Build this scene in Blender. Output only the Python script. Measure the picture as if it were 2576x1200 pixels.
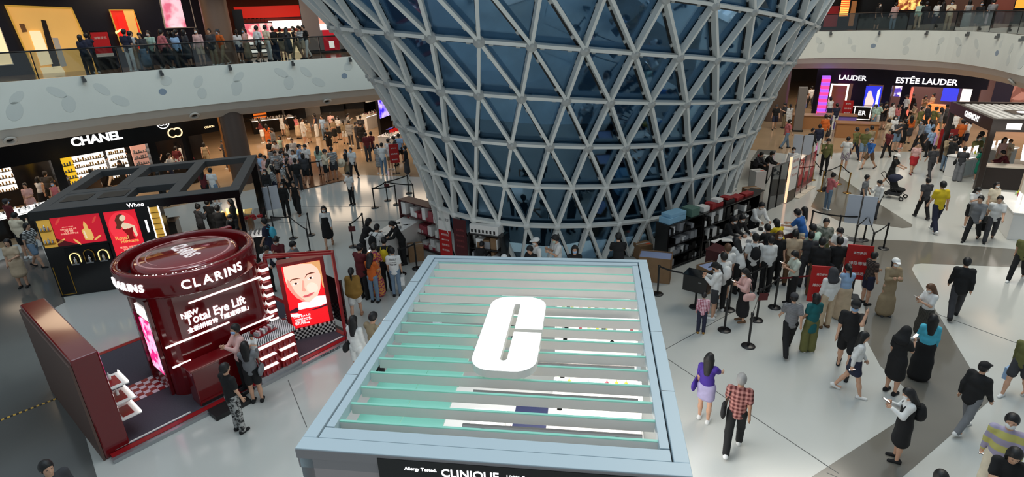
import bpy, math, random
import numpy as np
from mathutils import Vector, Matrix
random.seed(7)
for o in list(bpy.data.objects): bpy.data.objects.remove(o)
SC = bpy.context.scene
COL = SC.collection

# ------------------------------------------------------------------ camera
CAM_H = 7.6; FPX = 1423.0; PITCH = math.radians(21.4); ROLL = math.radians(2.15)
_fw = Vector((0, math.cos(PITCH), -math.sin(PITCH))); _u0 = Vector((0, math.sin(PITCH), math.cos(PITCH))); _r0 = Vector((1, 0, 0))
_R = math.cos(ROLL)*_r0 - math.sin(ROLL)*_u0
_U = math.sin(ROLL)*_r0 + math.cos(ROLL)*_u0
EYE = Vector((0, 0, CAM_H))
cd = bpy.data.cameras.new('camera'); cam = bpy.data.objects.new('camera', cd); COL.objects.link(cam)
cd.sensor_fit = 'HORIZONTAL'; cd.sensor_width = 36.0; cd.lens = FPX/2576*36.0; cd.clip_end = 300
cam.matrix_world = Matrix(((_R.x, _U.x, -_fw.x, 0), (_R.y, _U.y, -_fw.y, 0), (_R.z, _U.z, -_fw.z, CAM_H), (0, 0, 0, 1)))
SC.camera = cam

# ------------------------------------------------------------------ light: open skylight over the atrium
def lin(c):
    return tuple((v/255/12.92 if v/255 <= .04045 else ((v/255+.055)/1.055)**2.4) for v in c)
w = bpy.data.worlds.new('skylight'); SC.world = w; w.use_nodes = True
w.node_tree.nodes['Background'].inputs[0].default_value = (.80, .92, 1.0, 1)
w.node_tree.nodes['Background'].inputs[1].default_value = .40
def area(name, loc, size, power, color, rot=(0, 0, 0), sy=None):
    l = bpy.data.lights.new(name, 'AREA'); l.energy = power; l.color = color; l.size = size
    if sy: l.shape = 'RECTANGLE'; l.size_y = sy
    o = bpy.data.objects.new(name, l); COL.objects.link(o); o.location = loc; o.rotation_euler = rot
    return o
area('atrium_skylight', (-4, 14, 24), 22, 3100, (.70, .88, 1.0))
area('atrium_skylight', (14, 22, 21), 14, 4000, (1.0, .93, .80))
SC.view_settings.view_transform = 'Standard'; SC.view_settings.look = 'None'
SC.view_settings.gamma = 1; SC.view_settings.use_curve_mapping = False
SC.view_settings.exposure = -0.1

# ------------------------------------------------------------------ helpers
def ray(x, y): return _fw + _R*((x-1288)/FPX) - _U*((y-600)/FPX)
def at(x, y, z=0.0):
    d = ray(x, y); return EYE + d*((z-CAM_H)/d.z)
def onplane(x, y, P, n):
    d = ray(x, y); return EYE + d*((Vector(P)-EYE).dot(n)/d.dot(n))
def tag(o, label=None, cat=None, group=None, kind=None):
    if label: o['label'] = label
    if cat: o['category'] = cat
    if group: o['group'] = group
    if kind: o['kind'] = kind
    return o
MATS = {}
def mat(name, rgb, rough=.5, metal=0., emit=0., noise=0., nscale=6., spec=.5, alpha=None, ecol=None, bump=0., coat=0.):
    if name in MATS: return MATS[name]
    m = bpy.data.materials.new(name); m.use_nodes = True; nt = m.node_tree; b = nt.nodes['Principled BSDF']
    c = lin(rgb)+(1,)
    b.inputs['Base Color'].default_value = c; b.inputs['Roughness'].default_value = rough
    b.inputs['Metallic'].default_value = metal; b.inputs['Specular IOR Level'].default_value = spec
    if coat: b.inputs['Coat Weight'].default_value = coat; b.inputs['Coat Roughness'].default_value = .05
    if emit:
        b.inputs['Emission Color'].default_value = lin(ecol or rgb)+(1,); b.inputs['Emission Strength'].default_value = emit
    if alpha is not None: b.inputs['Alpha'].default_value = alpha
    if noise or bump:
        tc = nt.nodes.new('ShaderNodeTexCoord'); nz = nt.nodes.new('ShaderNodeTexNoise'); nz.inputs['Scale'].default_value = nscale; nz.inputs['Detail'].default_value = 6
        nt.links.new(tc.outputs['Object'], nz.inputs['Vector'])
        if noise:
            rp = nt.nodes.new('ShaderNodeMapRange'); rp.inputs[1].default_value = .3; rp.inputs[2].default_value = .7
            rp.inputs[3].default_value = 1-noise; rp.inputs[4].default_value = 1+noise
            mx = nt.nodes.new('ShaderNodeVectorMath'); mx.operation = 'SCALE'; mx.inputs[0].default_value = c[:3]
            nt.links.new(nz.outputs['Fac'], rp.inputs[0]); nt.links.new(rp.outputs[0], mx.inputs['Scale']); nt.links.new(mx.outputs[0], b.inputs['Base Color'])
        if bump:
            bp = nt.nodes.new('ShaderNodeBump'); bp.inputs['Strength'].default_value = bump; bp.inputs['Distance'].default_value = .02
            nt.links.new(nz.outputs['Fac'], bp.inputs['Height']); nt.links.new(bp.outputs[0], b.inputs['Normal'])
    m.diffuse_color = c; MATS[name] = m; return m
def clearmat(name, tint, gloss=.12, rough=.03, fac=None):
    if name in MATS: return MATS[name]
    m = bpy.data.materials.new(name); m.use_nodes = True; nt = m.node_tree; nt.nodes.clear()
    out = nt.nodes.new('ShaderNodeOutputMaterial'); mx = nt.nodes.new('ShaderNodeMixShader')
    tr = nt.nodes.new('ShaderNodeBsdfTransparent'); tr.inputs[0].default_value = lin(tint)+(1,)
    gl = nt.nodes.new('ShaderNodeBsdfGlossy'); gl.inputs['Roughness'].default_value = rough
    if fac: gl.inputs['Color'].default_value = lin(fac)+(1,)
    lw = nt.nodes.new('ShaderNodeLayerWeight'); lw.inputs[0].default_value = .35
    mr = nt.nodes.new('ShaderNodeMapRange'); mr.inputs[3].default_value = gloss; mr.inputs[4].default_value = min(1, gloss+.5)
    nt.links.new(lw.outputs['Fresnel'], mr.inputs[0]); nt.links.new(mr.outputs[0], mx.inputs[0])
    nt.links.new(tr.outputs[0], mx.inputs[1]); nt.links.new(gl.outputs[0], mx.inputs[2]); nt.links.new(mx.outputs[0], out.inputs[0])
    MATS[name] = m; return m
def patmat(name, c1, c2, kind='checker', scale=10., rough=.5, rot=0., coord='Object', emit=0.):
    if name in MATS: return MATS[name]
    m = bpy.data.materials.new(name); m.use_nodes = True; nt = m.node_tree; b = nt.nodes['Principled BSDF']; b.inputs['Roughness'].default_value = rough
    tc = nt.nodes.new('ShaderNodeTexCoord'); mp = nt.nodes.new('ShaderNodeMapping'); mp.inputs['Rotation'].default_value = (0, 0, rot) if not isinstance(rot, tuple) else rot
    nt.links.new(tc.outputs[coord], mp.inputs[0])
    if kind == 'checker':
        t = nt.nodes.new('ShaderNodeTexChecker'); t.inputs['Scale'].default_value = scale
        t.inputs[1].default_value = lin(c1)+(1,); t.inputs[2].default_value = lin(c2)+(1,)
        nt.links.new(mp.outputs[0], t.inputs[0]); col = t.outputs[0]
    else:
        def wave(d, sc):
            t = nt.nodes.new('ShaderNodeTexWave'); t.bands_direction = d; t.inputs['Scale'].default_value = sc
            nt.links.new(mp.outputs[0], t.inputs[0])
            r = nt.nodes.new('ShaderNodeMapRange'); r.inputs[1].default_value = .45; r.inputs[2].default_value = .6; nt.links.new(t.outputs['Fac'], r.inputs[0]); return r.outputs[0]
        if kind == 'stripe': f = wave('Z', scale)
        elif kind == 'vstripe': f = wave('X', scale)
        elif kind == 'noise':
            t = nt.nodes.new('ShaderNodeTexNoise'); t.inputs['Scale'].default_value = scale; t.inputs['Detail'].default_value = 3; nt.links.new(mp.outputs[0], t.inputs['Vector'])
            r = nt.nodes.new('ShaderNodeMapRange'); r.inputs[1].default_value = .42; r.inputs[2].default_value = .56; nt.links.new(t.outputs['Fac'], r.inputs[0]); f = r.outputs[0]
        elif kind == 'voronoi':
            t = nt.nodes.new('ShaderNodeTexVoronoi'); t.inputs['Scale'].default_value = scale; nt.links.new(mp.outputs[0], t.inputs['Vector'])
            bw = nt.nodes.new('ShaderNodeSeparateColor'); nt.links.new(t.outputs['Color'], bw.inputs[0]); f = bw.outputs[0]
        else:
            a = wave('Z', scale); bb = wave('Y', scale); ad = nt.nodes.new('ShaderNodeMath'); ad.operation = 'ADD'
            nt.links.new(a, ad.inputs[0]); nt.links.new(bb, ad.inputs[1]); mu = nt.nodes.new('ShaderNodeMath'); mu.operation = 'MULTIPLY'; mu.inputs[1].default_value = .5
            nt.links.new(ad.outputs[0], mu.inputs[0]); f = mu.outputs[0]
        mx = nt.nodes.new('ShaderNodeMix'); mx.data_type = 'RGBA'; mx.inputs[6].default_value = lin(c1)+(1,); mx.inputs[7].default_value = lin(c2)+(1,)
        nt.links.new(f, mx.inputs[0]); col = mx.outputs[2]
    nt.links.new(col, b.inputs['Base Color'])
    if emit: nt.links.new(col, b.inputs['Emission Color']); b.inputs['Emission Strength'].default_value = emit
    MATS[name] = m; return m

def link(name, me, m=None, parent=None, M=None):
    o = bpy.data.objects.new(name, me); COL.objects.link(o)
    if m is not None and me is not None and len(me.materials) == 0: me.materials.append(m)
    if parent is not None: o.parent = parent
    if M is not None: o.matrix_local = M
    return o
def empty(name, loc=(0, 0, 0), rz=0., label=None, cat=None, group=None, M=None):
    o = bpy.data.objects.new(name, None); COL.objects.link(o); o.empty_display_size = .1
    if M is not None: o.matrix_world = M
    else: o.location = loc; o.rotation_euler = (0, 0, rz)
    return tag(o, label, cat, group)
class MB:
    "collects shapes, build() links them as one mesh object"
    def __init__(s): s.v = []; s.f = []; s.sm = []
    def add(s, v, f, smooth=False):
        n = len(s.v); s.v += [tuple(p) for p in v]; s.f += [tuple(i+n for i in q) for q in f]; s.sm += [smooth]*len(f); return s
    def box(s, c, d, rz=0., M=None):
        x, y, z = d[0]/2, d[1]/2, d[2]/2; cs, sn = math.cos(rz), math.sin(rz); vs = []
        for sz in (-z, z):
            for sx, sy in ((-x, -y), (x, -y), (x, y), (-x, y)):
                p = Vector((c[0]+sx*cs-sy*sn, c[1]+sx*sn+sy*cs, c[2]+sz)); vs.append(M @ p if M else p)
        return s.add(vs, ((3, 2, 1, 0), (4, 5, 6, 7), (0, 1, 5, 4), (1, 2, 6, 5), (2, 3, 7, 6), (3, 0, 4, 7)))
    def bx(s, x0, x1, y0, y1, z0, z1): return s.box(((x0+x1)/2, (y0+y1)/2, (z0+z1)/2), (abs(x1-x0), abs(y1-y0), abs(z1-z0)))
    def prism(s, pts, z0, z1):
        a = sum(pts[i][0]*pts[(i+1) % len(pts)][1]-pts[(i+1) % len(pts)][0]*pts[i][1] for i in range(len(pts)))
        if a < 0: pts = pts[::-1]
        n = len(pts); v = [(p[0], p[1], z0) for p in pts]+[(p[0], p[1], z1) for p in pts]
        return s.add(v, [tuple(range(n-1, -1, -1)), tuple(range(n, 2*n))]+[(i, (i+1) % n, n+(i+1) % n, n+i) for i in range(n)])
    def tube(s, pts, r, n=8, cap=True, r2=None):
        pts = [Vector(p) for p in pts]; k = len(pts); vs = []; up = None
        for i, p in enumerate(pts):
            t = (pts[min(i+1, k-1)]-pts[max(i-1, 0)]).normalized()
            if up is None: up = Vector((0, 0, 1)) if abs(t.z) < .9 else Vector((1, 0, 0))
            a = t.cross(up).normalized(); b = a.cross(t).normalized(); up = b
            rr = r if r2 is None else r+(r2-r)*i/(k-1)
            vs += [p+a*math.cos(2*math.pi*j/n)*rr+b*math.sin(2*math.pi*j/n)*rr for j in range(n)]
        f = [(i*n+j, i*n+(j+1) % n, (i+1)*n+(j+1) % n, (i+1)*n+j) for i in range(k-1) for j in range(n)]
        if cap: f += [tuple(range(n-1, -1, -1)), tuple(range((k-1)*n, k*n))]
        return s.add(vs, f, True)
    def lathe(s, prof, n=16, c=(0, 0, 0), a0=0., a1=2*math.pi, smooth=True):
        full = abs(a1-a0-2*math.pi) < 1e-6; m = n if full else n+1; k = len(prof); v = []
        for j in range(m):
            a = a0+(a1-a0)*j/n
            v += [(c[0]+r*math.cos(a), c[1]+r*math.sin(a), c[2]+z) for r, z in prof]
        f = [(j*k+i, ((j+1) % m)*k+i, ((j+1) % m)*k+i+1, j*k+i+1) for j in range(n) for i in range(k-1)]
        return s.add(v, f, smooth)
    def quad(s, a, b, c, d): return s.add((a, b, c, d), ((0, 1, 2, 3),))
    def mesh(s, name):
        me = bpy.data.meshes.new(name); me.from_pydata(s.v, [], s.f); me.polygons.foreach_set('use_smooth', s.sm); me.update(); return me
    def build(s, name, m, parent=None, M=None): return link(name, s.mesh(name), m, parent, M)
def box(name, c, d, m, parent=None, rz=0.): return MB().box(c, d, rz).build(name, m, parent)
def bev(o, wd=.01, seg=2):
    b = o.modifiers.new('bevel', 'BEVEL'); b.width = wd; b.segments = seg; b.limit_method = 'ANGLE'; return o
_tc = {}
def text_mesh(s, size=1., depth=.01, bold=0.):
    k = (s, size, depth, bold)
    if k in _tc: return _tc[k]
    cu = bpy.data.curves.new('lettering', 'FONT'); cu.body = s; cu.size = size; cu.extrude = depth; cu.align_x = 'CENTER'; cu.align_y = 'CENTER'; cu.offset = bold; cu.resolution_u = 3
    o = bpy.data.objects.new('lettering', cu); COL.objects.link(o); dg = bpy.context.evaluated_depsgraph_get()
    me = bpy.data.meshes.new_from_object(o.evaluated_get(dg)); bpy.data.objects.remove(o); bpy.data.curves.remove(cu); me.materials.clear(); me.name = 'lettering'
    _tc[k] = me; return me
def frame(P, right, up):
    "matrix whose x is right, y is up, z the outward normal"
    r = Vector(right).normalized(); u = Vector(up).normalized(); n = r.cross(u).normalized(); u = n.cross(r)
    return Matrix(((r.x, u.x, n.x, P[0]), (r.y, u.y, n.y, P[1]), (r.z, u.z, n.z, P[2]), (0, 0, 0, 1)))
def text(s, P, right, up, width, m, parent=None, depth=.01, bold=0., name='lettering', hscale=1.):
    me = text_mesh(s, 1., depth, bold); xs = [v.co.x for v in me.vertices]; ys = [v.co.y for v in me.vertices]
    k = width/(max(xs)-min(xs)); o = bpy.data.objects.new(name, me.copy()); COL.objects.link(o); o.data.materials.append(m)
    if parent is not None: o.parent = parent
    o.matrix_local = frame(P, right, up) @ Matrix.Diagonal((k, k*hscale, 1, 1)) @ Matrix.Translation((-(max(xs)+min(xs))/2, -(max(ys)+min(ys))/2, 0)); return o
def poly_on(name, pts, m, parent, M, z0=0., z1=.004):
    "flat outline (local x,y) given thickness z0..z1, placed with M"
    return MB().prism(pts, z0, z1).build(name, m, parent, M)

# ------------------------------------------------------------------ setting
M_floor = mat('polished_white_floor', (190, 191, 186), .13, noise=.04, nscale=.35, spec=.55)
M_grey = mat('polished_grey_floor', (112, 108, 100), .12, noise=.06, nscale=.6, spec=.55)
M_dgrey = mat('polished_dark_floor', (92, 92, 90), .13, noise=.07, nscale=.6)
M_tan = mat('tan_marble_floor', (172, 146, 116), .12, noise=.12, nscale=.5, spec=.55)
M_btan = mat('brown_marble_floor', (120, 82, 58), .15, noise=.12, nscale=.8)
M_joint = mat('dark_floor_joint', (92, 92, 90), .6)
fl = MB().bx(-60, 60, -6, 75, -.3, 0).build('floor', M_floor); tag(fl, kind='structure')
def inlay(name, pix, m, h=.004, pts=None):
    q = [at(*p) for p in pix] if pts is None else [Vector(p) for p in pts]
    return MB().prism([(p.x, p.y) for p in q], -.02, h).build(name, m, fl)
inlay('floor_inlay', ((2150, 602), (2290, 606), (2576, 629), (3300, 716), (3300, 775), (2576, 673), (2318, 663), (2300, 665), (2294, 677), (2300, 690), (2330, 740), (2440, 925), (2495, 1003), (2386, 1100), (2265, 1205), (2100, 1330), (1840, 1330), (2045, 1198), (2265, 1056), (2318, 1022), (2312, 1008), (2214, 920), (2182, 860), (2173, 830), (2176, 780)), M_grey)
inlay('floor_inlay', ((2085, 425), (2108, 441), (2210, 512), (2280, 556), (2296, 566), (2292, 572), (2270, 574), (2188, 562), (2110, 556), (2040, 520)), M_grey)
inlay('floor_inlay', ((-220, 760), (0, 655), (105, 618), (165, 760), (90, 800), (215, 1100), (270, 1290), (-500, 1420)), M_dgrey)
inlay('floor_inlay', ((640, 470), (760, 478), (873, 453), (845, 425), (790, 395), (640, 395)), M_btan, .05)
# tan floors that run on under the mezzanine
def floorpoly(name, pts, m, h): return MB().prism(pts, -.02, h).build(name, m, fl)
floorpoly('floor_inlay', [(-30, 18.5), (-20.5, 19.5), (-16, 24.5), (-13.2, 27.2), (-9.2, 29.9), (-4.5, 28.6), (0, 36), (10, 40), (14, 70), (-60, 70), (-60, 18.5)], M_tan, .003)
floorpoly('floor_inlay', [(12.5, 33), (16, 30.2), (19.5, 30.6), (22.5, 30), (26, 27.5), (27, 22), (60, 22), (60, 70), (12.5, 70)], M_tan, .003)
def joint(a, b, w_=.013):
    A, B = at(*a), at(*b); d = (B-A).normalized(); n = Vector((-d.y, d.x, 0))*w_/2
    MB().prism([(p.x, p.y) for p in (A+n, B+n, B-n, A-n)], -.01, .006).build('floor_joint', M_joint, fl)
for a, b in (((1660, 887), (1870, 770)), ((1675, 900), (2110, 1192)), ((725, 957), (772, 1075)), ((2330, 780), (2576, 870)), ((2080, 1190), (2200, 1240)), ((760, 520), (960, 520)), ((700, 560), (1010, 555)), ((2040, 560), (2150, 600))): joint(a, b)

# mezzanine ring: edge curve in plan, running from the left round behind the glass funnel to the right
ctrl = [(-27, 10), (-23.5, 17), (-19.3, 22.4), (-16.6, 25.4), (-14.1, 27.6), (-12, 29), (-7.4, 31.7), (-2, 34.4), (5, 37.4), (12, 39.4), (18, 40.4), (21.6, 40.3), (24.2, 38.6), (25.9, 34.6), (25.3, 30.4), (24, 27), (23, 23), (22.5, 17)]
def catmull(P, n):
    out = []
    for i in range(len(P)-1):
        p0, p1, p2, p3 = [Vector(P[max(0, min(len(P)-1, i+k))]) for k in (-1, 0, 1, 2)]
        for j in range(n):
            t = j/n; out.append(.5*((2*p1)+(p2-p0)*t+(2*p0-5*p1+4*p2-p3)*t*t+(3*p1-p0-p2*1-p0*0+p3-2*p2)*t**3) if False else .5*(2*p1+(p2-p0)*t+(2*p0-5*p1+4*p2-p3)*t*t+(-p0+3*p1-3*p2+p3)*t**3))
    out.append(Vector(P[-1])); return out
EDGE = catmull(ctrl, 8)
def offs(line, d):
    r = []
    for i, p in enumerate(line):
        t = (line[min(i+1, len(line)-1)]-line[max(i-1, 0)]).normalized(); r.append(p+Vector((-t.y, t.x))*d)
    return r
def sweep(name, line, prof, m, parent=None, closed=True):
    "prof: (offset behind the edge, z) swept along the plan curve"
    cols = {d: offs(line, d) for d, z in prof}; k = len(prof); v = []
    for i in range(len(line)): v += [(cols[d][i].x, cols[d][i].y, z) for d, z in prof]
    rng = range(k) if closed else range(k-1)
    f = [(i*k+j, i*k+(j+1) % k, (i+1)*k+(j+1) % k, (i+1)*k+j) for i in range(len(line)-1) for j in rng]
    if closed: f += [tuple(range(k-1, -1, -1)), tuple(range((len(line)-1)*k, len(line)*k))]
    return MB().add(v, f).build(name, m, parent)
Z2 = 5.9
M_fascia = mat('pale_fascia_panel', (228, 231, 222), .35, noise=.03, nscale=.5)
M_soffit = mat('grey_white_soffit', (204, 199, 190), .6)
M_dark = mat('matt_black', (16, 15, 16), .5)
M_steel = mat('brushed_steel', (120, 122, 124), .3, metal=.9)
M_print = mat('faint_grey_leaf_print', (212, 217, 211), .4)
M_print2 = mat('blue_grey_dot_print', (140, 156, 172), .4)
mz = sweep('trim_1', EDGE, [(0, Z2), (.02, 4.2), (.22, 3.86), (.6, 3.52), (.9, 3.46), (1.0, 3.75), (26, 3.8), (26, Z2-.1), (.1, Z2-.1)], M_soffit); tag(mz, kind='structure')
mz['label'] = 'curved mezzanine slab with rounded grey underside'
fa = sweep('fascia_panel', EDGE, [(-.03, Z2+.05), (-.03, 4.22), (.03, 4.2), (.03, Z2+.05)], M_fascia, mz)
f2 = sweep('floor', EDGE, [(.1, Z2-.1), (.1, Z2), (26, Z2), (26, Z2-.1)], mat('mezzanine_stone', (112, 92, 76), .15, noise=.1, nscale=.7)); tag(f2, kind='structure')
M_rail = mat('dark_handrail', (40, 42, 44), .35, metal=.6)
M_bal = clearmat('balustrade_glass', (214, 222, 222), .05)
arc = [0]
for i in range(1, len(EDGE)): arc.append(arc[-1]+(EDGE[i]-EDGE[i-1]).length)
def along(s, off=0.):
    s = max(0, min(arc[-1]-1e-4, s)); i = max(j for j in range(len(arc)) if arc[j] <= s); i = min(i, len(EDGE)-2)
    t = (s-arc[i])/(arc[i+1]-arc[i]); d = (EDGE[i+1]-EDGE[i]).normalized(); nrm = Vector((-d.y, d.x))
    p = EDGE[i].lerp(EDGE[i+1], t)+nrm*off; return Vector((p.x, p.y, 0)), Vector((d.x, d.y, 0)), Vector((nrm.x, nrm.y, 0))
bal = empty('glass_balustrade', (0, 0, Z2), label='long curved glass balustrade with dark handrail along the mezzanine edge', cat='railing')
hr = MB().tube([(p.x, p.y, 1.1) for p in offs(EDGE, .12)], .03, 8).build('handrail', M_rail, bal)
s = 1.5; k = 0
clampM = MB().box((0, 0, 0), (.1, .16, .22)).box((0, -.1, -.06), (.14, .1, .14)).mesh('clamp')
postM = MB().box((0, 0, .55), (.035, .05, 1.1)).mesh('post')
while s < arc[-1]-3:
    p, d, nn = along(s, .12); q, d2, _ = along(s+2.86, .12)
    MB().add([p+Vector((0, 0, .06)), q+Vector((0, 0, .06)), q+Vector((0, 0, 1.07)), p+Vector((0, 0, 1.07))]+[x-nn*.015 for x in (p+Vector((0, 0, .06)), q+Vector((0, 0, .06)), q+Vector((0, 0, 1.07)), p+Vector((0, 0, 1.07)))], ((0, 1, 2, 3), (7, 6, 5, 4), (0, 4, 5, 1), (3, 2, 6, 7))).build('glass_panel', M_bal, bal)
    link('post', postM, M_rail, bal, frame(p, d, (0, 0, 1)) @ Matrix.Rotation(-math.pi/2, 4, 'X'))
    pe, _, _ = along(s+1.4, -.06)
    link('glass_clamp', clampM, M_steel, bal, Matrix.Translation((pe.x, pe.y, -.08)) @ Matrix.Rotation(math.atan2(d.y, d.x), 4, 'Z'))
    s += 2.9
# leaf prints on the fascia and round downlights in the rounded underside
def ell(cx, cy, a, b, rot, n=14): return [(cx+a*math.cos(t)*math.cos(rot)-b*math.sin(t)*math.sin(rot), cy+a*math.cos(t)*math.sin(rot)+b*math.sin(t)*math.cos(rot)) for t in [2*math.pi*i/n for i in range(n)]]
s = 6.; k = 0
while s < arc[-1]-2:
    p, d, nn = along(s, -.033)
    M = frame((p.x, p.y, 5.05), d, (0, 0, 1)) 
    kk = k % 5
    if kk == 0: L = [(0, .3, .32, .16, .7), (-.2, -.2, .38, .26, 1.1)]
    elif kk == 1: L = [(-.1, .35, .36, .17, -.6), (.18, -.15, .34, .24, 1.4)]
    elif kk == 2: L = [(-.3, .3, .34, .17, -.8), (.25, -.25, .36, .2, -.5)]
    elif kk == 3: L = [(.1, .4, .24, .2, .3)]
    else: L = [(0, .25, .3, .18, 1.), (.05, -.28, .26, .2, 1.4)]
    for e in L: poly_on('leaf_print', ell(*e), M_print, mz, M, 0, .004)
    if kk == 3: poly_on('dot_print', ell(-.15, -.05, .16, .14, 0), M_print2, mz, M, 0, .004)
    s += 1.75+.4*math.sin(k*2.1); k += 1
M_lens = mat('black_lamp_recess', (8, 8, 9), .3)
def downlight(s_, lab):
    p, d, nn = along(s_, .28); M = Matrix.Translation((p.x, p.y, 3.76)) @ frame((0, 0, 0), d, Vector((0, 0, 1))-nn*1.0)
    t = empty('recessed_spotlight', M=M, label=lab, cat='spotlight', group='spotlights in the mezzanine underside')
    MB().lathe([(.2, -.02), (.24, .04), (.18, .07), (.13, .05), (.12, -.06)], 20).build('trim_ring', M_soffit, t); MB().lathe([(.0, -.03), (.13, -.03)], 16).build('lens', M_lens, t)
for s_, w_ in zip((14.5, 21.3, 27.6, 33.4, 74.5, 80., 85.5, 89.5), ('left underside, above the long lit counter', 'left underside, over the white boutique letters', 'left underside, before the round column', 'left underside, nearest the glass funnel', 'right underside, nearest the glass funnel', 'right underside, over the white lit letters', 'right underside, above the dark kiosk roof', 'right underside, farthest right')): downlight(s_, 'round recessed spotlight in the '+w_)

# ------------------------------------------------------------------ the glass funnel
NG = 40; GT = Vector((.115, .0206, 1)).normalized(); GEL, GEA = .2843, .7769; GC = Vector((3.75, 22.6, 0))
_e1 = (Vector((1, 0, 0))-GT*GT.x).normalized(); _e2 = GT.cross(_e1); PH0 = -2.1279
RINGS = [(3.72, 22.45, .02, 6.02, .5), (3.755, 22.62, 1.18, 6.405, 0), (3.79, 22.74, 2.463, 6.749, -.5), (3.775, 22.665, 3.772, 7.173, -1), (3.769, 22.512, 5.115, 7.67, -1.5), (3.66, 22.19, 6.43, 8.26, -1), (3.5, 22.05, 7.75, 9.15, -.5), (3.4, 22.0, 9.0, 9.85, 0), (3.4, 22.0, 10.2, 10.4, .5)]
def gdir(th):
    a_ = th-GEA; u, v = math.cos(a_)*(1+GEL), math.sin(a_)*(1-GEL)
    return _e1*(u*math.cos(GEA)-v*math.sin(GEA))+_e2*(u*math.sin(GEA)+v*math.cos(GEA))
def gout(th): return (gdir(th+.02)-gdir(th-.02)).cross(GT).normalized()
def gnode(k, i, inset=0.):
    cx, cy, s_, r, off = RINGS[k]; th = PH0+(i+off)*2*math.pi/NG
    p = Vector((cx, cy, s_))+gdir(th)*r-gout(th)*inset
    if k == 0: p.z = .02
    return p
def gnorm(k, i):
    th = PH0+(i+RINGS[k][4])*2*math.pi/NG
    return (gout(th)-Vector((0, 0, 1))*.33).normalized()
M_white = mat('white_painted_steel', (228, 230, 226), .38)
M_cap = mat('grey_painted_steel', (186, 188, 186), .4)
M_glass = clearmat('blue_tinted_glass', (214, 230, 240), .16, .02, (165, 200, 226))
M_gask = mat('black_gasket', (10, 11, 13), .45)
globe = empty('glass_funnel', tuple(GC), label='huge flaring glass funnel with a white steel triangle grid', cat='glass structure')
GI = Matrix.Translation(-GC)
unit = MB().box((0, 0, 0), (1, 1, 1)).mesh('beam'); unit.materials.append(M_white)
beams = []
def beamM(a, b, n, wd, dp, trim=.05):
    d = (b-a); L = d.length; d.normalize(); sd = n.cross(d).normalized(); n2 = d.cross(sd)
    c = (a+b)/2-n2*dp/2
    return Matrix(((d.x*(L-trim), sd.x*wd, n2.x*dp, c.x), (d.y*(L-trim), sd.y*wd, n2.y*dp, c.y), (d.z*(L-trim), sd.z*wd, n2.z*dp, c.z), (0, 0, 0, 1)))
def nb(k, i):   # indices of the two nodes of ring k+1 joined to node (k,i)
    r = RINGS[k][4]+i-RINGS[k+1][4]; return int(math.floor(r+1e-6)), int(math.floor(r+1e-6))+1
for k in range(len(RINGS)):
    for i in range(NG):
        a = gnode(k, i); n = gnorm(k, i)
        if 0 < k: beams.append((a, gnode(k, i+1), (n+gnorm(k, i+1))/2, .085, .15, 'ring_beam'))
        if k < len(RINGS)-1:
            for j in nb(k, i): beams.append((a, gnode(k+1, j), (n+gnorm(k+1, j))/2, .085, .18, 'diagonal_beam'))
def vis(p):
    d = p-EYE; z = d.dot(_fw); return z > 0 and abs(d.dot(_R)/z*FPX) < 1400 and abs(d.dot(_U)/z*FPX) < 700
def front(p, lim=.0):
    d = Vector((p.x, p.y, 0))-GC; e = Vector((EYE.x, EYE.y, 0))-GC; c, q = math.cos(GEA), math.sin(GEA)
    n = Vector(((d.x*c+d.y*q)/(1+GEL)**2, (-d.x*q+d.y*c)/(1-GEL)**2, 0)); n = Vector((n.x*c-n.y*q, n.x*q+n.y*c, 0)).normalized()
    return n.dot((Vector((EYE.x, EYE.y, 0))-Vector((p.x, p.y, 0))).normalized())
sc = sorted(beams, key=lambda b: -((front((b[0]+b[1])/2) if vis((b[0]+b[1])/2) else -2)))
rest = MB()
nbm = {'ring_beam': 0, 'diagonal_beam': 0}
for b in sc:
    m4 = GI @ beamM(*b[:5]); mid = (b[0]+b[1])/2
    if nbm[b[5]] < 296 and vis(mid) and front(mid) > -.25:
        link(b[5], unit, None, globe, m4); nbm[b[5]] += 1
    else: rest.box((0, 0, 0), (1, 1, 1), M=m4)
tag(rest.build('rear_grid_beams', M_white, globe), kind='stuff')
capm = MB().lathe([(.0, .05), (.05, .05), (.055, .0), (.13, -.005), (.14, -.04), (.14, -.1)], 14).mesh('node_cap')
plm = MB().lathe([(.0, .006), (.1, .006), (.11, -.05)], 10).mesh('node_plate')
for k in range(1, len(RINGS)):
    for i in range(NG):
        p = gnode(k, i)
        if vis(p) and front(p) > -.1:
            n = gnorm(k, i); link('node_cap' if k > 2 else 'node_plate', capm if k > 2 else plm, M_cap if k > 2 else M_white, globe, GI @ frame(p+n*.01, Vector((0, 0, 1)).cross(n), (0, 0, 1)))
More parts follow.
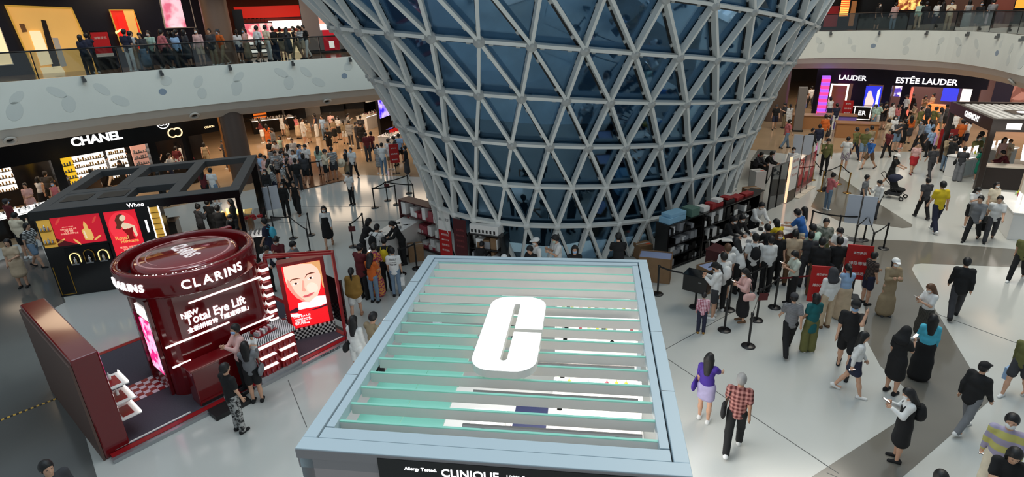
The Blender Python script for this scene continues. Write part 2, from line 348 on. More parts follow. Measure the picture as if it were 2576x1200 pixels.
# glass panes, set behind the grid, with black gaskets and small clamps
INS = .24; gask = MB(); clamps = MB(); rear = MB(); npane = 0
tris = []
for k in range(len(RINGS)-1):
    for i in range(NG):
        j0, j1 = nb(k, i); tris.append((gnode(k, i, INS), gnode(k+1, j1, INS), gnode(k+1, j0, INS), (k, i, 0)))
        tris.append((gnode(k, i, INS), gnode(k, i+1, INS), gnode(k+1, j1, INS), (k, i, 1)))
tris.sort(key=lambda t: -(front((t[0]+t[1]+t[2])/3) if vis((t[0]+t[1]+t[2])/3) else -2))
for a, b, c, idx in tris:
    cen = (a+b+c)/3; n = (b-a).cross(c-a).normalized()
    if n.dot(cen-Vector((GC.x, GC.y, cen.z))) < 0: n = -n
    q = [cen+(p-cen)*.955 for p in (a, b, c)]
    vs = [GI @ (p+n*.012) for p in q]+[GI @ (p-n*.012) for p in q]; fs = ((0, 1, 2), (5, 4, 3), (0, 3, 4, 1), (1, 4, 5, 2), (2, 5, 3, 0))
    if npane < 296 and vis(cen) and front(cen) > -.3: MB().add(vs, fs).build('glass_pane', M_glass, globe); npane += 1
    else: rear.add(vs, fs)
    if front(cen) > -.4 and vis(cen):
        for u, v_ in ((0, 1), (1, 2), (2, 0)):
            A, B = q[u], q[v_]; gask.box((0, 0, 0), (1, 1, 1), M=GI @ beamM(A+n*.03, B+n*.03, n, .05, .03, 0))
            for t in (.22, .78):
                P = A.lerp(B, t)+n*.06; d = (B-A).normalized(); clamps.box((0, 0, 0), (1, 1, 1), M=GI @ beamM(P-d*.05, P+d*.05, n, .07, .06, 0))
tag(rear.build('rear_glass', M_glass, globe), kind='stuff'); tag(gask.build('gasket', M_gask, globe), kind='stuff'); tag(clamps.build('glass_clamps', M_cap, globe), kind='stuff')
# crumpled blue film lining the upper rings inside, dark planting trough low down
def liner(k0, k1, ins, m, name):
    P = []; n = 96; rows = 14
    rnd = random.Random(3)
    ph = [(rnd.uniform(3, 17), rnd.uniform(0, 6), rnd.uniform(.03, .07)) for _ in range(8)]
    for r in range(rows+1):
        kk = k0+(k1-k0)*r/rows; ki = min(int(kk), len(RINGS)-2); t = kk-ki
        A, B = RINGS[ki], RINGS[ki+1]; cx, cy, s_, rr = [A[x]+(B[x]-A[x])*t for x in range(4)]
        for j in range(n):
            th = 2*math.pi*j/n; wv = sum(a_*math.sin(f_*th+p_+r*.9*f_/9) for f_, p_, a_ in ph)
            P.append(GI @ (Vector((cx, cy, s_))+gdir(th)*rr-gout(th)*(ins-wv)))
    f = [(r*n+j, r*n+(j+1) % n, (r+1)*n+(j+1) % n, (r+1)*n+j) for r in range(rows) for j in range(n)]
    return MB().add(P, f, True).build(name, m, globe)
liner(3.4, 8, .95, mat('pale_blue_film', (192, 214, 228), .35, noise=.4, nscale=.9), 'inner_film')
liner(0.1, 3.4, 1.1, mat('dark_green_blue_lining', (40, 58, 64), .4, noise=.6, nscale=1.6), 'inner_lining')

# ------------------------------------------------------------------ CLINIQUE kiosk (roof seen from above)
M_kroof = mat('pale_blue_white_panel', (196, 212, 220), .4)
M_slat = mat('white_slat', (236, 232, 228), .45)
M_mint = mat('mint_acrylic_edge', (160, 228, 208), .25, emit=.06)
M_mintp = mat('mint_frosted_panel', (150, 218, 198), .3, emit=.16)
M_lit = mat('lit_white_panel', (255, 250, 244), .5, emit=1.15)
M_sign = mat('lit_white_letters', (255, 255, 255), .5, emit=1.6)
M_blackgloss = mat('black_gloss', (14, 13, 15), .08)
M_wlam = mat('white_laminate', (232, 230, 226), .3)
M_chrome = mat('chrome', (200, 200, 202), .15, metal=1)
M_navy = mat('navy_panel', (28, 32, 60), .4)
kc = empty('clinique_kiosk'.replace('clinique', 'skincare'), (.02, 7.8, 0), math.radians(-8.5), 'white skincare kiosk with slatted roof, mint panels and a giant letter on top', 'kiosk')
def kb(name, x0, x1, y0, y1, z0, z1, m, p=None, bv=0):
    o = MB().bx(x0, x1, y0, y1, z0, z1).build(name, m, p or kc)
    if bv: bev(o, bv)
    return o
HX, HY = 2.25, 2.87
for x0, x1, y0, y1 in ((-HX, HX, -HY, -HY+.2), (-HX, HX, HY-.12, HY), (-HX, -HX+.17, -HY+.2, HY-.12), (HX-.17, HX, -HY+.2, HY-.12)): kb('roof_border', x0, x1, y0, y1, 2.86, 3.0, M_kroof, bv=.008)
for x0, x1, y0, y1 in ((-HX+.19, HX-.19, -HY+.22, -HY+.4), (-HX+.19, HX-.19, HY-.26, HY-.14), (-HX+.19, -HX+.3, -HY+.42, HY-.28), (HX-.3, HX-.19, -HY+.42, HY-.28)): kb('inner_border', x0, x1, y0, y1, 2.84, 2.985, M_kroof, bv=.006)
kb('groove_lining', -HX+.165, -HX+.195, -HY+.18, HY-.1, 2.85, 2.93, M_dark); kb('groove_lining', HX-.195, HX-.165, -HY+.18, HY-.1, 2.85, 2.93, M_dark)
kb('groove_lining', -HX+.165, HX-.165, -HY+.195, -HY+.225, 2.85, 2.93, M_dark); kb('groove_lining', -HX+.165, HX-.165, HY-.145, HY-.115, 2.85, 2.93, M_dark)
for y in (-1.4, .1, 1.6):
    for sx in (-1, 1): kb('panel_seam', sx*(HX-.085)-.085, sx*(HX-.085)+.085, y, y+.008, 2.99, 3.002, M_joint)
slm = MB().bx(-HX+.3, HX-.3, -.016, .016, -.062, .085).mesh('slat'); edm = MB().bx(-HX+.3, HX-.3, -.017, .017, .085, .1).mesh('lit_edge')
for i in range(15):
    y = -2.29+.35*i; sl = link('slat', slm, M_slat, kc, Matrix.Translation((0, y, 2.85))); link('lit_edge', edm, M_mint, sl)
for x0, x1, y0, y1 in ((-1.95, -1.35, -2.45, -1.0), (-1.34, -.76, -2.45, -1.0), (-1.95, -1.3, -.99, .55), (-1.29, -.74, -.99, .55)): kb('mint_ceiling_panel', x0, x1, y0, y1, 2.58, 2.61, M_mintp)

# giant letter C lying on the slats
def stadium(x0, x1, y0, y1, r, n=8):
    o = []
    for cx, cy, a in ((x1-r, y0+r, -90), (x1-r, y1-r, 0), (x0+r, y1-r, 90), (x0+r, y0+r, 180)):
        o += [(cx+r*math.cos(math.radians(a+90*j/n)), cy+r*math.sin(math.radians(a+90*j/n))) for j in range(n+1)]
    return o
outer = stadium(-.5, .42, -1.31, .84, .3); inner = stadium(-.105, .0, -1.08, .62, .05)
def letterC(z0, z1, m, name, par):
    gy0, gy1 = -.30, -.18; n = 8
    def arcp(cx, cy, r, a0, a1): return [(cx+r*math.cos(math.radians(a0+(a1-a0)*j/n)), cy+r*math.sin(math.radians(a0+(a1-a0)*j/n))) for j in range(n+1)]
    o = [(.42, gy1)]+arcp(.12, .54, .3, 0, 90)+arcp(-.2, .54, .3, 90, 180)+arcp(-.2, -1.01, .3, 180, 270)+arcp(.12, -1.01, .3, 270, 360)+[(.42, gy0), (0, gy0)]
    o += arcp(-.052, -1.03, .052, 360, 180)+arcp(-.052, .57, .052, 180, 0)+[(0, gy1)]
    return MB().prism(o, z0, z1).build(name, m, par)
lc = letterC(3.0, 3.12, M_wlam, 'letter_block', kc); letterC(3.12, 3.135, M_sign, 'lit_face', lc)
# track lights under the slats
tl = MB().bx(-.45, 1.8, -.02, .02, 0, .035).mesh('track_rail')
spm = MB().lathe([(0, .09), (.035, .09), (.035, -.09), (0, -.09)], 12).mesh('track_spot')
for j, y in enumerate((-2.05, -1.35, -.6, .2, .75, 1.5, 2.2)):
    r = link('track_rail', tl, M_chrome, kc, Matrix.Translation((0, y+.04, 2.74)))
    for q, x in enumerate((-.2+.1*(j % 2), .75, 1.5-.12*(j % 3))):
        link('track_spot', spm, M_steel if (j+q) % 2 else M_dark, r, Matrix.Translation((x, 0, -.1)) @ Matrix.Rotation(.5*(-1)**q, 4, 'X'))
kb('fascia_band', -HX+.005, HX-.005, -HY-.006, -HY, 2.862, 2.985, mat('grey_fascia', (150, 146, 148), .4))
# fascia and sign band at the near side, other sides plain
kb('fascia', -HX, HX, -HY+.02, -HY+.06, 2.7, 2.86, mat('grey_fascia', (150, 146, 148), .4)); kb('fascia', -HX, HX, HY-.06, HY-.02, 2.5, 2.86, M_kroof)
kb('fascia', -HX+.02, -HX+.06, -HY+.06, HY-.06, 2.5, 2.86, M_kroof); kb('fascia', HX-.06, HX-.02, -HY+.06, HY-.06, 2.5, 2.86, M_kroof)
kb('front_panel', -HX+.02, -1.2, -HY+.02, -HY+.08, 1.9, 2.7, mat('mauve_grey_panel', (176, 166, 166), .5)); sb = kb('sign_band', -1.25, HX, -HY-.012, -HY+.03, 2.6, 2.95, M_blackgloss)
X, Y, Zv = (1, 0, 0), (0, 1, 0), (0, 0, 1)
text('Allergy Tested.', (-.745, -HY-.016, 2.83), X, Zv, .38, M_sign, kc, .003, .012); text('CLINIQUE', (-.17, -HY-.016, 2.80), X, Zv, .66, M_sign, kc, .004, .012, hscale=1.05); text('100% Fragrance Free', (.56, -HY-.016, 2.81), X, Zv, .62, M_sign, kc, .003, .01)
kb('lit_window', -2.1, -1.75, -HY+.005, -HY+.03, 2.0, 2.4, M_lit); kb('lit_window', -1.6, -1.3, -HY+.005, -HY+.03, 2.0, 2.3, M_lit)
for x in (-HX+.1, HX-.1):
    for y in (-HY+.1, HY-.1): kb('post', x-.08, x+.08, y-.08, y+.08, 0, 2.86, M_kroof)
kb('base_floor', -HX+.05, HX-.05, -HY+.05, HY-.05, .004, .05, M_wlam)
kb('lit_ceiling_strip', -1.9, -.8, .7, .8, 2.44, 2.49, M_lit); kb('lit_ceiling_strip', -.6, 1.9, 1.3, 1.4, 2.44, 2.49, M_lit); kb('lit_ceiling_strip', -.6, 1.9, 2.2, 2.3, 2.44, 2.49, M_lit)
area('skincare_kiosk_lamp', (.6, 7.4, 2.4), 3.0, 210, (1, .985, .965))
# display wall units on the right, counters in the middle
def unit_wall(x0, x1, y, h, rows, nm, lab, back=False):
    t = empty(nm, tuple(kc.matrix_basis @ Vector((0, 0, 0))) if False else (.02, 7.8, 0), math.radians(-8.5), lab, 'shelf'); d = .32
    MB().bx(x0, x1, y, y+.03, .05, h).build('back_panel', M_lit if back else M_wlam, t)
    for x in (x0, x1-.03): MB().bx(x, x+.03, y-d, y, .05, h).build('side_panel', M_wlam, t)
    for r in range(rows): MB().bx(x0+.03, x1-.03, y-d, y, .3+r*(h-.35)/max(1, rows-1)-.02, .3+r*(h-.35)/max(1, rows-1)).build('shelf', M_wlam, t)
    return t
PROD = [mat('product_green', (190, 214, 170), .3), mat('product_yellow', (214, 214, 60), .3), mat('product_pink', (232, 196, 200), .3), mat('product_grey', (150, 152, 156), .3), mat('product_white', (238, 238, 236), .3), mat('product_rose', (160, 70, 80), .3)]
bottle = MB().lathe([(0, 0), (.028, 0), (.03, .02), (.03, .1), (.012, .115), (.012, .15), (0, .15)], 10).mesh('bottle'); carton = MB().bx(-.035, .035, -.03, .03, 0, .14).mesh('carton')
def product(x, y, z, k, lab, grp, M0=None, sc_=1.):
    o = link('skincare_bottle' if k % 2 else 'skincare_carton', bottle if k % 2 else carton, None); o.data = o.data
    o.matrix_world = (M0 or kc.matrix_basis) @ Matrix.Translation((x, y, z)) @ Matrix.Scale(sc_, 4)
    o.data.materials.clear() if False else None
    if not o.data.materials: o.data.materials.append(PROD[4])
    o.material_slots[0].link = 'OBJECT'; o.material_slots[0].material = PROD[k % 6]; return tag(o, lab, 'bottle' if k % 2 else 'box', grp)
KM = Matrix.Translation((.02, 7.8, 0)) @ Matrix.Rotation(math.radians(-8.5), 4, 'Z')
unit_wall(.45, 2.1, 2.55, 2.1, 5, 'display_shelf', 'bright white display shelf under the far end of the slatted kiosk roof', True)
unit_wall(.5, 2.1, 1.15, 1.3, 3, 'display_shelf', 'low white display shelf under the middle of the slatted kiosk roof', True)
unit_wall(.5, 2.1, -.55, 1.1, 3, 'display_shelf', 'low white display shelf under the near end of the slatted kiosk roof', True)
q = 0
for y, rows in ((2.4, (1.2, 1.63, 2.06)), (1.0, (.78, 1.28)), (-.7, (.68, 1.08))):
    for z in rows:
        for i in range(9): product(.62+.17*i, y, z, q % 6 if q % 7 else 1, 'small %s skincare %s on the %s white shelf under the slatted roof' % (('pale green', 'yellow', 'pink', 'grey', 'white', 'rose')[(q % 6 if q % 7 else 1)], 'bottle' if (q % 6 if q % 7 else 1) % 2 else 'carton', {2.4: 'far', 1.0: 'middle', -.7: 'near'}[y]), 'skincare packs under the slatted roof', KM); q += 1
for nm, x0, x1, y0, y1, m, lab in (('counter', -.15, .4, .1, .9, M_navy, 'white counter with navy top seen between the slats'), ('counter', -.1, .45, -1.5, -.8, M_navy, 'navy topped counter nearest the sign side of the slatted kiosk'), ('counter', -.9, -.35, -1.6, .6, M_wlam, 'long white counter beside the mint ceiling panels')):
    t = empty(nm, (.02, 7.8, 0), math.radians(-8.5), lab, 'counter')
    bev(MB().bx(x0, x1, y0, y1, .05, .9).build('body', M_wlam, t), .01); MB().bx(x0-.02, x1+.02, y0-.02, y1+.02, .9, .94).build('top', m, t); MB().bx(x0+.05, x1-.05, y0-.004, y0, .2, .8).build('door', M_kroof, t)

for x0, x1, y0, y1, z, m, lab in ((-.72, -.5, -2.3, -.9, .96, PROD[1], 'yellow display mat on the long white counter under the slats'), (-.3, -.12, -2.5, -1.7, 1.0, M_dark, 'black tray seen between the slats near the sign'), (-.02, .25, -.55, -.1, .95, mat('crimson_case', (170, 24, 60), .4), 'crimson case seen between the slats below the giant letter'), (.5, 1.0, -2.3, -1.75, .95, M_navy, 'navy panel seen between the slats right of the sign'), (1.15, 1.7, -1.9, -1.3, .95, PROD[3], 'grey tray seen between the slats at the right near corner'), (-.3, -.1, -.3, .0, 1.0, M_dark, 'small black tray beside the crimson case')):
    t = empty('display_tray', M=KM, label=lab, cat='tray'); lb_ = MB().bx(x0, x1, y0, y1, z, z+.03).build('tray', m, t); MB().bx(x0+.03, x1-.03, y0+.03, y1-.03, .05, z).build('stand', M_wlam, t)
    for i in range(4): o = link('bottle', bottle, None, t, Matrix.Translation((x0+.05+(x1-x0-.1)*(i % 2), y0+.1+(y1-y0-.2)*(i//2), z+.03))); o.material_slots[0].link = 'OBJECT'; o.material_slots[0].material = PROD[(i+2) % 6]

# ------------------------------------------------------------------ CLARINS stand
KA = math.radians(49.6); K0 = Vector((-7.66, 8.52, 0)); KL = Matrix.Translation(K0) @ Matrix.Rotation(KA, 4, 'Z')
def kroot(nm, lab, cat, grp=None, M=None): return empty(nm, M=M or KL, label=lab, cat=cat, group=grp)
def lb(p, name, x0, x1, y0, y1, z0, z1, m, bv=0.):
    o = MB().bx(x0, x1, y0, y1, z0, z1).build(name, m, p)
    if bv: bev(o, bv)
    return o
M_red = mat('deep_red_lacquer', (112, 14, 20), .12, coat=.6)
M_red2 = mat('red_vinyl', (150, 22, 28), .3)
M_carpet = mat('dark_grey_carpet', (74, 68, 78), .9, noise=.12, nscale=40)
M_strip = mat('white_light_strip', (255, 246, 240), .5, emit=2.2)
M_silver = mat('silver_edge', (170, 172, 176), .3, metal=.7)
pf = kroot('stand_platform', 'low dark carpeted platform with red and silver edge under the red stand', 'platform')
lb(pf, 'carpet', .37, 5.3, .22, 4.6, 0, .1, M_carpet); lb(pf, 'red_edge', 0, 5.34, .08, .22, 0, .095, M_red2); lb(pf, 'silver_edge', -.02, 5.36, -.02, .08, 0, .08, M_silver)
lb(pf, 'white_line', .1, 1.5, .24, .28, .1, .115, M_wlam); lb(pf, 'white_line', 4., 5.25, .24, .28, .1, .115, M_wlam); lb(pf, 'red_edge', .5, 2.4, 4.46, 4.6, 0, .104, M_red2); lb(pf, 'silver_edge', .5, 2.4, 4.6, 4.64, 0, .1, M_silver)
lb(pf, 'red_edge', 5.3, 5.42, .22, 4.6, 0, .098, M_red2)
text('TOTAL EYE LIFT', (4.7, -.024, .04), X, Zv, .55, M_dark, pf, .002)
chk = [M_red2, mat('white_tile', (226, 216, 220), .4)]
for rx, ry0, nx, ny in ((.62, 1.62, 12, 6), (4.35, 1.9, 5, 4)):
    for i in range(nx):
        for j in range(ny): lb(pf, 'checker_tile', rx+i*.13+.002, rx+i*.13+.128, ry0+j*.13+.002, ry0+j*.13+.128, .1, .106, chk[(i//1+j) % 2])
wl = kroot('red_side_wall', 'tall glossy red partition wall at the left end of the red stand', 'wall panel')
lb(wl, 'panel', -.08, .36, .24, 3.85, 0, 2.2, M_red, .03); lb(wl, 'back_board', -.12, -.08, .24, 3.85, 0, 2.1, mat('brown_board', (96, 74, 66), .6))
for i, z in enumerate((.55, .85, 1.15)):
    tr = lb(wl, 'tray', .36, .72, .35+.12*i, .95+.12*i, z, z+.02, M_wlam); lb(tr, 'tray_lip', .70, .72, .35+.12*i, .95+.12*i, z+.02, z+.06, M_strip); lb(tr, 'red_insert', .42, .62, .45+.12*i, .85+.12*i, z+.02, z+.028, M_red2)
for z in (.93, 1.22):
    o = lb(None, 'tester_bottle', 0, .01, 0, .01, 0, .01, M_silver); o.data = bottle; o.matrix_world = KL @ Matrix.Translation((.5, .72, z+.0)) if z < 1 else KL @ Matrix.Translation((.5, .95, 1.2)); tag(o, 'silver tester bottle on the %s white tray of the red wall' % ('middle' if z < 1 else 'top'), 'bottle')
tw = kroot('red_tower', 'large glossy red brand tower with round ring top and lit white lettering', 'display tower')
TC = (2.7, 1.85)
body = stadium(1.56, 3.92, .9, 2.95, .35, 6); MB().prism(body, .1, 2.5).build('body', M_red, tw)
MB().lathe([(1.27, 2.5), (1.4, 2.5), (1.42, 2.55), (1.42, 2.96), (1.40, 3.0), (1.28, 3.0), (1.27, 2.96), (1.27, 2.5)], 64, (TC[0], TC[1], 0)).build('ring_rim', M_red, tw)
MB().lathe([(0, 2.62), (1.27, 2.62)], 48, (TC[0], TC[1], 0)).build('well_floor', M_dark, tw)
dk = MB().lathe([(0, 2.97), (.98, 2.97), (1.05, 2.94), (1.08, 2.84), (1.08, 2.62)], 64, (TC[0], TC[1], 0)).build('round_lid', mat('lid_red', (122, 26, 30), .1, coat=.8), tw)
LDX = Vector((-.03, -.95, 0)).normalized(); LDY = Vector((.95, -.03, 0)).normalized()
M_pale = mat('pale_engraved_line', (196, 140, 140), .3)
MB().lathe([(.90, 2.971), (.93, 2.976), (.945, 2.971)], 64, (TC[0], TC[1], 0)).build('engraved_ring', M_pale, dk)
MB().lathe([(.76, 2.971), (.77, 2.976), (.78, 2.971)], 24, (TC[0], TC[1], 0), 2.2, 3.6).build('engraved_arc', M_pale, dk)
text('CLARINS', (TC[0]+.02, TC[1]+.03, 2.975), LDX, LDY, .95, mat('white_lettering', (236, 226, 226), .4, emit=.4), dk, .004, .01, hscale=1.9)
for i in range(26):
    a = math.radians(205+i*2.6); lb(tw, 'rim_lamp', TC[0]+1.335*math.cos(a)-.012, TC[0]+1.335*math.cos(a)+.012, TC[1]+1.335*math.sin(a)-.012, TC[1]+1.335*math.sin(a)+.012, 3.0, 3.008, M_lit) if i % 3 else None
def arc_text(s, a_mid, r, z, h, step, par, m):
    n = len(s); w_ = []
    for i, ch in enumerate(s):
        me = text_mesh(ch, 1., .01, .02); xs = [v.co.x for v in me.vertices]; w_.append(max(xs)-min(xs))
    tot = sum(w_)*h+step*(n-1); a = a_mid-tot/2/r
    for i, ch in enumerate(s):
        wd = w_[i]*h; am = a+wd/2/r; p = (TC[0]+r*math.cos(am), TC[1]+r*math.sin(am), z); text(ch, p, (-math.sin(am), math.cos(am), 0), Zv, wd, m, par, .012, .02); a += (wd+step)/r
M_sgn2 = mat('lit_white_letters_soft', (255, 250, 250), .5, emit=1.3)
arc_text('CLARINS', math.radians(-91), 1.43, 2.75, .27, .05, tw, M_sgn2); arc_text('CLARINS', math.radians(-168), 1.43, 2.75, .24, .04, tw, M_sgn2)
for x0, x1, z in ((2.2, 3.8, 2.17), (1.56, 2.9, 1.39), (3.1, 3.92, 1.1), (1.58, 1.95, .89)): lb(tw, 'light_strip', x0, x1, .885, .91, z-.012, z+.025, M_strip)
text('NEW', (2.17, .885, 1.95), X, Zv, .36, M_sgn2, tw, .012, .03); text('Total Eye Lift', (2.70, .885, 1.765), X, Zv, 1.3, M_sgn2, tw, .012, .012, hscale=1.2); text('全新娇韵诗「超速眼霜」', (2.71, .885, 1.575), X, Zv, 1.34, M_sgn2, tw, .012, .006)
M_pink = patmat('pink_led_screen', (255, 40, 130), (255, 190, 225), 'noise', 5., emit=1.3)
lb(tw, 'side_screen', 1.535, 1.57, 1.4, 2.1, .5, 1.75, M_pink); lb(tw, 'white_card', 1.53, 1.57, 1.35, 2.1, 1.85, 2.1, M_lit); lb(tw, 'side_frame', 1.50, 1.56, 1.2, 1.3, .1, 2.4, M_red); lb(tw, 'side_frame', 1.50, 1.56, 2.25, 2.35, .1, 2.4, M_red)
# right flank rack of glowing vials on the tower's side
for i in range(7):
    for j in range(2): lb(tw, 'lit_tray', 3.9, 4.08, 1.0+.16*j, 1.12+.16*j, .9+.22*i, .96+.22*i, M_lit); lb(tw, 'lit_edge_card', 3.9, 4.07, 1.0+.16*j, 1.1+.16*j, .98+.22*i, 1.06+.22*i, M_red2)
# service counter and zigzag-topped display
ct = kroot('red_counter', 'glossy red service counter in front of the red tower', 'counter')
lb(ct, 'body', 1.72, 2.92, .26, .66, .1, .95, M_red, .02); lb(ct, 'top', 1.68, 2.93, .22, .7, .95, 1.0, M_red, .01); lb(ct, 'light_strip', 1.72, 2.5, .69, .71, .96, .985, M_strip); lb(ct, 'plinth', 1.75, 2.9, .25, .262, .1, .16, M_dark)
lb(ct, 'step', 1.75, 2.5, -.35, .05, .0, .1, M_dark)
ds = kroot('product_display', 'red product display with zigzag striped top and rows of boxed vials', 'display')
M_zig = patmat('zigzag_print', (226, 226, 228), (72, 74, 80), 'vstripe', 7., rot=.6)
lb(ds, 'body', 2.98, 3.95, .1, .72, .1, .98, M_red2, .01); lb(ds, 'top', 2.94, 3.98, .06, .76, .98, 1.05, M_zig); lb(ds, 'plinth', 2.96, 3.96, .04, .1, .05, .2, M_silver)
for r, (z, parts) in enumerate(((.74, ((3.03, 3.9),)), (.48, ((3.03, 3.42), (3.5, 3.9))), (.22, ((3.03, 3.42), (3.5, 3.9))))):
    for x0, x1 in parts:
        sh = lb(ds, 'shelf_box', x0, x1, 0, .12, z, z+.17, M_red2, .006); lb(sh, 'lit_header', x0+.01, x1-.01, -.006, .1, z+.17, z+.185, M_lit)
        n = int((x1-x0)/.13)
        for i in range(n): o = link('vial', bottle, None, sh, Matrix.Translation((x0+.07+i*.13, -.035, z+.02)) @ Matrix.Scale(.7, 4)); o.material_slots[0].link = 'OBJECT'; o.material_slots[0].material = PROD[5]
bx_ = kroot('gift_tray', 'open red tray of small boxes on the zigzag striped top', 'tray', M=KL @ Matrix.Translation((3.4, .42, 1.05)) @ Matrix.Rotation(.15, 4, 'Z'))
lb(bx_, 'base', -.24, .26, -.14, .14, 0, .02, M_red2); lb(bx_, 'rim', -.24, .26, .12, .14, .02, .12, M_red2)
for i in range(9): lb(bx_, 'small_box', -.22+.052*i, -.18+.052*i, -.1+.02*(i % 3), .05, .02, .1+.02*(i % 2), PROD[(3, 2, 5, 4)[i % 4]])
# advertising screen and tube frame
SM = Matrix.Translation((-5.68, 12.6, 0)) @ Matrix.Rotation(math.radians(24), 4, 'Z')
sc_ = empty('advertising_screen', M=SM, label='upright advertising screen with a close-up face on a black and white checkered base', cat='screen')
M_chk = [mat('black_tile', (20, 20, 22), .4), mat('offwhite_tile', (220, 218, 214), .4)]
lb(sc_, 'cabinet', -.05, 1.05, .02, .34, .1, 2.2, M_red2, .01)
cmb = [MB(), MB()]
for i in range(20):
    for j in range(5):
        cmb[(i+j) % 2].bx(-.07+i*.057, -.013+i*.057, -.04, .02, .1+j*.057, .157+j*.057)
    for j in range(16): cmb[(i+j) % 2].bx(1.05, 1.07, .0+i*.018, .018+i*.018, .1+j*.057, .157+j*.057) if False else None
for i in range(6):
    for j in range(11): cmb[(i+j) % 2].bx(1.05, 1.07, -.04+i*.057, .017+i*.057, .1+j*.057, .157+j*.057); cmb[(i+j) % 2].bx(-.07, -.05, -.04+i*.057, .017+i*.057, .1+j*.057, .157+j*.057)
for i in (0, 1): tag(cmb[i].build('checkered_tiles', M_chk[i], sc_), kind='stuff')
def em(n, c, e=1.15): return mat(n, c, .5, emit=e)
W_, H_ = .9, 1.72; FM = frame((.05, .015, .4), X, Zv)
def face(nm, pts, m, lay): return poly_on(nm, pts, m, sc_, FM, .004*lay, .004*lay+.003)
face('screen_glow', [(0, 0), (W_, 0), (W_, H_), (0, H_)], em('screen_red', (222, 20, 30)), 0)
face('screen_face', [(.04, H_), (.03, 1.45), (.05, 1.2), (.12, 1.0), (.22, .83), (.36, .70), (.5, .66), (.62, .70), (.72, .80), (.8, .95), (.86, 1.2), (.87, 1.5), (.84, H_)], em('screen_skin', (250, 190, 170)), 1)
face('screen_face_shadow', [(.06, 1.2), (.12, 1.0), (.22, .83), (.36, .70), (.42, .70), (.3, .84), (.2, 1.02), (.14, 1.25), (.08, 1.4)], em('screen_skin_shade', (226, 140, 124)), 2)
face('screen_cheek', ell(.62, 1.02, .13, .15, .4), em('screen_skin_light', (255, 206, 188)), 2)
face('screen_hair', [(.45, H_), (.7, H_-.05), (.82, H_-.2), (.87, 1.3), (.86, 1.05), (W_, .95), (W_, H_)], em('screen_hair', (206, 150, 96)), 2)
face('screen_nose_shadow', [(.42, 1.28), (.38, 1.1), (.36, 1.0), (.42, .965), (.47, .975), (.44, 1.08), (.46, 1.26)], em('screen_nose', (232, 150, 132)), 3)
face('screen_lips', [(.34, .83), (.42, .875), (.48, .865), (.56, .895), (.66, .9), (.58, .83), (.48, .8), (.4, .805)], em('screen_lips', (206, 96, 100)), 3)
face('screen_lip_line', [(.35, .833), (.48, .845), (.65, .897), (.48, .832)], em('screen_lipline', (140, 50, 56)), 4)
for x0, tilt in ((.2, .02), (.56, .08)):
    face('screen_eyebrow', [(x0-.09, 1.29+tilt*.3), (x0-.02, 1.345+tilt), (x0+.1, 1.34+tilt*1.4), (x0+.19, 1.30+tilt*1.4), (x0+.1, 1.315+tilt*1.2), (x0-.01, 1.315+tilt)], em('screen_brow', (110, 64, 46), .7), 3)
    face('screen_eye_white', ell(x0+.05, 1.2+tilt*1.2, .075, .028, .18), em('screen_eyewhite', (250, 226, 220)), 3); face('screen_iris', ell(x0+.06, 1.202+tilt*1.2, .028, .028, 0), em('screen_iris', (60, 40, 36), .4), 4)
    face('screen_eyelash', [(x0-.03, 1.195+tilt), (x0+.04, 1.235+tilt*1.2), (x0+.13, 1.225+tilt*1.4), (x0+.04, 1.222+tilt*1.2)], em('screen_lash', (40, 24, 22), .3), 5)
face('screen_collar', [(.2, .5), (.22, .68), (.34, .70), (.5, .655), (.7, .78), (W_, .74), (W_, .52), (.7, .48), (.4, .50)], em('screen_collar', (250, 232, 240)), 3)
face('screen_dark_band', [(0, .52), (.18, .58), (.24, .5), (.14, .44), (0, .46)], em('screen_dark', (60, 22, 40), .6), 3); face('screen_dark_band', [(.4, .42), (.7, .46), (W_, .5), (W_, .46), (.7, .42)], em('screen_dark', (60, 22, 40), .6), 4)
face('screen_white_band', [(0, .36), (0, .44), (.16, .42), (.26, .36), (.14, .33)], em('screen_collar', (250, 232, 240)), 4)
text('Total Eye Lift', (.30, .015-.03, .72), X, Zv, .42, M_sgn2, sc_, .002); 
for i, wd in enumerate((.46, .5, .32, .42)): text(('全新娇韵诗 超速眼霜', 'Visibly lifting eye care', '紧致 淡纹', '全新上市 即刻体验')[i], (.08+wd/2, -.015, .645-.045*i), X, Zv, wd*.8, M_sgn2, sc_, .002)
fr_ = kroot('tube_frame', 'red square tube frame standing around the advertising screen', 'frame')
def bar(p, name, a, b, w_, m):
    a, b = Vector(a), Vector(b); d = (b-a).normalized(); up = Vector((0, 0, 1)) if abs(d.z) < .9 else Vector((0, 1, 0)); sd = d.cross(up).normalized(); n = sd.cross(d); L = (b-a).length; c = (a+b)/2
    return link(name, unitbar, m, p, Matrix(((d.x*L, sd.x*w_, n.x*w_, c.x), (d.y*L, sd.y*w_, n.y*w_, c.y), (d.z*L, sd.z*w_, n.z*w_, c.z), (0, 0, 0, 1))))
unitbar = MB().box((0, 0, 0), (1, 1, 1)).mesh('bar'); unitbar.materials.append(M_red2)
for x, y in ((4.2, 1.4), (5.33, .24), (4.28, 1.52), (5.42, .36)): bar(fr_, 'upright', (x, y, .1), (x, y, 2.4), .05, None)
bar(fr_, 'top_rail', (4.18, 1.42, 2.4), (5.35, .22, 2.4), .05, None); bar(fr_, 'top_rail', (4.26, 1.54, 2.4), (5.44, .34, 2.4), .05, None); bar(fr_, 'top_tie', (5.33, .24, 2.4), (5.42, .36, 2.4), .05, None); bar(fr_, 'top_tie', (4.2, 1.4, 2.4), (4.28, 1.52, 2.4), .05, None)
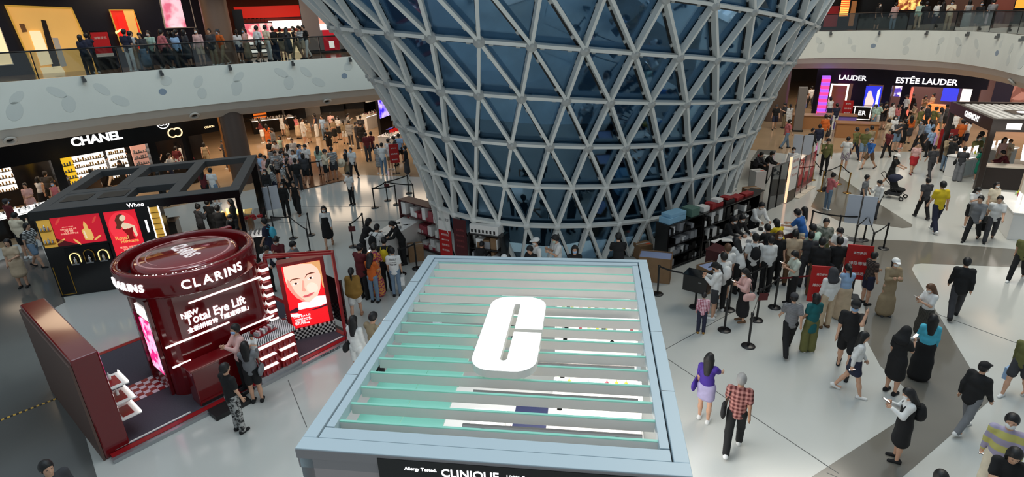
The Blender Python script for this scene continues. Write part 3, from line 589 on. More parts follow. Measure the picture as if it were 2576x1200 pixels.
gp = kroot('dark_glass_board', 'dark tinted glass board leaning by the tube frame', 'board'); MB().bx(5.5, 5.52, .35, 1.1, .3, 1.55).build('pane', clearmat('smoked_glass', (120, 108, 112), .06), gp); lb(gp, 'foot', 5.46, 5.56, .35, 1.1, 0, .04, M_dark); lb(gp, 'side_rail', 5.495, 5.525, .33, .35, .04, 1.58, M_dark); lb(gp, 'side_rail', 5.495, 5.525, 1.1, 1.12, .04, 1.58, M_dark)
# tilted red poster wedge behind the tower (lettered back wall)
bw = kroot('red_back_wall', 'red back wall of the stand with small lit letters beside the ring top', 'wall panel'); lb(bw, 'panel', 3.6, 4.4, 3.3, 3.45, .1, 2.75, M_red, .01)
for i in range(5): text('CLARINS'[i], (4.41, 3.37, 2.5-.28*i), (0, 1, 0), Zv, .1, M_sgn2, bw, .004)
area('red_stand_lamp', (-6.2, 10.6, 5.4), .8, 30, (1, .94, .9))

# ------------------------------------------------------------------ black and gold kiosk (left, behind the red stand)
M_bk = mat('black_lacquer', (20, 19, 20), .18); M_roofg = mat('charcoal_roof', (62, 64, 66), .6, noise=.05, nscale=3)
M_gold = mat('gold_panel', (176, 134, 52), .3, metal=.6); M_goldlit = mat('lit_gold_niche', (214, 168, 70), .4, emit=.45)
WL = Matrix.Translation((-14.01, 15.84, 0)) @ Matrix.Rotation(math.radians(16.5), 4, 'Z')
wk = empty('black_kiosk', M=WL, label='black cosmetics kiosk with an open charcoal roof grid and red lit posters', cat='kiosk')
RZ0, RZ1 = 2.58, 2.8
for x0, x1, y0, y1 in ((-.05, 5.62, -.05, .5), (-.05, 5.62, 4.95, 5.35), (-.05, .3, .5, 4.95), (5.3, 5.62, .5, 4.95), (3.45, 3.8, .5, 4.95), (.3, 3.45, 1.75, 2.2), (1.55, 1.9, 2.2, 4.95)): lb(wk, 'roof_beam', x0, x1, y0, y1, RZ0, RZ1, M_roofg, .01)
lb(wk, 'roof_panel', 1.9, 3.45, 2.2, 3.3, RZ0, RZ1-.01, M_roofg); lb(wk, 'roof_panel', .3, 2.3, .5, 1.75, RZ0, RZ1-.01, M_roofg)
for x0, y0 in ((.45, .75), (1.45, .75)): lb(wk, 'recess_panel', x0, x0+.75, y0, y0+.7, RZ1-.01, RZ1+.002, M_dark)
lb(wk, 'edge_band', -.06, 5.63, -.07, -.05, 2.55, 2.78, M_bk)
text('Whoo', (2.7, -.075, 2.68), X, Zv, .46, M_sgn2, wk, .004, .02)
lb(wk, 'front_wall', 0, 2.95, 0, .12, 0, 2.58, M_bk, .006); lb(wk, 'side_wall', 0, .12, .12, 5.1, 0, 2.58, M_bk); lb(wk, 'column', 2.95, 3.25, 0, .5, 0, 2.58, M_bk); lb(wk, 'column', 5.35, 5.6, 4.9, 5.3, 0, 2.58, M_bk); lb(wk, 'column', 5.45, 5.58, .02, .15, 0, 2.58, M_bk)
lb(wk, 'gold_niche', .05, .38, -.02, 0, 1.64, 2.5, M_goldlit)
for z in (1.75, 2.15): 
    n_ = lb(wk, 'niche_shelf', .07, .36, -.12, -.02, z, z+.03, M_gold)
    for i in range(3): o = link('niche_bottle', bottle, None, n_, Matrix.Translation((.13+.09*i, -.07, z+.03)) @ Matrix.Scale(.9+.3*(i == 1), 4)); o.material_slots[0].link = 'OBJECT'; o.material_slots[0].material = M_chrome
P1 = lb(wk, 'red_poster', .4, 1.66, -.015, 0, 1.64, 2.56, mat('poster_crimson', (196, 24, 44), .4, emit=.75)); 
M_cream = mat('poster_cream', (240, 214, 180), .4, emit=.7); M_pgold = mat('poster_gold', (222, 176, 96), .4, emit=.8); M_prose = mat('poster_rose', (214, 70, 60), .4, emit=.7); M_pdark = mat('poster_dark', (90, 14, 24), .4, emit=.3)
FW = frame((0, -.016, 0), X, Zv)
def pw(par, nm, pts, m, lay=0): return poly_on(nm, pts, m, par, FW, .002*lay, .002*lay+.002)
pw(P1, 'bottle_print', [(1.12, 1.76), (1.3, 1.72), (1.36, 1.8), (1.34, 2.05), (1.28, 2.1), (1.28, 2.22), (1.22, 2.34), (1.18, 2.22), (1.18, 2.12), (1.1, 2.06)], M_pgold, 1); pw(P1, 'bottle_highlight', [(1.15, 1.8), (1.19, 1.8), (1.17, 2.05), (1.13, 2.05)], M_cream, 2)
for i, (x, z, r) in enumerate(((.5, 1.8, .5), (.58, 2.42, .9), (1.45, 1.78, .6), (1.5, 2.35, 1.0), (.9, 1.72, 2.2))): pw(P1, 'ribbon_print', ell(x, z, .13, .03, r), M_prose if i % 2 else M_pgold, 1)
pw(P1, 'corner_shade', [(.4, 1.64), (.9, 1.64), (.4, 1.9)], M_pdark, 1)
for i, wd in enumerate((.3, .42, .24, .46)): text(('王后 THE HISTORY', '全新升级 限量上市', '传世', '后 拱辰享系列 礼盒')[i], (.78, -.022, 2.22-.07*i), X, Zv, wd, M_cream, P1, .001)
P2 = lb(wk, 'red_poster', 1.78, 2.62, -.015, 0, .95, 2.56, mat('poster_red', (222, 30, 48), .4, emit=.8))
pw(P2, 'halo_print', ell(2.2, 2.0, .38, .5, 0, 20), mat('poster_lightred', (240, 52, 66), .4, emit=.85), 1)
pw(P2, 'hair_print', [(2.02, 2.25), (2.1, 2.4), (2.22, 2.44), (2.3, 2.36), (2.26, 2.2), (2.2, 2.05), (2.1, 1.95), (1.98, 2.0), (2.04, 2.1)], mat('poster_brown', (110, 56, 40), .4, emit=.4), 2)
pw(P2, 'face_print', ell(2.24, 2.3, .08, .1, -.5), M_cream, 3); pw(P2, 'shoulder_print', [(2.14, 2.06), (2.22, 2.16), (2.34, 2.12), (2.5, 2.02), (2.52, 1.7), (2.46, 1.66), (2.42, 1.9), (2.3, 1.96), (2.2, 1.92)], M_cream, 3); pw(P2, 'dress_print', [(2.14, 1.96), (2.26, 1.93), (2.44, 1.98), (2.4, 1.7), (2.46, 1.6), (2.2, 1.58), (2.24, 1.76)], mat('poster_dress', (150, 10, 18), .4, emit=.5), 4)
text('Royal', (2.08, -.026, 1.66), X, Zv, .36, M_pgold, P2, .001, .02); text('Heritage', (2.26, -.026, 1.54), X, Zv, .48, M_pgold, P2, .001, .02)
for i, wd in enumerate((.5, .34, .56, .3)): text(('宫廷风 华丽再现', '限量套装', '天气丹 花献光彩系列', '后 Whoo')[i], (2.2, -.022, 1.36-.085*i), X, Zv, wd, M_cream, P2, .001)
sh = lb(wk, 'display_recess', .5, 1.68, -.04, 0, 1.02, 1.56, M_blackgloss)
M_goldlamp = mat('gold_light_arch', (255, 226, 150), .4, emit=1.3)
for i, x in enumerate((.72, 1.1, 1.47)):
    hgt = .3 if i != 1 else .4
    d_ = MB().tube([(x-.13, -.07, 1.08), (x-.13, -.07, 1.08+hgt*.6)]+[(x-.13*math.cos(t*math.pi/8), -.07, 1.08+hgt*.6+.13*math.sin(t*math.pi/8)) for t in range(1, 8)]+[(x+.13, -.07, 1.08+hgt*.6), (x+.13, -.07, 1.08)], .014, 6).build('arch_lamp', M_goldlamp if i != 1 else M_gold, wk)
    o = link('arch_bottle', bottle, None, d_, Matrix.Translation((x, -.09, 1.08)) @ Matrix.Scale(1.3, 4)); o.material_slots[0].link = 'OBJECT'; o.material_slots[0].material = M_chrome; lb(d_, 'bottle_base', x-.1, x+.1, -.16, -.04, 1.04, 1.08, M_chrome)
lb(wk, 'gold_trim', .42, .44, -.01, 0, .08, 1.0, M_gold); lb(wk, 'gold_trim', .04, .06, -.01, 0, .08, 1.0, M_gold); lb(wk, 'gold_trim', .04, .44, -.01, 0, .06, .08, M_gold)
lb(wk, 'white_emblem', 2.8, 2.86, -.01, 0, 1.75, 2.15, M_sgn2)
gs = lb(wk, 'gold_shelf_tower', 3.02, 3.26, -.05, .0, 1.45, 2.56, M_goldlit)
for x in (3.0, 3.26): lb(gs, 'white_frame', x, x+.03, -.08, -.02, 1.42, 2.58, M_lit)
for i in range(6): lb(gs, 'gold_shelf', 3.03, 3.26, -.09, -.01, 1.46+.18*i, 1.48+.18*i, M_gold)
for nm, x0, x1, y0, y1, z, lab in (('counter', 3.5, 5.3, 1.0, 1.5, .95, 'black service counter inside the open side of the black kiosk'), ('counter', .6, 2.6, 3.6, 4.2, .9, 'black makeup counter under the rear of the charcoal roof grid'), ('counter', 3.9, 5.2, 3.6, 4.1, .9, 'tan wooden counter inside the black kiosk')):
    t = empty(nm, M=WL, label=lab, cat='counter'); wood = 'tan' in lab
    lb(t, 'body', x0, x1, y0, y1, 0, z, mat('tan_wood', (150, 108, 70), .4) if wood else M_bk, .01); lb(t, 'top', x0-.03, x1+.03, y0-.03, y1+.03, z, z+.04, M_goldlit if wood else M_blackgloss)
    ps = MB()
    for i in range(14): xx = random.uniform(x0, x1-.1); yy = random.uniform(y0, y1-.08); ps.bx(xx, xx+.07, yy, yy+.06, z+.04, z+.1+random.random()*.1)
    tag(ps.build('product_packs', M_chrome if not wood else M_goldlamp, t), kind='stuff')
# acrylic flower case with red flowers and bottles at the kiosk's corner
fc = empty('flower_case', M=WL @ Matrix.Translation((5.75, .9, 0)), label='clear display case with red flowers over rows of lit bottles', cat='display case')
lb(fc, 'stand', -.3, .35, -.35, .35, 0, .95, M_bk); tag(MB().bx(-.3, .35, -.35, .35, .97, 1.75).build('glass_case', clearmat('clear_acrylic', (240, 240, 240), .05), fc)); lb(fc, 'tray', -.28, .33, -.33, .33, .95, .965, M_lit)
for i in range(7):
    a = i*2.4; r = .12*math.sqrt(i); MB().lathe([(0, .05), (.05, .06), (.08, .02), (.05, -.03), (0, -.05)], 8).build('flower', mat('red_petal', (176, 14, 24), .6), fc, Matrix.Translation((r*math.cos(a), r*math.sin(a), 1.5+.05*(i % 3))))
for i in range(12): o = link('bottle', bottle, None, fc, Matrix.Translation((-.2+.13*(i % 4), -.2+.18*(i//4), .965))); o.material_slots[0].link = 'OBJECT'; o.material_slots[0].material = M_chrome
area('black_kiosk_lamp', (-10.9, 18.6, 2.5), 1.6, 35, (1, .9, .75))

# ------------------------------------------------------------------ left ground floor shops under the mezzanine
M_wallbrown = mat('dark_brown_wall', (44, 33, 28), .5); M_navyw = mat('navy_shop_wall', (26, 26, 44), .35, noise=.1, nscale=1.5)
def swept_wall(name, i0, i1, off, z0, z1, m, th=.2):
    o = sweep(name, EDGE[i0:i1], [(off, z0), (off, z1), (off+th, z1), (off+th, z0)], m); tag(o, kind='structure'); return o
swept_wall('wall_back', 0, len(EDGE), 25, 0, 3.8, M_wallbrown)
swept_wall('wall_upper_left', 0, 37, 5.2, Z2, 9.8, M_navyw)
swept_wall('wall_upper_back', 36, 84, 14., Z2, 9.8, mat('warm_shop_wall', (120, 84, 60), .5))
swept_wall('wall_upper_right', 83, len(EDGE), 5.4, Z2, 9.8, mat('black_brown_wall', (30, 24, 22), .4))
uc = sweep('ceiling', EDGE, [(1.0, 9.6), (1.0, 9.9), (16, 9.9), (16, 9.6)], mat('cream_ceiling', (196, 180, 156), .7)); tag(uc, kind='structure')
def lamp_row(idx, off, z, power, col, size, nm):
    for i in idx:
        p, d, nn = along(arc[i], off); area(nm, (p.x, p.y, z), size, power, col)
lamp_row((14, 22, 30, 38, 46, 52), 4.0, 3.68, 120, (1, .78, .56), 3.2, 'ceiling_lamp')
lamp_row((38, 44, 50), 9.5, 3.68, 170, (1, .76, .54), 3.2, 'ceiling_lamp')
lamp_row((90, 98, 106, 114), 4.0, 3.68, 150, (1, .84, .68), 3.2, 'ceiling_lamp')
lamp_row((92, 100, 108), 9.0, 3.68, 160, (1, .84, .68), 3.2, 'ceiling_lamp')
lamp_row((16, 28), 3.0, 9.5, 70, (1, .75, .5), 2.5, 'upper_ceiling_lamp'); lamp_row((42, 50, 56), 6.0, 9.5, 170, (1, .74, .48), 3., 'upper_ceiling_lamp'); lamp_row((92, 104, 116), 3.2, 9.5, 70, (1, .66, .4), 2.5, 'upper_ceiling_lamp')

CHM = Matrix.Translation((-20.74, 23.79, 0)) @ Matrix.Rotation(math.radians(52), 4, 'Z')
cw = empty('wall_shopfront', M=CHM); tag(cw, kind='structure'); cw['label'] = 'black boutique front with white lit letters under the mezzanine'
lb(cw, 'header', -6, 9.2, 0, .3, 2.45, 3.46, M_bk); text('CHANEL', (3.0, -.02, 3.06), X, Zv, 2.05, M_sign, cw, .02, .03)
for x in (-5.8, -3.0, 1.05, 5.0, 6.6): lb(cw, 'pier', x, x+.35, 0, .35, 0, 2.45, M_bk)
lb(cw, 'back_wall', -6, 9.2, 3.6, 3.7, 0, 3.46, M_bk)
for x0, x1, y, z0, z1, m in ((-1.2, .2, 3.0, .9, 2.3, M_lit), (1.3, 1.95, .5, .8, 2.4, mat('lit_yellow_shelf', (240, 190, 40), .4, emit=1.0)), (2.2, 3.7, 2.2, .9, 2.5, M_lit), (3.8, 4.6, 2.0, .7, 2.5, M_lit), (4.75, 5.6, 1.6, .6, 2.3, mat('lit_rose_shelf', (206, 150, 130), .4, emit=.7))):
    t = lb(cw, 'lit_shelf_wall', x0, x1, y, y+.1, z0, z1, m); n = int((z1-z0)/.3)
    for i in range(n): lb(t, 'shelf', x0, x1, y-.15, y, z0+.3*i, z0+.3*i+.025, M_bk)
    ps = MB()
    for i in range(n):
        x = x0+.05
        while x < x1-.08: hh = random.uniform(.06, .16); ps.bx(x, x+.05, y-.12, y-.06, z0+.3*i+.025, z0+.3*i+.025+hh); x += random.uniform(.08, .13)
    tag(ps.build('product_packs', random.choice((M_dark, PROD[3], M_gold)), t), kind='stuff')
# interlocking ring emblems
def rings(P, right, s_, m, par, nm='ring_emblem'):
    M = frame(P, right, Zv)
    for sx in (-1, 1):
        a0, a1 = (-40, 220) if False else (45, 315); pts = [M @ Vector((sx*(-s_*.28)+(s_*.5*math.cos(math.radians(a)) if sx > 0 else -s_*.5*math.cos(math.radians(a)))*1, s_*.5*math.sin(math.radians(a)), 0)) for a in np.linspace(a0, a1, 18)]
        MB().tube(pts, s_*.07, 6).build(nm, m, par)
M_warmsign = mat('warm_lit_sign', (255, 220, 170), .5, emit=1.6)
rings((6.35, -.05, 2.75), X, .42, M_warmsign, cw)
MB().tube([(5.9+.28*math.cos(t), -.05, 3.32+.28*math.sin(t)) for t in np.linspace(0, 2*math.pi, 25)], .02, 6).build('round_sign_rim', M_sign, cw); rings((5.9, -.05, 3.32), X, .26, M_sign, cw)
text('COACH', (8.1, -.02, 2.75), X, Zv, .5, M_warmsign, cw, .01); lb(cw, 'bronze_pilaster', 8.6, 9.1, -.06, 0, .2, 3.3, mat('bronze_panel', (150, 98, 50), .4, emit=.15))
colmesh = MB().lathe([(0, 0), (.62, 0), (.62, 3.6), (0, 3.6)], 28)
cl_ = MB().lathe([(.55, 0), (.55, 3.72)], 28).build('trim_column', mat('grey_brown_column', (84, 72, 66), .35)); cl_.location = (at(612, 470).x-.3, at(612, 470).y+.9, 0); tag(cl_, kind='structure'); cl_['label'] = 'round grey-brown column under the left mezzanine'
c2 = MB().lathe([(.75, 0), (.75, 3.72)], 28).build('trim_column', mat('brown_column', (92, 74, 62), .4)); p_ = at(1946, 303); c2.location = (p_.x, p_.y, 0); tag(c2, kind='structure')
c3 = MB().lathe([(.62, Z2), (.62, 9.7)], 28).build('trim_column', mat('upper_column', (128, 104, 88), .35)); p_ = onplane(556, 105, (-15, 30.5, 0), Vector((-.5, .86, 0))); c3.location = (p_.x, p_.y, 0); tag(c3, kind='structure')
for i, x in enumerate((.0, 1.2)): pass

def far_counter(px, py, ang, w_, d_, h_, mb, mt, lab, lit=True, prods=True, z=0., nm='makeup_counter'):
    p = at(px, py, z); M = Matrix.Translation(p) @ Matrix.Rotation(math.radians(ang), 4, 'Z')
    t = empty(nm, M=M, label=lab, cat='counter')
    lb(t, 'body', -w_/2, w_/2, -d_/2, d_/2, 0, h_, mb, .01); lb(t, 'top', -w_/2-.02, w_/2+.02, -d_/2-.02, d_/2+.02, h_, h_+.03, mt)
    if lit: lb(t, 'light_edge', -w_/2, w_/2, -d_/2-.012, -d_/2, h_-.06, h_-.02, M_lit)
    if prods:
        for mm, n in ((PROD[4], 18), (M_dark, 10), (random.choice(PROD), 8)):
            ps = MB()
            for i in range(int(n*w_/1.5)): xx = random.uniform(-w_/2+.05, w_/2-.1); yy = random.uniform(-d_/2+.05, d_/2-.1); ps.bx(xx, xx+.05, yy, yy+.05, h_+.03, h_+.06+random.random()*.12)
            tag(ps.build('product_packs', mm, t), kind='stuff')
    return t
M_whitelam2 = mat('cream_laminate', (226, 214, 196), .3)
far_counter(60, 585, 60, 3.2, .9, .9, M_bk, M_lit, 'long black makeup counter with glowing white top at the far left')
far_counter(30, 480, 60, 2.6, .8, .9, M_bk, M_whitelam2, 'cream topped makeup counter below the black boutique front, farthest left')
far_counter(180, 470, 55, 2.4, .8, .9, M_bk, M_lit, 'black makeup counter in front of the boutique shelves')
far_counter(440, 452, 50, 2.4, .8, .9, M_dark, M_bk, 'dark counter under the two ring emblems')
far_counter(690, 330, 30, 3.0, .9, 1.0, M_bk, M_wlam, 'counter in the left hall topped with white signage', True)
far_counter(760, 290, 20, 3.2, .9, 1.0, M_wlam, M_wlam, 'white counter deep in the left hall under a lit sign')
far_counter(830, 280, 15, 2.6, .9, 1.0, M_bk, M_lit, 'black counter deep in the left hall with glowing top')
far_counter(940, 318, 70, 3.0, .9, 1.0, M_wlam, M_whitelam2, 'cream counter at the right side of the left hall')
far_counter(985, 380, 75, 1.6, .8, 1.05, M_wlam, M_wlam, 'white counter by the red sign stand left of the glass funnel')
# hall back: lit billboards, red shop, hanging signs
def board(px, py, ang, w_, z0, z1, m, lab, nm='lit_billboard', txt=None, tm=None, depth=.2):
    p = at(px, py, 0); M = Matrix.Translation(p) @ Matrix.Rotation(math.radians(ang), 4, 'Z'); t = empty(nm, M=M, label=lab, cat='sign')
    lb(t, 'cabinet', -w_/2-.05, w_/2+.05, 0, depth, 0, z1+.05, M_bk); lb(t, 'face', -w_/2, w_/2, -.015, 0, z0, z1, m)
    if txt: text(txt, (0, -.02, z0+(z1-z0)*.7), X, Zv, w_*.7, tm or M_sign, t, .006)
    return t
board(745, 300, 20, 1.6, 2.2, 3.1, M_blackgloss, 'black sign block with a big white letter M in the left hall', txt='M')
board(975, 335, 75, 1.8, 1.2, 2.9, patmat('violet_screen', (60, 40, 220), (190, 170, 255), 'noise', 1.6, emit=1.4), 'violet video screen beside the glass funnel in the left hall', 'video_screen')
board(1000, 372, 75, 1.8, .3, 1.3, mat('red_lit_board', (190, 20, 24), .3, emit=.5), 'glossy red board below the violet screen', 'red_board')
board(660, 320, 35, 1.0, .4, 3.1, patmat('orange_lit_strip', (230, 110, 30), (60, 30, 20), 'stripe', 1.2, emit=1.0), 'orange lit pillar sign beside the grey column', 'pillar_sign')
board(870, 275, 10, 4.5, 1.0, 2.6, patmat('distant_shop_glow', (240, 200, 150), (90, 50, 40), 'voronoi', 2.2, emit=.9), 'glowing shop display at the back of the left hall', 'shop_display')
board(790, 268, 12, 3.0, 2.0, 3.0, mat('white_shop_sign', (240, 236, 228), .4, emit=.9), 'white shop sign panel at the back of the left hall', 'shop_sign', 'AUPRES', M_dark)
board(935, 285, 60, 1.2, 1.0, 2.9, mat('cream_column_sign', (226, 204, 176), .4, emit=.5), 'cream lit column sign at the right of the left hall', 'pillar_sign')

# ------------------------------------------------------------------ upper floor shops, left
UL = []
def upper(px, py): # point on the navy wall
    P = along(arc[24], 5.2)[0]; n = along(arc[24], 5.2)[2]; return onplane(px, py, P, n)
def uwin(c4, m, nm, lab, fr_=M_goldlit, dd=.06):
    q = [upper(*c) for c in c4]; n = -along(arc[24], 5.2)[2]; r = (q[1]-q[0]); t = empty(nm, loc=tuple(q[3]), label=lab, cat='shop window'); o = q[3]
    cen = sum(q, Vector())/4
    def ring(k): return [cen+(v-cen)*k-o for v in q]
    MB().add([v+n*.25 for v in ring(1.0)]+[v+n*.3 for v in ring(1.0)], ((0, 1, 2, 3), (7, 6, 5, 4), (0, 4, 5, 1), (1, 5, 6, 2), (2, 6, 7, 3), (3, 7, 4, 0))).build('lit_back', m, t)
    R1, R2 = ring(1.05), ring(1.0)
    for i in range(4):
        j = (i+1) % 4; MB().add([R1[i]+n*.25, R1[j]+n*.25, R2[j]+n*.25, R2[i]+n*.25, R1[i]+n*.4, R1[j]+n*.4, R2[j]+n*.4, R2[i]+n*.4], ((0, 1, 2, 3), (7, 6, 5, 4), (0, 4, 5, 1), (2, 6, 7, 3))).build('window_frame', fr_, t)
    return t, o, n
M_warmwin = mat('warm_lit_window', (226, 176, 96), .5, emit=.62, noise=.1, nscale=1.); M_cream2 = mat('cream_lit', (250, 224, 180), .5, emit=.85)
t, o, n = uwin(((15, 18), (175, 24), (250, 192), (98, 203)), M_warmwin, 'shop_window', 'large warm lit shop window with shelves in the navy upper wall')
def upatch(t, o, n, c4, m, nm, k=.32):
    q = [upper(*c)-o+n*k for c in c4]; MB().add(q+[v+n*.05 for v in q], ((0, 1, 2, 3), (7, 6, 5, 4), (0, 4, 5, 1), (1, 5, 6, 2), (2, 6, 7, 3), (3, 7, 4, 0))).build(nm, m, t)
upatch(t, o, n, ((70, 78), (98, 78), (130, 160), (100, 165)), M_cream2, 'product_shelf'); upatch(t, o, n, ((100, 50), (112, 52), (150, 170), (130, 175)), M_wallbrown, 'doorway'); upatch(t, o, n, ((98, 170), (150, 165), (168, 192), (112, 200)), M_cream2, 'plinth'); upatch(t, o, n, ((128, 95), (142, 95), (165, 165), (150, 168)), M_wlam, 'mirror'); upatch(t, o, n, ((45, 60), (58, 60), (66, 80), (54, 82)), mat('taupe_panel', (150, 110, 70), .5), 'frame_picture')
t, o, n = uwin(((272, 27), (330, 27), (362, 120), (306, 128)), mat('red_lit_window', (206, 40, 24), .5, emit=.7), 'shop_window', 'narrow lit window with red panel and gold frame in the navy upper wall')
upatch(t, o, n, ((305, 27), (330, 27), (350, 110), (332, 112)), M_warmwin, 'gold_panel'); upatch(t, o, n, ((288, 40), (302, 40), (318, 105), (305, 107)), mat('red_lit_panel', (222, 30, 24), .5, emit=.8), 'red_panel', .36); upatch(t, o, n, ((284, 80), (300, 72), (301, 76), (286, 86)), M_goldlamp, 'gold_branch', .42)
t, o, n = uwin(((-60, 70), (-2, 72), (30, 160), (-40, 166)), M_cream2, 'shop_window', 'white framed lit window cut by the left picture edge', M_wlam)
t, o, n = uwin(((398, 0), (470, 0), (486, 68), (412, 70)), patmat('pink_arch_display', (255, 214, 226), (226, 110, 140), 'noise', 1.2, emit=.9), 'shop_window', 'pink glowing arch display beside the upper column', M_wlam)
text('Cartier'.replace('Cartier', 'LOUIS'), tuple(upper(348, 52)-along(arc[24], 5.2)[2]*.05), along(arc[24], 5.2)[1], Zv, .9, mat('dim_white_letters', (170, 170, 180), .5, emit=.3), tag(empty('wall_lettering', label='small white lettering on the navy wall beside the narrow lit window', cat='lettering'), None)) if False else None
# open shop area of the upper floor (middle left)
def ubox(px, D, ang, w_, d_, z0, z1, m, nm, lab, cat='sign', parts=()):
    p = ray(px, 60); p.z = 0; p = p.normalized()*D; M = Matrix.Translation((p.x, p.y, Z2)) @ Matrix.Rotation(math.radians(ang), 4, 'Z'); t = empty(nm, M=M, label=lab, cat=cat)
    lb(t, 'cabinet', -w_/2, w_/2, 0, d_, 0, z1, M_bk); lb(t, 'face', -w_/2+.03, w_/2-.03, -.015, 0, z0, z1-.05, m)
    for a in parts: lb(t, *a)
    return t
t = ubox(812, 38.5, 16, 2.4, .4, .2, 3.6, mat('grey_shop_panel', (150, 150, 160), .4), 'shop_tower', 'grey brand tower with tall red and portrait lightboxes beside the glass funnel', 'display tower')
lb(t, 'portrait_lightbox', -.2, .75, -.04, -.015, 1.5, 3.3, mat('portrait_glow', (226, 160, 140), .5, emit=.9)); lb(t, 'red_lightbox', -.1, .8, -.04, -.015, .15, 1.35, mat('red_lightbox', (170, 26, 40), .4, emit=.8)); lb(t, 'white_band', -.2, .8, -.05, -.04, 1.35, 1.7, M_lit); lb(t, 'black_header', -1.25, 1.25, -.05, .3, 3.6, 4.2, M_bk)
MB().prism(ell(.3, 2.6, .22, .34, .3), -.0, .004).build('portrait_print', mat('portrait_skin', (250, 206, 190), .5, emit=.9), t, frame((0, -.042, 0), X, Zv)); lb(t, 'product_print', .2, .5, -.045, -.04, .3, .7, M_lit)
text('LANCÔME', (-.2, -.06, 3.9), X, Zv, 1.9, M_sign, t, .01)
t = ubox(700, 43, 18, 5.0, .5, .3, 2.2, mat('dark_red_shop', (110, 26, 22), .4, emit=.25), 'red_shopfront', 'red shop front with a bright header behind the upper crowd', 'shop')
lb(t, 'red_header', -2.5, 2.5, -.1, .5, 2.2, 2.9, mat('red_lit_header', (200, 30, 20), .4, emit=.7)); lb(t, 'cream_counter', -1.2, 1.4, -.6, -.1, 0, 1.3, M_cream2); lb(t, 'lit_panel', -.6, 1.6, -.03, -.015, 1.5, 2.0, M_lit)
for i in range(7): lb(t, 'red_fin', -2.4+.25*i, -2.3+.25*i, -.2, -.1, .2, 2.2, M_red2)
t = ubox(645, 38, 22, 1.7, .3, .9, 1.9, patmat('portrait_counter', (250, 200, 200), (200, 90, 110), 'noise', 2.5, emit=.9), 'makeup_kiosk', 'white makeup kiosk with portrait lightbox behind the upper railing', 'kiosk'); 
for i in range(4): lb(t, 'lit_shelf', -.8, .8, -.25, -.015, .05+.22*i, .2+.22*i, M_lit if i % 2 else M_wlam)
ubox(602, 37, 22, .5, .4, .3, 2.6, M_bk, 'dark_pillar', 'slim dark pillar right of the upper column', 'pillar')
for i, (px, py) in enumerate(((588, 45), (612, 38), (640, 30), (600, 12), (660, 22), (690, 40))):
    p = onplane(px, py, (0, 0, 9.58), Vector((0, 0, 1))) if False else along(arc[44+2*i], 2.5+1.2*(i % 3))[0]
    t = empty('ceiling_spot', (p.x, p.y, 9.6), label='small round lamp in the cream upper ceiling', cat='lamp', group='lamps in the upper ceiling'); MB().lathe([(0, -.02), (.14, -.02), (.18, 0)], 14).build('lens', M_lit, t); MB().lathe([(.15, -.03), (.2, -.03), (.2, .0)], 14).build('ring', M_wlam, t)
t = ubox(242, 34.5, 44, .75, .06, .75, 1.75, mat('red_sign_print', (176, 20, 26), .4, emit=.15), 'red_notice_stand', 'red notice board standing at the navy wall behind the two dark figures', 'sign'); text('温馨提示', (0, -.02, 1.45), X, Zv, .5, M_wlam, t, .002); lb(t, 'white_foot', -.36, .36, -.02, -.005, .6, .75, M_wlam)

# ------------------------------------------------------------------ right shops
ESM = Matrix.Translation((27.5, 38.5, 0)) @ Matrix.Rotation(math.radians(-45), 4, 'Z')
ew = empty('wall_shopfront_right', M=ESM); tag(ew, kind='structure'); ew['label'] = 'dark navy cosmetics shop front with white lit letters under the right mezzanine'
M_dnavy = mat('dark_navy_front', (22, 20, 38), .3)
lb(ew, 'header', -6.4, 3.6, 0, .4, 2.3, 3.5, M_dnavy)
text('ESTĒE LAUDER', (.37, -.02, 2.72), X, Zv, 3.4, M_sign, ew, .02, .02); text('LAUDER', (-4.0, -.02, 2.70), X, Zv, 1.75, M_sign, ew, .02, .02)
for x, w_ in ((-6.4, .3), (-3.9, .9), (-2.0, .5), (-.9, .5), (2.9, .4)): lb(ew, 'pier', x, x+w_, 0, .4, 0, 2.3, M_dnavy)
lb(ew, 'back_wall', -6.4, 3.6, 4, 4.1, 0, 3.5, mat('mauve_shop_wall', (120, 92, 92), .5))
t = lb(ew, 'blue_poster', -3.05, -2.05, -.03, 0, .5, 2.2, mat('blue_poster', (50, 60, 220), .4, emit=.9)); MB().prism([(-2.95, .55), (-2.45, .6), (-2.4, 1.2), (-2.55, 1.55), (-2.7, 1.9), (-2.85, 1.85), (-2.95, 1.3)], 0, .01).build('model_print', mat('poster_model', (250, 214, 206), .5, emit=.9), t, frame((0, -.04, 0), X, Zv)); MB().prism([(-2.3, .6), (-2.15, .6), (-2.15, 2.1), (-2.3, 1.9)], 0, .01).build('bottle_print', M_lit, t, frame((0, -.04, 0), X, Zv))
lb(ew, 'screen', -1.6, -.9, 1.5, 1.55, 1.4, 2.25, patmat('shop_screen', (250, 240, 240), (90, 70, 180), 'noise', 3., emit=1.)); lb(ew, 'blue_screen', .9, 1.8, 3.5, 3.55, 1.0, 2.4, mat('blue_screen', (50, 60, 210), .4, emit=1.0)); lb(ew, 'lit_shelf_wall', 2.1, 2.9, 2.5, 2.6, .6, 2.2, M_lit); lb(ew, 'red_light_column', -.5, -.3, .2, .4, .3, 2.2, mat('red_lit_column', (250, 120, 100), .4, emit=1.)); lb(ew, 'orange_glow_counter', .3, 1.6, 1.2, 1.9, 0, 1.0, mat('orange_glow', (250, 150, 80), .4, emit=.9))
dr = lb(ew, 'glass_door_frame', -5.3, -4.1, -.1, 0, .05, 2.25, mat('bronze_mirror', (130, 80, 54), .2, emit=.15)); 
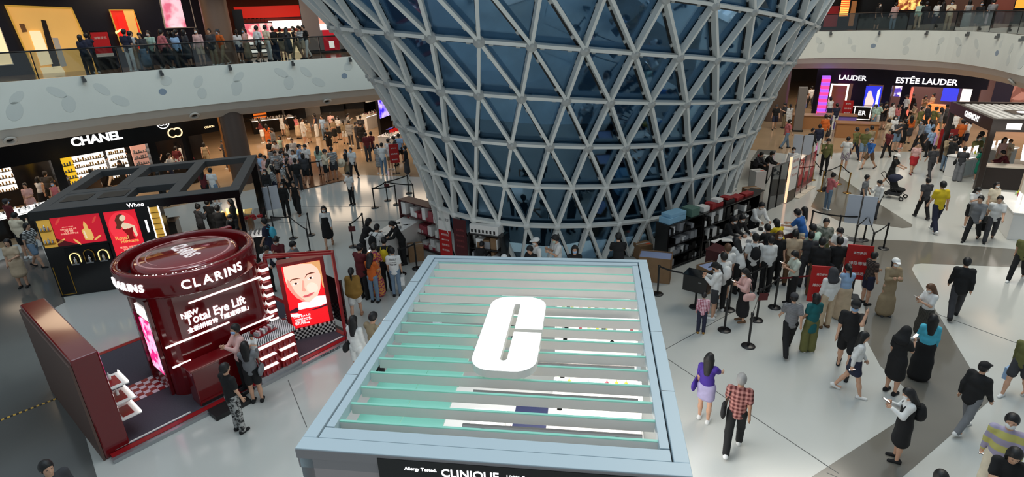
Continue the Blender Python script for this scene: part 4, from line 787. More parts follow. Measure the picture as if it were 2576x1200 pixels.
for x0, x1, z0, z1 in ((-5.3, -5.18, .05, 2.25), (-4.22, -4.1, .05, 2.25), (-5.3, -4.1, 2.15, 2.25)): lb(dr, 'white_edge', x0, x1, -.13, -.1, z0, z1, M_lit)
def stand_table(px, py, ang, lab):
    t = empty('display_counter', M=Matrix.Translation(at(px, py)) @ Matrix.Rotation(math.radians(ang), 4, 'Z'), label=lab, cat='counter'); lb(t, 'body', -1.1, 1.1, -.4, .4, 0, 1.0, M_bk)
    for x in (-.5, .45): lb(t, 'lit_border', x, x+.05, -.43, -.4, .1, 1.0, M_lit)
    lb(t, 'lit_border', -.5, .5, -.43, -.4, .95, 1.0, M_lit); lb(t, 'lit_border', -.5, .5, -.43, -.4, .1, .14, M_lit); text('ER', (0, -.43, .55), X, Zv, .45, M_sign, t, .005); lb(t, 'blue_tray', .55, 1.05, -.35, .3, 1.0, 1.03, mat('blue_tray', (60, 80, 220), .3, emit=.6)); lb(t, 'lit_border', -1.1, 1.1, -.42, -.4, .97, 1.0, M_lit)
stand_table(2165, 302, -30, 'black counter with a white lit square border before the navy shop front')
M_woodd = mat('tan_wood_desk', (168, 118, 76), .35)
for px, py, lab in ((2030, 322, 'tan wooden desk in the corridor left of the navy shop front'), (2150, 345, 'low tan wooden counter on the tan floor below the lit square'), (2100, 322, 'violet and wood counter beside the red sign on the right')):
    t = empty('wooden_counter', M=Matrix.Translation(at(px, py)) @ Matrix.Rotation(math.radians(-25), 4, 'Z'), label=lab, cat='counter'); w_ = 1.1
    lb(t, 'body', -w_, w_, -.45, .45, 0, .85, M_woodd if 'violet' not in lab else mat('violet_panel', (130, 110, 190), .4), .01); lb(t, 'top', -w_-.05, w_+.05, -.5, .5, .85, .9, M_woodd); lb(t, 'plinth', -w_+.05, w_-.05, -.42, .42, 0, .06, M_dark)
for px, py, h_, m, lab in ((2062, 300, 3.0, patmat('neon_strip', (255, 60, 130), (150, 80, 255), 'stripe', .7, emit=1.4), 'tall pink and violet neon pillar in the right corridor'), (2005, 330, 2.8, mat('grey_pillar', (120, 112, 106), .4), 'grey pillar sign by the brown column'), (2060, 262, 2.6, M_wallbrown, 'dark pillar in the right corridor'), (2085, 285, 2.8, mat('grey_shelf_wall', (110, 98, 94), .5), 'grey shelf tower in the right corridor')):
    t = empty('pillar_sign', M=Matrix.Translation(at(px, py)) @ Matrix.Rotation(math.radians(-20), 4, 'Z'), label=lab, cat='pillar'); lb(t, 'face', -.25, .25, -.2, .2, .1, h_, m); lb(t, 'base', -.3, .3, -.25, .25, 0, .1, M_dark)
for px, py, w_, h_, m, lab, tx in ((2470, 262, 3.2, 2.0, mat('slate_blue_board', (64, 62, 92), .5), 'slate blue hoarding board behind the dark kiosk roof', None), (2440, 232, 4., 3.2, patmat('brown_shop_glow', (190, 140, 110), (70, 48, 40), 'voronoi', 1.6, emit=.5), 'brown shop display at the far right under the mezzanine', None), (2535, 250, 4., 3.2, patmat('rose_shop_glow', (230, 160, 140), (110, 50, 40), 'voronoi', 1.8, emit=.6), 'rosy shop display at the right picture edge', 'OLAY')):
    p = at(px, py); t = empty('shop_board', M=Matrix.Translation((p.x, p.y, 0)) @ Matrix.Rotation(math.radians(-50), 4, 'Z'), label=lab, cat='board'); lb(t, 'face', -w_/2, w_/2, 0, .15, 0, h_, m); lb(t, 'edge', -w_/2-.05, -w_/2, -.02, .17, 0, h_, M_bk)
    if tx: text(tx, (0, -.02, 2.2), X, Zv, 1.4, M_sgn2, t, .01)
# upper right shops: orange glowing signs and dark furniture behind the balustrade
def rbox(px, D, ang, w_, z0, z1, m, nm, lab, cat='sign', txt=None):
    p = ray(px, 20); p.z = 0; p = p.normalized()*D; t = empty(nm, M=Matrix.Translation((p.x, p.y, Z2)) @ Matrix.Rotation(math.radians(ang), 4, 'Z'), label=lab, cat=cat)
    lb(t, 'face', -w_/2, w_/2, -.02, .0, z0, z1, m); lb(t, 'cabinet', -w_/2-.06, w_/2+.06, 0, .35, 0, z1+.06, M_bk)
    if txt: text(txt, (0, -.03, (z0+z1)/2), X, Zv, w_*.8, M_sign, t, .01)
    return t
M_og = mat('orange_lit_panel', (250, 150, 50), .4, emit=1.0)
rbox(2125, 49, -40, .55, .9, 3.4, patmat('orange_sign', (255, 190, 90), (220, 70, 20), 'stripe', 2.5, emit=1.3), 'vertical_sign', 'vertical orange glowing sign on the upper right floor'); rbox(2150, 50.5, -40, 1.6, .2, 1.9, mat('tan_seat_panel', (190, 130, 80), .5, emit=.15), 'tan_booth', 'tan booth beside the vertical orange sign', 'booth'); rbox(2285, 48, -45, 1.3, 1.2, 2.6, patmat('flame_sign', (255, 200, 110), (120, 50, 20), 'noise', 3, emit=1.2), 'round_light', 'flickering orange lamp display on the upper right floor', 'lamp'); rbox(2200, 50, -45, 2.2, .6, 2.2, M_bk, 'dark_shelf', 'dark shop shelf left of the flickering lamp display', 'shelf'); rbox(2420, 46, -60, 2.0, .2, 2.6, mat('dim_brown_front', (92, 60, 46), .5, emit=.1), 'shop_door', 'dim brown shop door on the upper right floor', 'door'); rbox(2530, 42, -65, 1.4, .2, 2.8, mat('dim_red_front', (120, 60, 46), .5, emit=.15), 'shop_door', 'dim reddish shop door near the right picture edge', 'door'); rbox(2570, 41, -65, .6, 1.2, 3.0, M_og, 'vertical_sign', 'orange glowing sign at the right picture edge of the upper floor'); rbox(2095, 50, -40, .9, .2, 1.6, mat('red_board2', (150, 24, 24), .4, emit=.2), 'red_board', 'small red board right beside the glass funnel on the upper floor', 'board')
# dark slatted-roof kiosk at the right
GM = Matrix.Translation((19.9, 23.1, 0)) @ Matrix.Rotation(math.radians(-20.6), 4, 'Z'); gk = empty('dark_kiosk', M=GM, label='dark brown kiosk with white slats on its roof at the right edge', cat='kiosk')
M_gb = mat('dark_brown_lacquer', (46, 36, 32), .3)
for x0, x1, y0, y1 in ((0, 5, 0, .15), (0, 5, 4.95, 5.1), (0, .15, .15, 4.95), (4.85, 5, .15, 4.95)): lb(gk, 'fascia', x0, x1, y0, y1, 2.5, 3.0, M_gb)
lb(gk, 'roof_panel', .15, 4.85, .15, 4.95, 2.86, 2.9, mat('grey_roof', (150, 140, 130), .5))
for i in range(16): lb(gk, 'roof_slat', .4+.27*i, .56+.27*i, .6, 4.5, 2.9, 2.98, M_wlam)
lb(gk, 'logo_board', 1.2, 4.6, 1.4, 2.6, 2.985, 3.0, M_bk); text('GIVENCHY', (2.9, 2.0, 3.005), X, Y, 2.8, M_sgn2, gk, .005, .02, hscale=1.3); text('GIVENCHY', (-.01, 2.2, 2.76), (0, -1, 0), Zv, 1.7, M_sgn2, gk, .005, .02)
for x, y in ((.1, .1), (.1, 5), (4.9, .1), (4.9, 5)): lb(gk, 'post', x-.1, x+.1, y-.1, y+.1, 0, 2.5, M_gb)
for i in range(3): lb(gk, 'counter', .3+1.6*i, 1.7+1.6*i, .2, .8, 0, .95, M_gb, .01); lb(gk, 'counter_top', .28+1.6*i, 1.72+1.6*i, .18, .82, .95, 1.0, M_whitelam2)
lb(gk, 'white_emblem', .5, 1.0, -.01, 0, 2.6, 2.85, M_sgn2)
# white tiered kiosk roof cut by the right edge, white counters below it
tk = empty('white_kiosk', M=Matrix.Translation((18.2, 19.6, 0)) @ Matrix.Rotation(math.radians(48), 4, 'Z'), label='white kiosk with stepped lit roof edge cut by the right picture edge', cat='kiosk')
for i in range(4): lb(tk, 'roof_tier', -.05+.06*i, 2.6, -2.6, -.05-.06*i, 2.2+.12*i, 2.28+.12*i, M_lit if i < 3 else M_wlam)
for x, y in ((.2, -.3), (2.3, -.3), (.2, -2.4)): lb(tk, 'post', x, x+.15, y-.15, y, 0, 2.2, M_whitelam2)
lb(tk, 'shelf_back', .25, 2.3, -.45, -.4, .4, 2.1, mat('tan_shelf', (196, 150, 110), .5))
for i in range(4): lb(tk, 'shelf', .25, 2.3, -.75, -.45, .4+.45*i, .43+.45*i, M_whitelam2)
def wcounter(px, py, ang, w_, d_, lab, prods=10):
    t = empty('white_counter', M=Matrix.Translation(at(px, py)) @ Matrix.Rotation(math.radians(ang), 4, 'Z'), label=lab, cat='counter')
    lb(t, 'body', -w_/2, w_/2, -d_/2, d_/2, 0, .92, M_wlam, .01); lb(t, 'top', -w_/2-.03, w_/2+.03, -d_/2-.03, d_/2+.03, .92, .96, M_wlam); lb(t, 'lit_edge', -w_/2-.04, w_/2+.04, -d_/2-.035, -d_/2-.03, .9, .94, M_lit); lb(t, 'drawer', -w_/2+.05, 0-.02, -d_/2-.012, -d_/2, .1, .8, M_kroof); lb(t, 'drawer', .02, w_/2-.05, -d_/2-.012, -d_/2, .1, .8, M_kroof)
    for i in range(3): lb(t, 'acrylic_card', -w_/2+.2+.5*i, -w_/2+.5+.5*i, .05, .07, .96, 1.3, M_lit)
    for i in range(prods): o = link('bottle', bottle, None, t, Matrix.Translation((random.uniform(-w_/2+.1, w_/2-.1), random.uniform(-d_/2+.08, 0), .96))); o.material_slots[0].link = 'OBJECT'; o.material_slots[0].material = PROD[i % 6]
wcounter(2548, 575, 62, 2.6, .9, 'white display counter with bottles near the right picture edge', 14); wcounter(2420, 440, 20, 1.5, .7, 'white topped counter among the shoppers below the dark kiosk', 8); wcounter(2500, 420, 20, 1.6, .7, 'white counter with papers behind the woman in the green dress', 6)

# ------------------------------------------------------------------ queue posts
M_pb = mat('black_post', (18, 18, 20), .35); M_pg = mat('gold_post', (176, 136, 70), .25, metal=.9); M_belt = mat('black_belt', (20, 20, 22), .7); M_rbelt = mat('dark_red_belt', (110, 22, 26), .7)
basem = MB().lathe([(0, .0), (.16, .0), (.165, .015), (.15, .03), (.03, .045), (0, .045)], 22).mesh('base'); polem = MB().lathe([(.028, .04), (.028, .84), (.036, .845), (.036, .915), (.02, .925), (0, .925)], 12).mesh('pole')
def stanchion(px, py, lab, gold=False, red=False):
    p = at(px, py); t = empty('queue_post', (p.x, p.y, 0), label=lab, cat='queue post', group='queue posts')
    for nm, me in (('base', basem), ('pole', polem)):
        o = link(nm, me, M_pb, t)
        if gold: o.material_slots[0].link = 'OBJECT'; o.material_slots[0].material = M_pg
    return t
def belt(a, b, m=None, tgt=None):
    "strap drawn from post a's cassette to post b (or a point)"
    pa = a.location; pb = b.location if tgt is None else tgt; d = Vector((pb.x-pa.x, pb.y-pa.y, 0)); L = d.length; d.normalize(); n = Vector((-d.y, d.x, 0))*.003
    mb = MB(); k = 6; vs = []
    for i in range(k+1):
        t_ = i/k; sag = -.03*4*t_*(1-t_)
        for dz in (.855, .905):
            for sg in (-1, 1): vs.append(d*(L*t_)+n*sg+Vector((0, 0, dz+sag)))
    f = []
    for i in range(k):
        o = 4*i; f += [(o, o+4, o+6, o+2), (o+1, o+3, o+7, o+5), (o+2, o+6, o+7, o+3), (o, o+1, o+5, o+4)]
    mb.add(vs, f).build('belt', m or M_belt, a)
QP = {}
for nm, px, py, lab in (
    ('a', 1654, 740, 'black queue post beside the right corner of the slatted roof'), ('b', 1822, 831, 'black queue post nearest the child in the plaid shirt'), ('c', 1833, 780, 'black queue post left of the woman in the pale pink jacket'), ('d', 1882, 871, 'nearest black queue post, before the striped polo man'), ('e', 1903, 806, 'black queue post with a small red notice, right of the pink jacket'), ('f', 1919, 740, 'black queue post behind the pink jacket woman'), ('g', 1948, 774, 'black queue post at the feet of the man in the pale green tee'), ('h', 1958, 702, 'black queue post behind the man in the pale green tee'),
    ('i', 2081, 758, 'black queue post beside the lower red sign'), ('j', 2222, 626, 'black queue post farthest right on the grey floor band'), ('k', 2186, 651, 'black queue post behind the man in the dark striped tee'), ('l', 2172, 604, 'black queue post under the white easel board'), ('m', 2145, 630, 'black queue post in the crowd before the easel board'), ('n', 2105, 604, 'black queue post at the back corner of the right queue'), ('o', 2036, 590, 'black queue post next to the papers counter'),
    ('p', 782, 592, 'black queue post right of the left queue pen'), ('q', 738, 600, 'black queue post at the far corner of the left queue pen'), ('r', 781, 635, 'black queue post nearest the advertising screen'), ('s', 693, 600, 'black queue post at the left end of the left queue pen'), ('u', 918, 593, 'black queue post left of the white counter'), ('v', 889, 621, 'black queue post before the white counter, at the left'), ('w', 943, 523, 'black queue post at the front left of the funnel queue'), ('x', 975, 505, 'black queue post with a notice in the funnel queue'), ('y', 998, 515, 'black queue post in the middle of the funnel queue'), ('z', 1029, 487, 'black queue post at the back of the funnel queue'), ('A', 1043, 513, 'black queue post of the funnel queue closest to the glass'), ('B', 1010, 690, 'black queue post at the near end of the white counter'), ('C', 1049, 676, 'black queue post left of the slatted roof corner'), ('D', 764, 449, 'black queue post at the left of the brown marble queue'), ('E', 809, 447, 'black queue post at the middle of the brown marble queue'), ('F', 828, 435, 'black queue post at the right of the brown marble queue')):
    QP[nm] = stanchion(px, py, lab)
for nm, px, py, lab in (('1', 2065, 481, 'gold queue post before the pink partition'), ('2', 2131, 486, 'gold queue post at the right of the gold row'), ('3', 2043, 453, 'gold queue post behind the pink partition'), ('4', 2108, 463, 'gold queue post in the middle of the gold row')): QP[nm] = stanchion(px, py, lab, True)
for a, b in ('bc', 'cf', 'de', 'eg', 'gh', 'fh', 'gi', 'jk', 'kl', 'ln', 'no', 'lm', 'pr', 'qr', 'qs', 'uv', 'wx', 'xz', 'yw', 'zA', 'xA', 'BC', 'DE', 'EF', '13', '14', '42'): belt(QP[a], QP[b], M_rbelt if a+b in ('gi', 'fh') else None)
belt(QP['a'], None, None, at(1712, 758)); 
def notice(q, lab, dx=.0):
    p = QP[q].location; t = empty('notice_card', (p.x+.06, p.y-.06, .62), label=lab, cat='sign'); lb(t, 'card', -.12, .12, -.005, .005, 0, .2, mat('maroon_card', (92, 30, 32), .5)); lb(t, 'hook', -.01, .01, -.004, .004, .2, .26, M_pb)
notice('e', 'small maroon notice hanging on the right queue belt'); notice('x', 'small dark notice hanging on the funnel queue belt'); notice('v', 'small dark notice on the belt before the white counter')

# ------------------------------------------------------------------ sign stands and easels
M_sred = mat('sign_red', (176, 24, 26), .4)
def redsign(px, py, ang, lab, h_=1.55, w_=.62, txt=('温馨提示', '排队等候', '请由此进')):
    p = at(px, py, h_-.5 if 'queue' in lab or 'teal' in lab else 0); t = empty('red_sign_stand', M=Matrix.Translation((p.x, p.y, 0)) @ Matrix.Rotation(math.radians(ang), 4, 'Z'), label=lab, cat='sign'); lb(t, 'panel', -w_/2, w_/2, -.02, .02, h_-1.0, h_, M_sred); lb(t, 'leg', -.025, .025, -.02, .02, .03, h_-1.0, M_pb); lb(t, 'foot', -.2, .2, -.16, .16, 0, .03, M_pb)
    for i, s_ in enumerate(txt): text(s_, (0, -.023, h_-.22-.3*i), X, Zv, w_*(.5, .7, .6)[i], M_wlam, t, .001, .01)
redsign(2158, 660, -20, 'larger red sign stand with pale lettering right of the queue'); redsign(2063, 715, -15, 'narrower red sign stand behind the woman in teal', 1.5, .5); redsign(2372, 398, -10, 'red sign stand on the pale floor below the dark kiosk', 1.5, .8); redsign(2125, 313, -25, 'red sign stand by the navy shop front', 1.6, .6); redsign(997, 437, 15, 'red sign stand left of the glass funnel', 1.6, .5)
def easel(px, py, ang, lab, w_=.85, h_=1.5):
    p = at(px, py); t = empty('notice_easel', M=Matrix.Translation((p.x, p.y, 0)) @ Matrix.Rotation(math.radians(ang), 4, 'Z'), label=lab, cat='sign'); m = mat('pale_grey_board', (196, 202, 214), .4)
    lb(t, 'board', -w_/2, -.025, -.02, .02, h_-1.0, h_, m); lb(t, 'board', .025, w_/2, -.02, .02, h_-1.0, h_, m); lb(t, 'pole', -.02, .02, .02, .05, .03, h_-.05, M_steel); lb(t, 'foot', -.25, .25, -.18, .18, 0, .03, M_steel)
easel(690, 553, 30, 'pale double notice board on a steel easel beside the black kiosk', .7, 1.45); easel(2150, 604, -30, 'pale double notice board on an easel behind the right queue', .85, 1.6); easel(2012, 412, -30, 'pale double notice board on an easel behind the staff desks', .9, 1.5)
def rollup(px, py, z, ang, lab, dark=False):
    p = at(px, py, z); t = empty('roll_up_banner', M=Matrix.Translation((p.x, p.y, 0)) @ Matrix.Rotation(math.radians(ang), 4, 'Z'), label=lab, cat='banner'); m = mat('maroon_banner', (74, 24, 28), .5) if dark else M_sred
    lb(t, 'sheet', -.25, .25, -.008, .008, .25, 1.25 if not dark else 1.85, m); lb(t, 'foot', -.27, .27, -.1, .1, 0, .05, M_steel)
    if not dark: lb(t, 'white_head', -.25, .25, -.008, .008, 1.25, 1.88, M_wlam); lb(t, 'white_foot', -.25, .25, -.008, .008, .05, .25, M_wlam); text('超级预定', (0, -.01, 1.62), X, Zv, .42, M_dnavy, t, .001)
    for i in range(4): text(('取货须知', '请出示订单', '扫码登记', '依次排队')[i], (0, -.01, (1.1 if not dark else 1.5)-.18*i), X, Zv, .3, M_wlam if not dark else mat('dim_red_print', (150, 70, 70), .5), t, .001)
rollup(1115, 535, 1.85, -33, 'white and red roll-up banner left of the dark bookshelf'); rollup(1155, 552, 1.85, -33, 'dark maroon roll-up banner beside the red one', True)

# ------------------------------------------------------------------ shelves, counters and cartons round the funnel's foot
def shelving(o, ang, L, d_, h_, n, m, lab, prod, back=True, nm='storage_shelf', seed=0):
    rr = random.Random(seed); t = empty(nm, M=Matrix.Translation((o[0], o[1], 0)) @ Matrix.Rotation(math.radians(ang), 4, 'Z'), label=lab, cat='shelf')
    for x in (0, L-.05): lb(t, 'side', x, x+.05, 0, d_, 0, h_, m)
    if back: lb(t, 'back', .05, L-.05, d_-.03, d_, .05, h_-.03, m)
    for i in range(n): lb(t, 'shelf_board', .05, L-.05, 0, d_-.03, .08+i*(h_-.11)/(n-1), .11+i*(h_-.11)/(n-1), m)
    for mm in prod:
        ps = MB()
        for i in range(n-1):
            x = .08
            while x < L-.25:
                wd = rr.uniform(.08, .28); hh = rr.uniform(.08, (h_-.11)/(n-1)-.08)
                if rr.random() < .9/len(prod)+.12: ps.bx(x, x+wd*.85, .03+rr.random()*.06, d_-.08, .111+i*(h_-.11)/(n-1), .111+i*(h_-.11)/(n-1)+hh)
                x += wd
        tag(ps.build('stored_goods', mm, t), kind='stuff')
    return t
M_mar = mat('maroon_board', (70, 22, 26), .4); M_card = mat('brown_cardboard', (136, 106, 76), .8, noise=.08, nscale=5); M_cardin = mat('blue_grey_lining', (142, 154, 190), .6)
shelving((-4.0, 19.3), -42, 2.2, .5, 1.7, 4, M_mar, 'maroon storage shelf with white bags left of the glass funnel', (M_wlam, PROD[5], PROD[4]), seed=1)
ds_ = shelving((-1.35, 16.15), -36+12, 1.15, .5, 1.5, 4, M_bk, 'dark bookshelf with packs standing below the funnel grid', (PROD[4], M_card, PROD[3]), seed=2)
wb = empty('white_carton_row', M=ds_.matrix_basis @ Matrix.Translation((.55, .25, 1.5)), label='long white carton with cut-out windows on top of the dark bookshelf', cat='box'); lb(wb, 'carton', -.5, .45, -.2, .2, 0, .28, M_wlam, .01)
for i in range(7): lb(wb, 'window', -.45+.125*i, -.39+.125*i, -.205, -.2, .04, .14, M_dark)
r1 = shelving((4.75, 16.0), 34, 1.65, .5, 1.55, 5, M_bk, 'black shelf with white packs and pale blue cartons on top', (PROD[4], PROD[3], M_dark), seed=3)
r2 = shelving((6.15, 16.95), 36, 3.2, .5, 1.55, 4, M_bk, 'long black shelf with red cartons on top right of the funnel', (M_bk, PROD[4], M_dark), seed=4)
def boxes(root, items):
    for x, y, z, dx, dy, dz, m, lab in items:
        o = MB().bx(-dx/2, dx/2, -dy/2, dy/2, 0, dz).build('carton', m); o.matrix_world = root.matrix_basis @ Matrix.Translation((x, y, z)) @ Matrix.Rotation(random.uniform(-.15, .15), 4, 'Z'); bev(o, .006); tag(o, lab, 'box')
M_pblue = mat('pale_blue_carton', (132, 178, 206), .5); M_rbox = mat('red_carton', (150, 26, 30), .4); M_gbox = mat('dull_green_carton', (84, 116, 104), .6)
boxes(r1, ((.45, .25, 1.55, .8, .4, .18, M_pblue, 'pale blue carton lying on the black shelf, left'), (.5, .25, 1.735, .7, .38, .1, M_pblue, 'pale blue carton on top of another on the black shelf'), (1.3, .25, 1.55, .4, .4, .26, M_gbox, 'dull green carton on the right end of the black shelf')))
boxes(r2, ((.25, .25, 1.55, .3, .3, .16, M_wlam, 'white carton at the near end of the long black shelf'), (.6, .22, 1.55, .22, .3, .2, M_rbox, 'red carton beside the white one on the long black shelf'), (.95, .25, 1.55, .35, .3, .14, M_rbox, 'flat red carton on the long black shelf'), (.98, .25, 1.70, .3, .28, .1, M_wlam, 'white lid box stacked on a red carton'), (1.5, .25, 1.55, .5, .35, .12, M_dark, 'flat black carton on the long black shelf'), (1.5, .25, 1.68, .3, .3, .08, M_rbox, 'red carton on the flat black carton'), (2.1, .25, 1.55, .5, .3, .1, M_rbox, 'long red carton near the far end of the black shelf'), (2.7, .25, 1.55, .5, .25, .1, M_rbox, 'red carton at the far end of the long black shelf')))
def carton_open(px, py, z, ang, s_, lab, inside=M_cardin):
    p = at(px, py, z); t = empty('open_carton', M=Matrix.Translation((p.x, p.y, 0)) @ Matrix.Rotation(math.radians(ang), 4, 'Z'), label=lab, cat='box'); w_, d_, h_ = s_
    for x0, x1, y0, y1 in ((-w_/2, w_/2, -d_/2, -d_/2+.015), (-w_/2, w_/2, d_/2-.015, d_/2), (-w_/2, -w_/2+.015, -d_/2, d_/2), (w_/2-.015, w_/2, -d_/2, d_/2)): lb(t, 'side', x0, x1, y0, y1, 0, h_, M_card)
    lb(t, 'fill', -w_/2+.015, w_/2-.015, -d_/2+.015, d_/2-.015, 0, h_-.04, inside)
carton_open(1650, 640, .8, -20, (.95, .6, .8), 'big open brown carton with blue grey lining by the roof corner'); carton_open(1788, 668, .75, 25, (.6, .5, .75), 'open carton with blue grey lining behind the black box')
for px, py, z, ang, s_, lab in ((1618, 612, .5, 20, (.5, .4, .5), 'closed brown carton with an orange label'), (1288, 635, .5, -10, (.6, .4, .45), 'taped brown carton right of the dark bookshelf'), (1045, 625, .4, 15, (.5, .45, .55), 'brown carton standing before the maroon shelf'), (1030, 560, .4, 10, (.45, .4, .5), 'brown carton behind the staff woman at the white counter'), (1040, 590, .3, 5, (.4, .4, .3), 'grey white carton between the brown cartons'), (1890, 478, .5, 10, (.6, .45, .6), 'brown carton behind the long black shelf'), (1905, 450, .5, 10, (.5, .5, .9), 'white storage box with red label beside the glass panels')):
    p = at(px, py, z); t = empty('closed_carton', M=Matrix.Translation((p.x, p.y, 0)) @ Matrix.Rotation(math.radians(ang), 4, 'Z'), label=lab, cat='box'); w_, d_, h_ = s_; lb(t, 'body', -w_/2, w_/2, -d_/2, d_/2, 0, h_, M_wlam if 'white' in lab else M_card, .008); lb(t, 'tape', -w_/2-.002, w_/2+.002, -.03, .03, h_-.02, h_+.003, mat('tape', (190, 186, 178), .3))
    if 'orange' in lab or 'red' in lab: lb(t, 'label', .05, .2, -.15, -.05, h_, h_+.004, mat('orange_label', (226, 84, 40), .5))
# black box on a foot, counters
bb = empty('black_box_stand', M=Matrix.Translation((4.95, 13.7, 0)) @ Matrix.Rotation(math.radians(-38), 4, 'Z'), label='black box on a round-footed pole beside the child', cat='stand'); lb(bb, 'box', -.32, .32, -.22, .22, .55, 1.0, M_bk, .01); lb(bb, 'lid', -.34, .34, -.24, .24, 1.0, 1.03, M_blackgloss, .008); link('base', basem, None, bb); MB().lathe([(.03, .04), (.03, .55)], 10).build('pole', M_pb, bb); lb(bb, 'latch', .1, .18, -.226, -.22, .85, .88, M_steel)
def counter(o, ang, w_, d_, h_, mb, mt, lab, nm='service_counter', items=()):
    t = empty(nm, M=Matrix.Translation((o[0], o[1], 0)) @ Matrix.Rotation(math.radians(ang), 4, 'Z'), label=lab, cat='counter'); lb(t, 'body', 0, w_, 0, d_, 0, h_, mb, .008); lb(t, 'top', -.02, w_+.02, -.02, d_+.02, h_, h_+.03, mt); lb(t, 'kick_board', .03, w_-.03, -.004, 0, 0, .08, M_dark); return t
counter((-4.1, 16.95), 66, 2.6, .75, 1.0, M_wlam, M_wlam, 'white service counter left of the glass funnel with papers on it'); counter((5.75, 15.45), -46, .5, 1.0, .95, M_mar, M_mar, 'maroon counter front behind the people in white tees'); c_ = counter((6.5, 15.35), 28, 3.0, .8, .95, M_mar, M_wlam, 'long counter covered in papers before the right queue')
counter((11.9, 25.2), 60, 2.6, .8, .95, M_bk, M_bk, 'black staff desk behind the glass partition'); counter((9.9, 27.6), 20, 1.6, .7, .95, M_card, M_blackgloss, 'rear staff desk beside the funnel'); counter((9.1, 20.05), 50, 1.1, .5, 1.0, M_bk, M_bk, 'black desk between the long shelf and glass panels')
def litter(c0, ang, w_, d_, z, n, lab, seed):
    rr = random.Random(seed); Mx = Matrix.Translation((c0[0], c0[1], z)) @ Matrix.Rotation(math.radians(ang), 4, 'Z')
    for i in range(n):
        k = i % 3; x, y = rr.uniform(.1, w_-.2), rr.uniform(.1, d_-.1)
        o = (MB().bx(-.1, .1, -.14, .14, 0, .004) if k == 0 else MB().bx(-.07, .07, -.05, .05, 0, .08) if k == 1 else MB().bx(-.12, .12, -.09, .09, 0, .03)).build(('paper_sheet', 'small_box', 'receipt_tray')[k], M_wlam if k != 1 else random.choice((M_rbox, M_dark, PROD[3])))
        o.matrix_world = Mx @ Matrix.Translation((x, y, .0)) @ Matrix.Rotation(rr.uniform(0, 3), 4, 'Z'); tag(o, ('white paper sheet lying on the ', 'small box standing on the ', 'white tray on the ')[k]+lab, ('paper', 'box', 'tray')[k], 'things on the '+lab)
litter((-4.1, 16.95), 66, 2.6, .75, 1.032, 12, 'white service counter', 5); litter((6.5, 15.35), 28, 3.0, .8, .982, 20, 'papers counter', 6); litter((11.9, 25.2), 60, 2.6, .8, .982, 8, 'black staff desk', 7)
# partitions right of the funnel
pt = empty('glass_partition', (10.27, 21.4, 0), math.radians(38), 'grey glass partition panels in steel frames right of the funnel', 'partition')
for i in range(2): lb(pt, 'pane', .05+.62*i, .6+.62*i, -.01, .01, .05, 1.75, clearmat('grey_partition_glass', (150, 160, 170), .2)); lb(pt, 'upright', .62*i, .62*i+.04, -.03, .03, 0, 1.8, M_dark)
lb(pt, 'top_rail', 0, 1.28, -.03, .03, 1.76, 1.8, M_steel)
lp = empty('lit_notice_panel', (11.38, 22.24, 0), math.radians(42), 'white notice panel with a glowing edge strip beside the glass partition', 'sign'); lb(lp, 'panel', 0, .75, -.04, .04, .5, 1.95, M_wlam); lb(lp, 'lower_panel', 0, .75, -.04, .04, .03, .5, mat('bronze_dark', (80, 66, 52), .4)); lb(lp, 'glow_strip', -.03, 0, -.045, .045, .03, 1.95, mat('warm_glow_strip', (255, 190, 150), .4, emit=1.6))
for i in range(3): text(('排队须知', '请保持距离', '凭号入场')[i], (.38, -.043, 1.75-.3*i), X, Zv, .5, mat('rose_print', (200, 130, 120), .5), lp, .001)
for i in range(3):
    t = empty('pink_partition', (12.05+.52*i, 22.85+.55*i, 0), math.radians(46), ('translucent pink partition panel nearest the lit notice panel', 'translucent pink partition panel in the middle of three', 'translucent pink partition panel farthest from the lit notice panel')[i], 'partition'); MB().bx(.02, .7, -.01, .01, .25, 1.65).build('pane', clearmat('pink_translucent', (222, 150, 150), .12), t); lb(t, 'foot', 0, .72, -.2, .2, 0, .04, M_whitelam2); lb(t, 'edge', 0, .02, -.02, .02, .04, 1.68, M_steel); lb(t, 'red_print', .2, .6, -.014, -.01, .5, .95, mat('pink_red_print', (190, 60, 66), .5))
# hazard tape on the dark floor at the left
tp = empty('hazard_tape', (0, 0, 0), 0, 'yellow and black hazard tape stuck on the dark floor', 'tape'); A, B = at(-20, 1066), at(168, 993); d = (B-A).normalized(); L = (B-A).length; n = Vector((-d.y, d.x, 0))*.035; k = 26
for i in range(k): a, b = A+d*(L*i/k), A+d*(L*(i+1)/k); MB().prism([(q.x, q.y) for q in (a+n, b+n, b-n, a-n)], .004, .007).build('tape_block', mat('tape_yellow', (206, 160, 60), .5) if i % 2 else M_dark, tp)

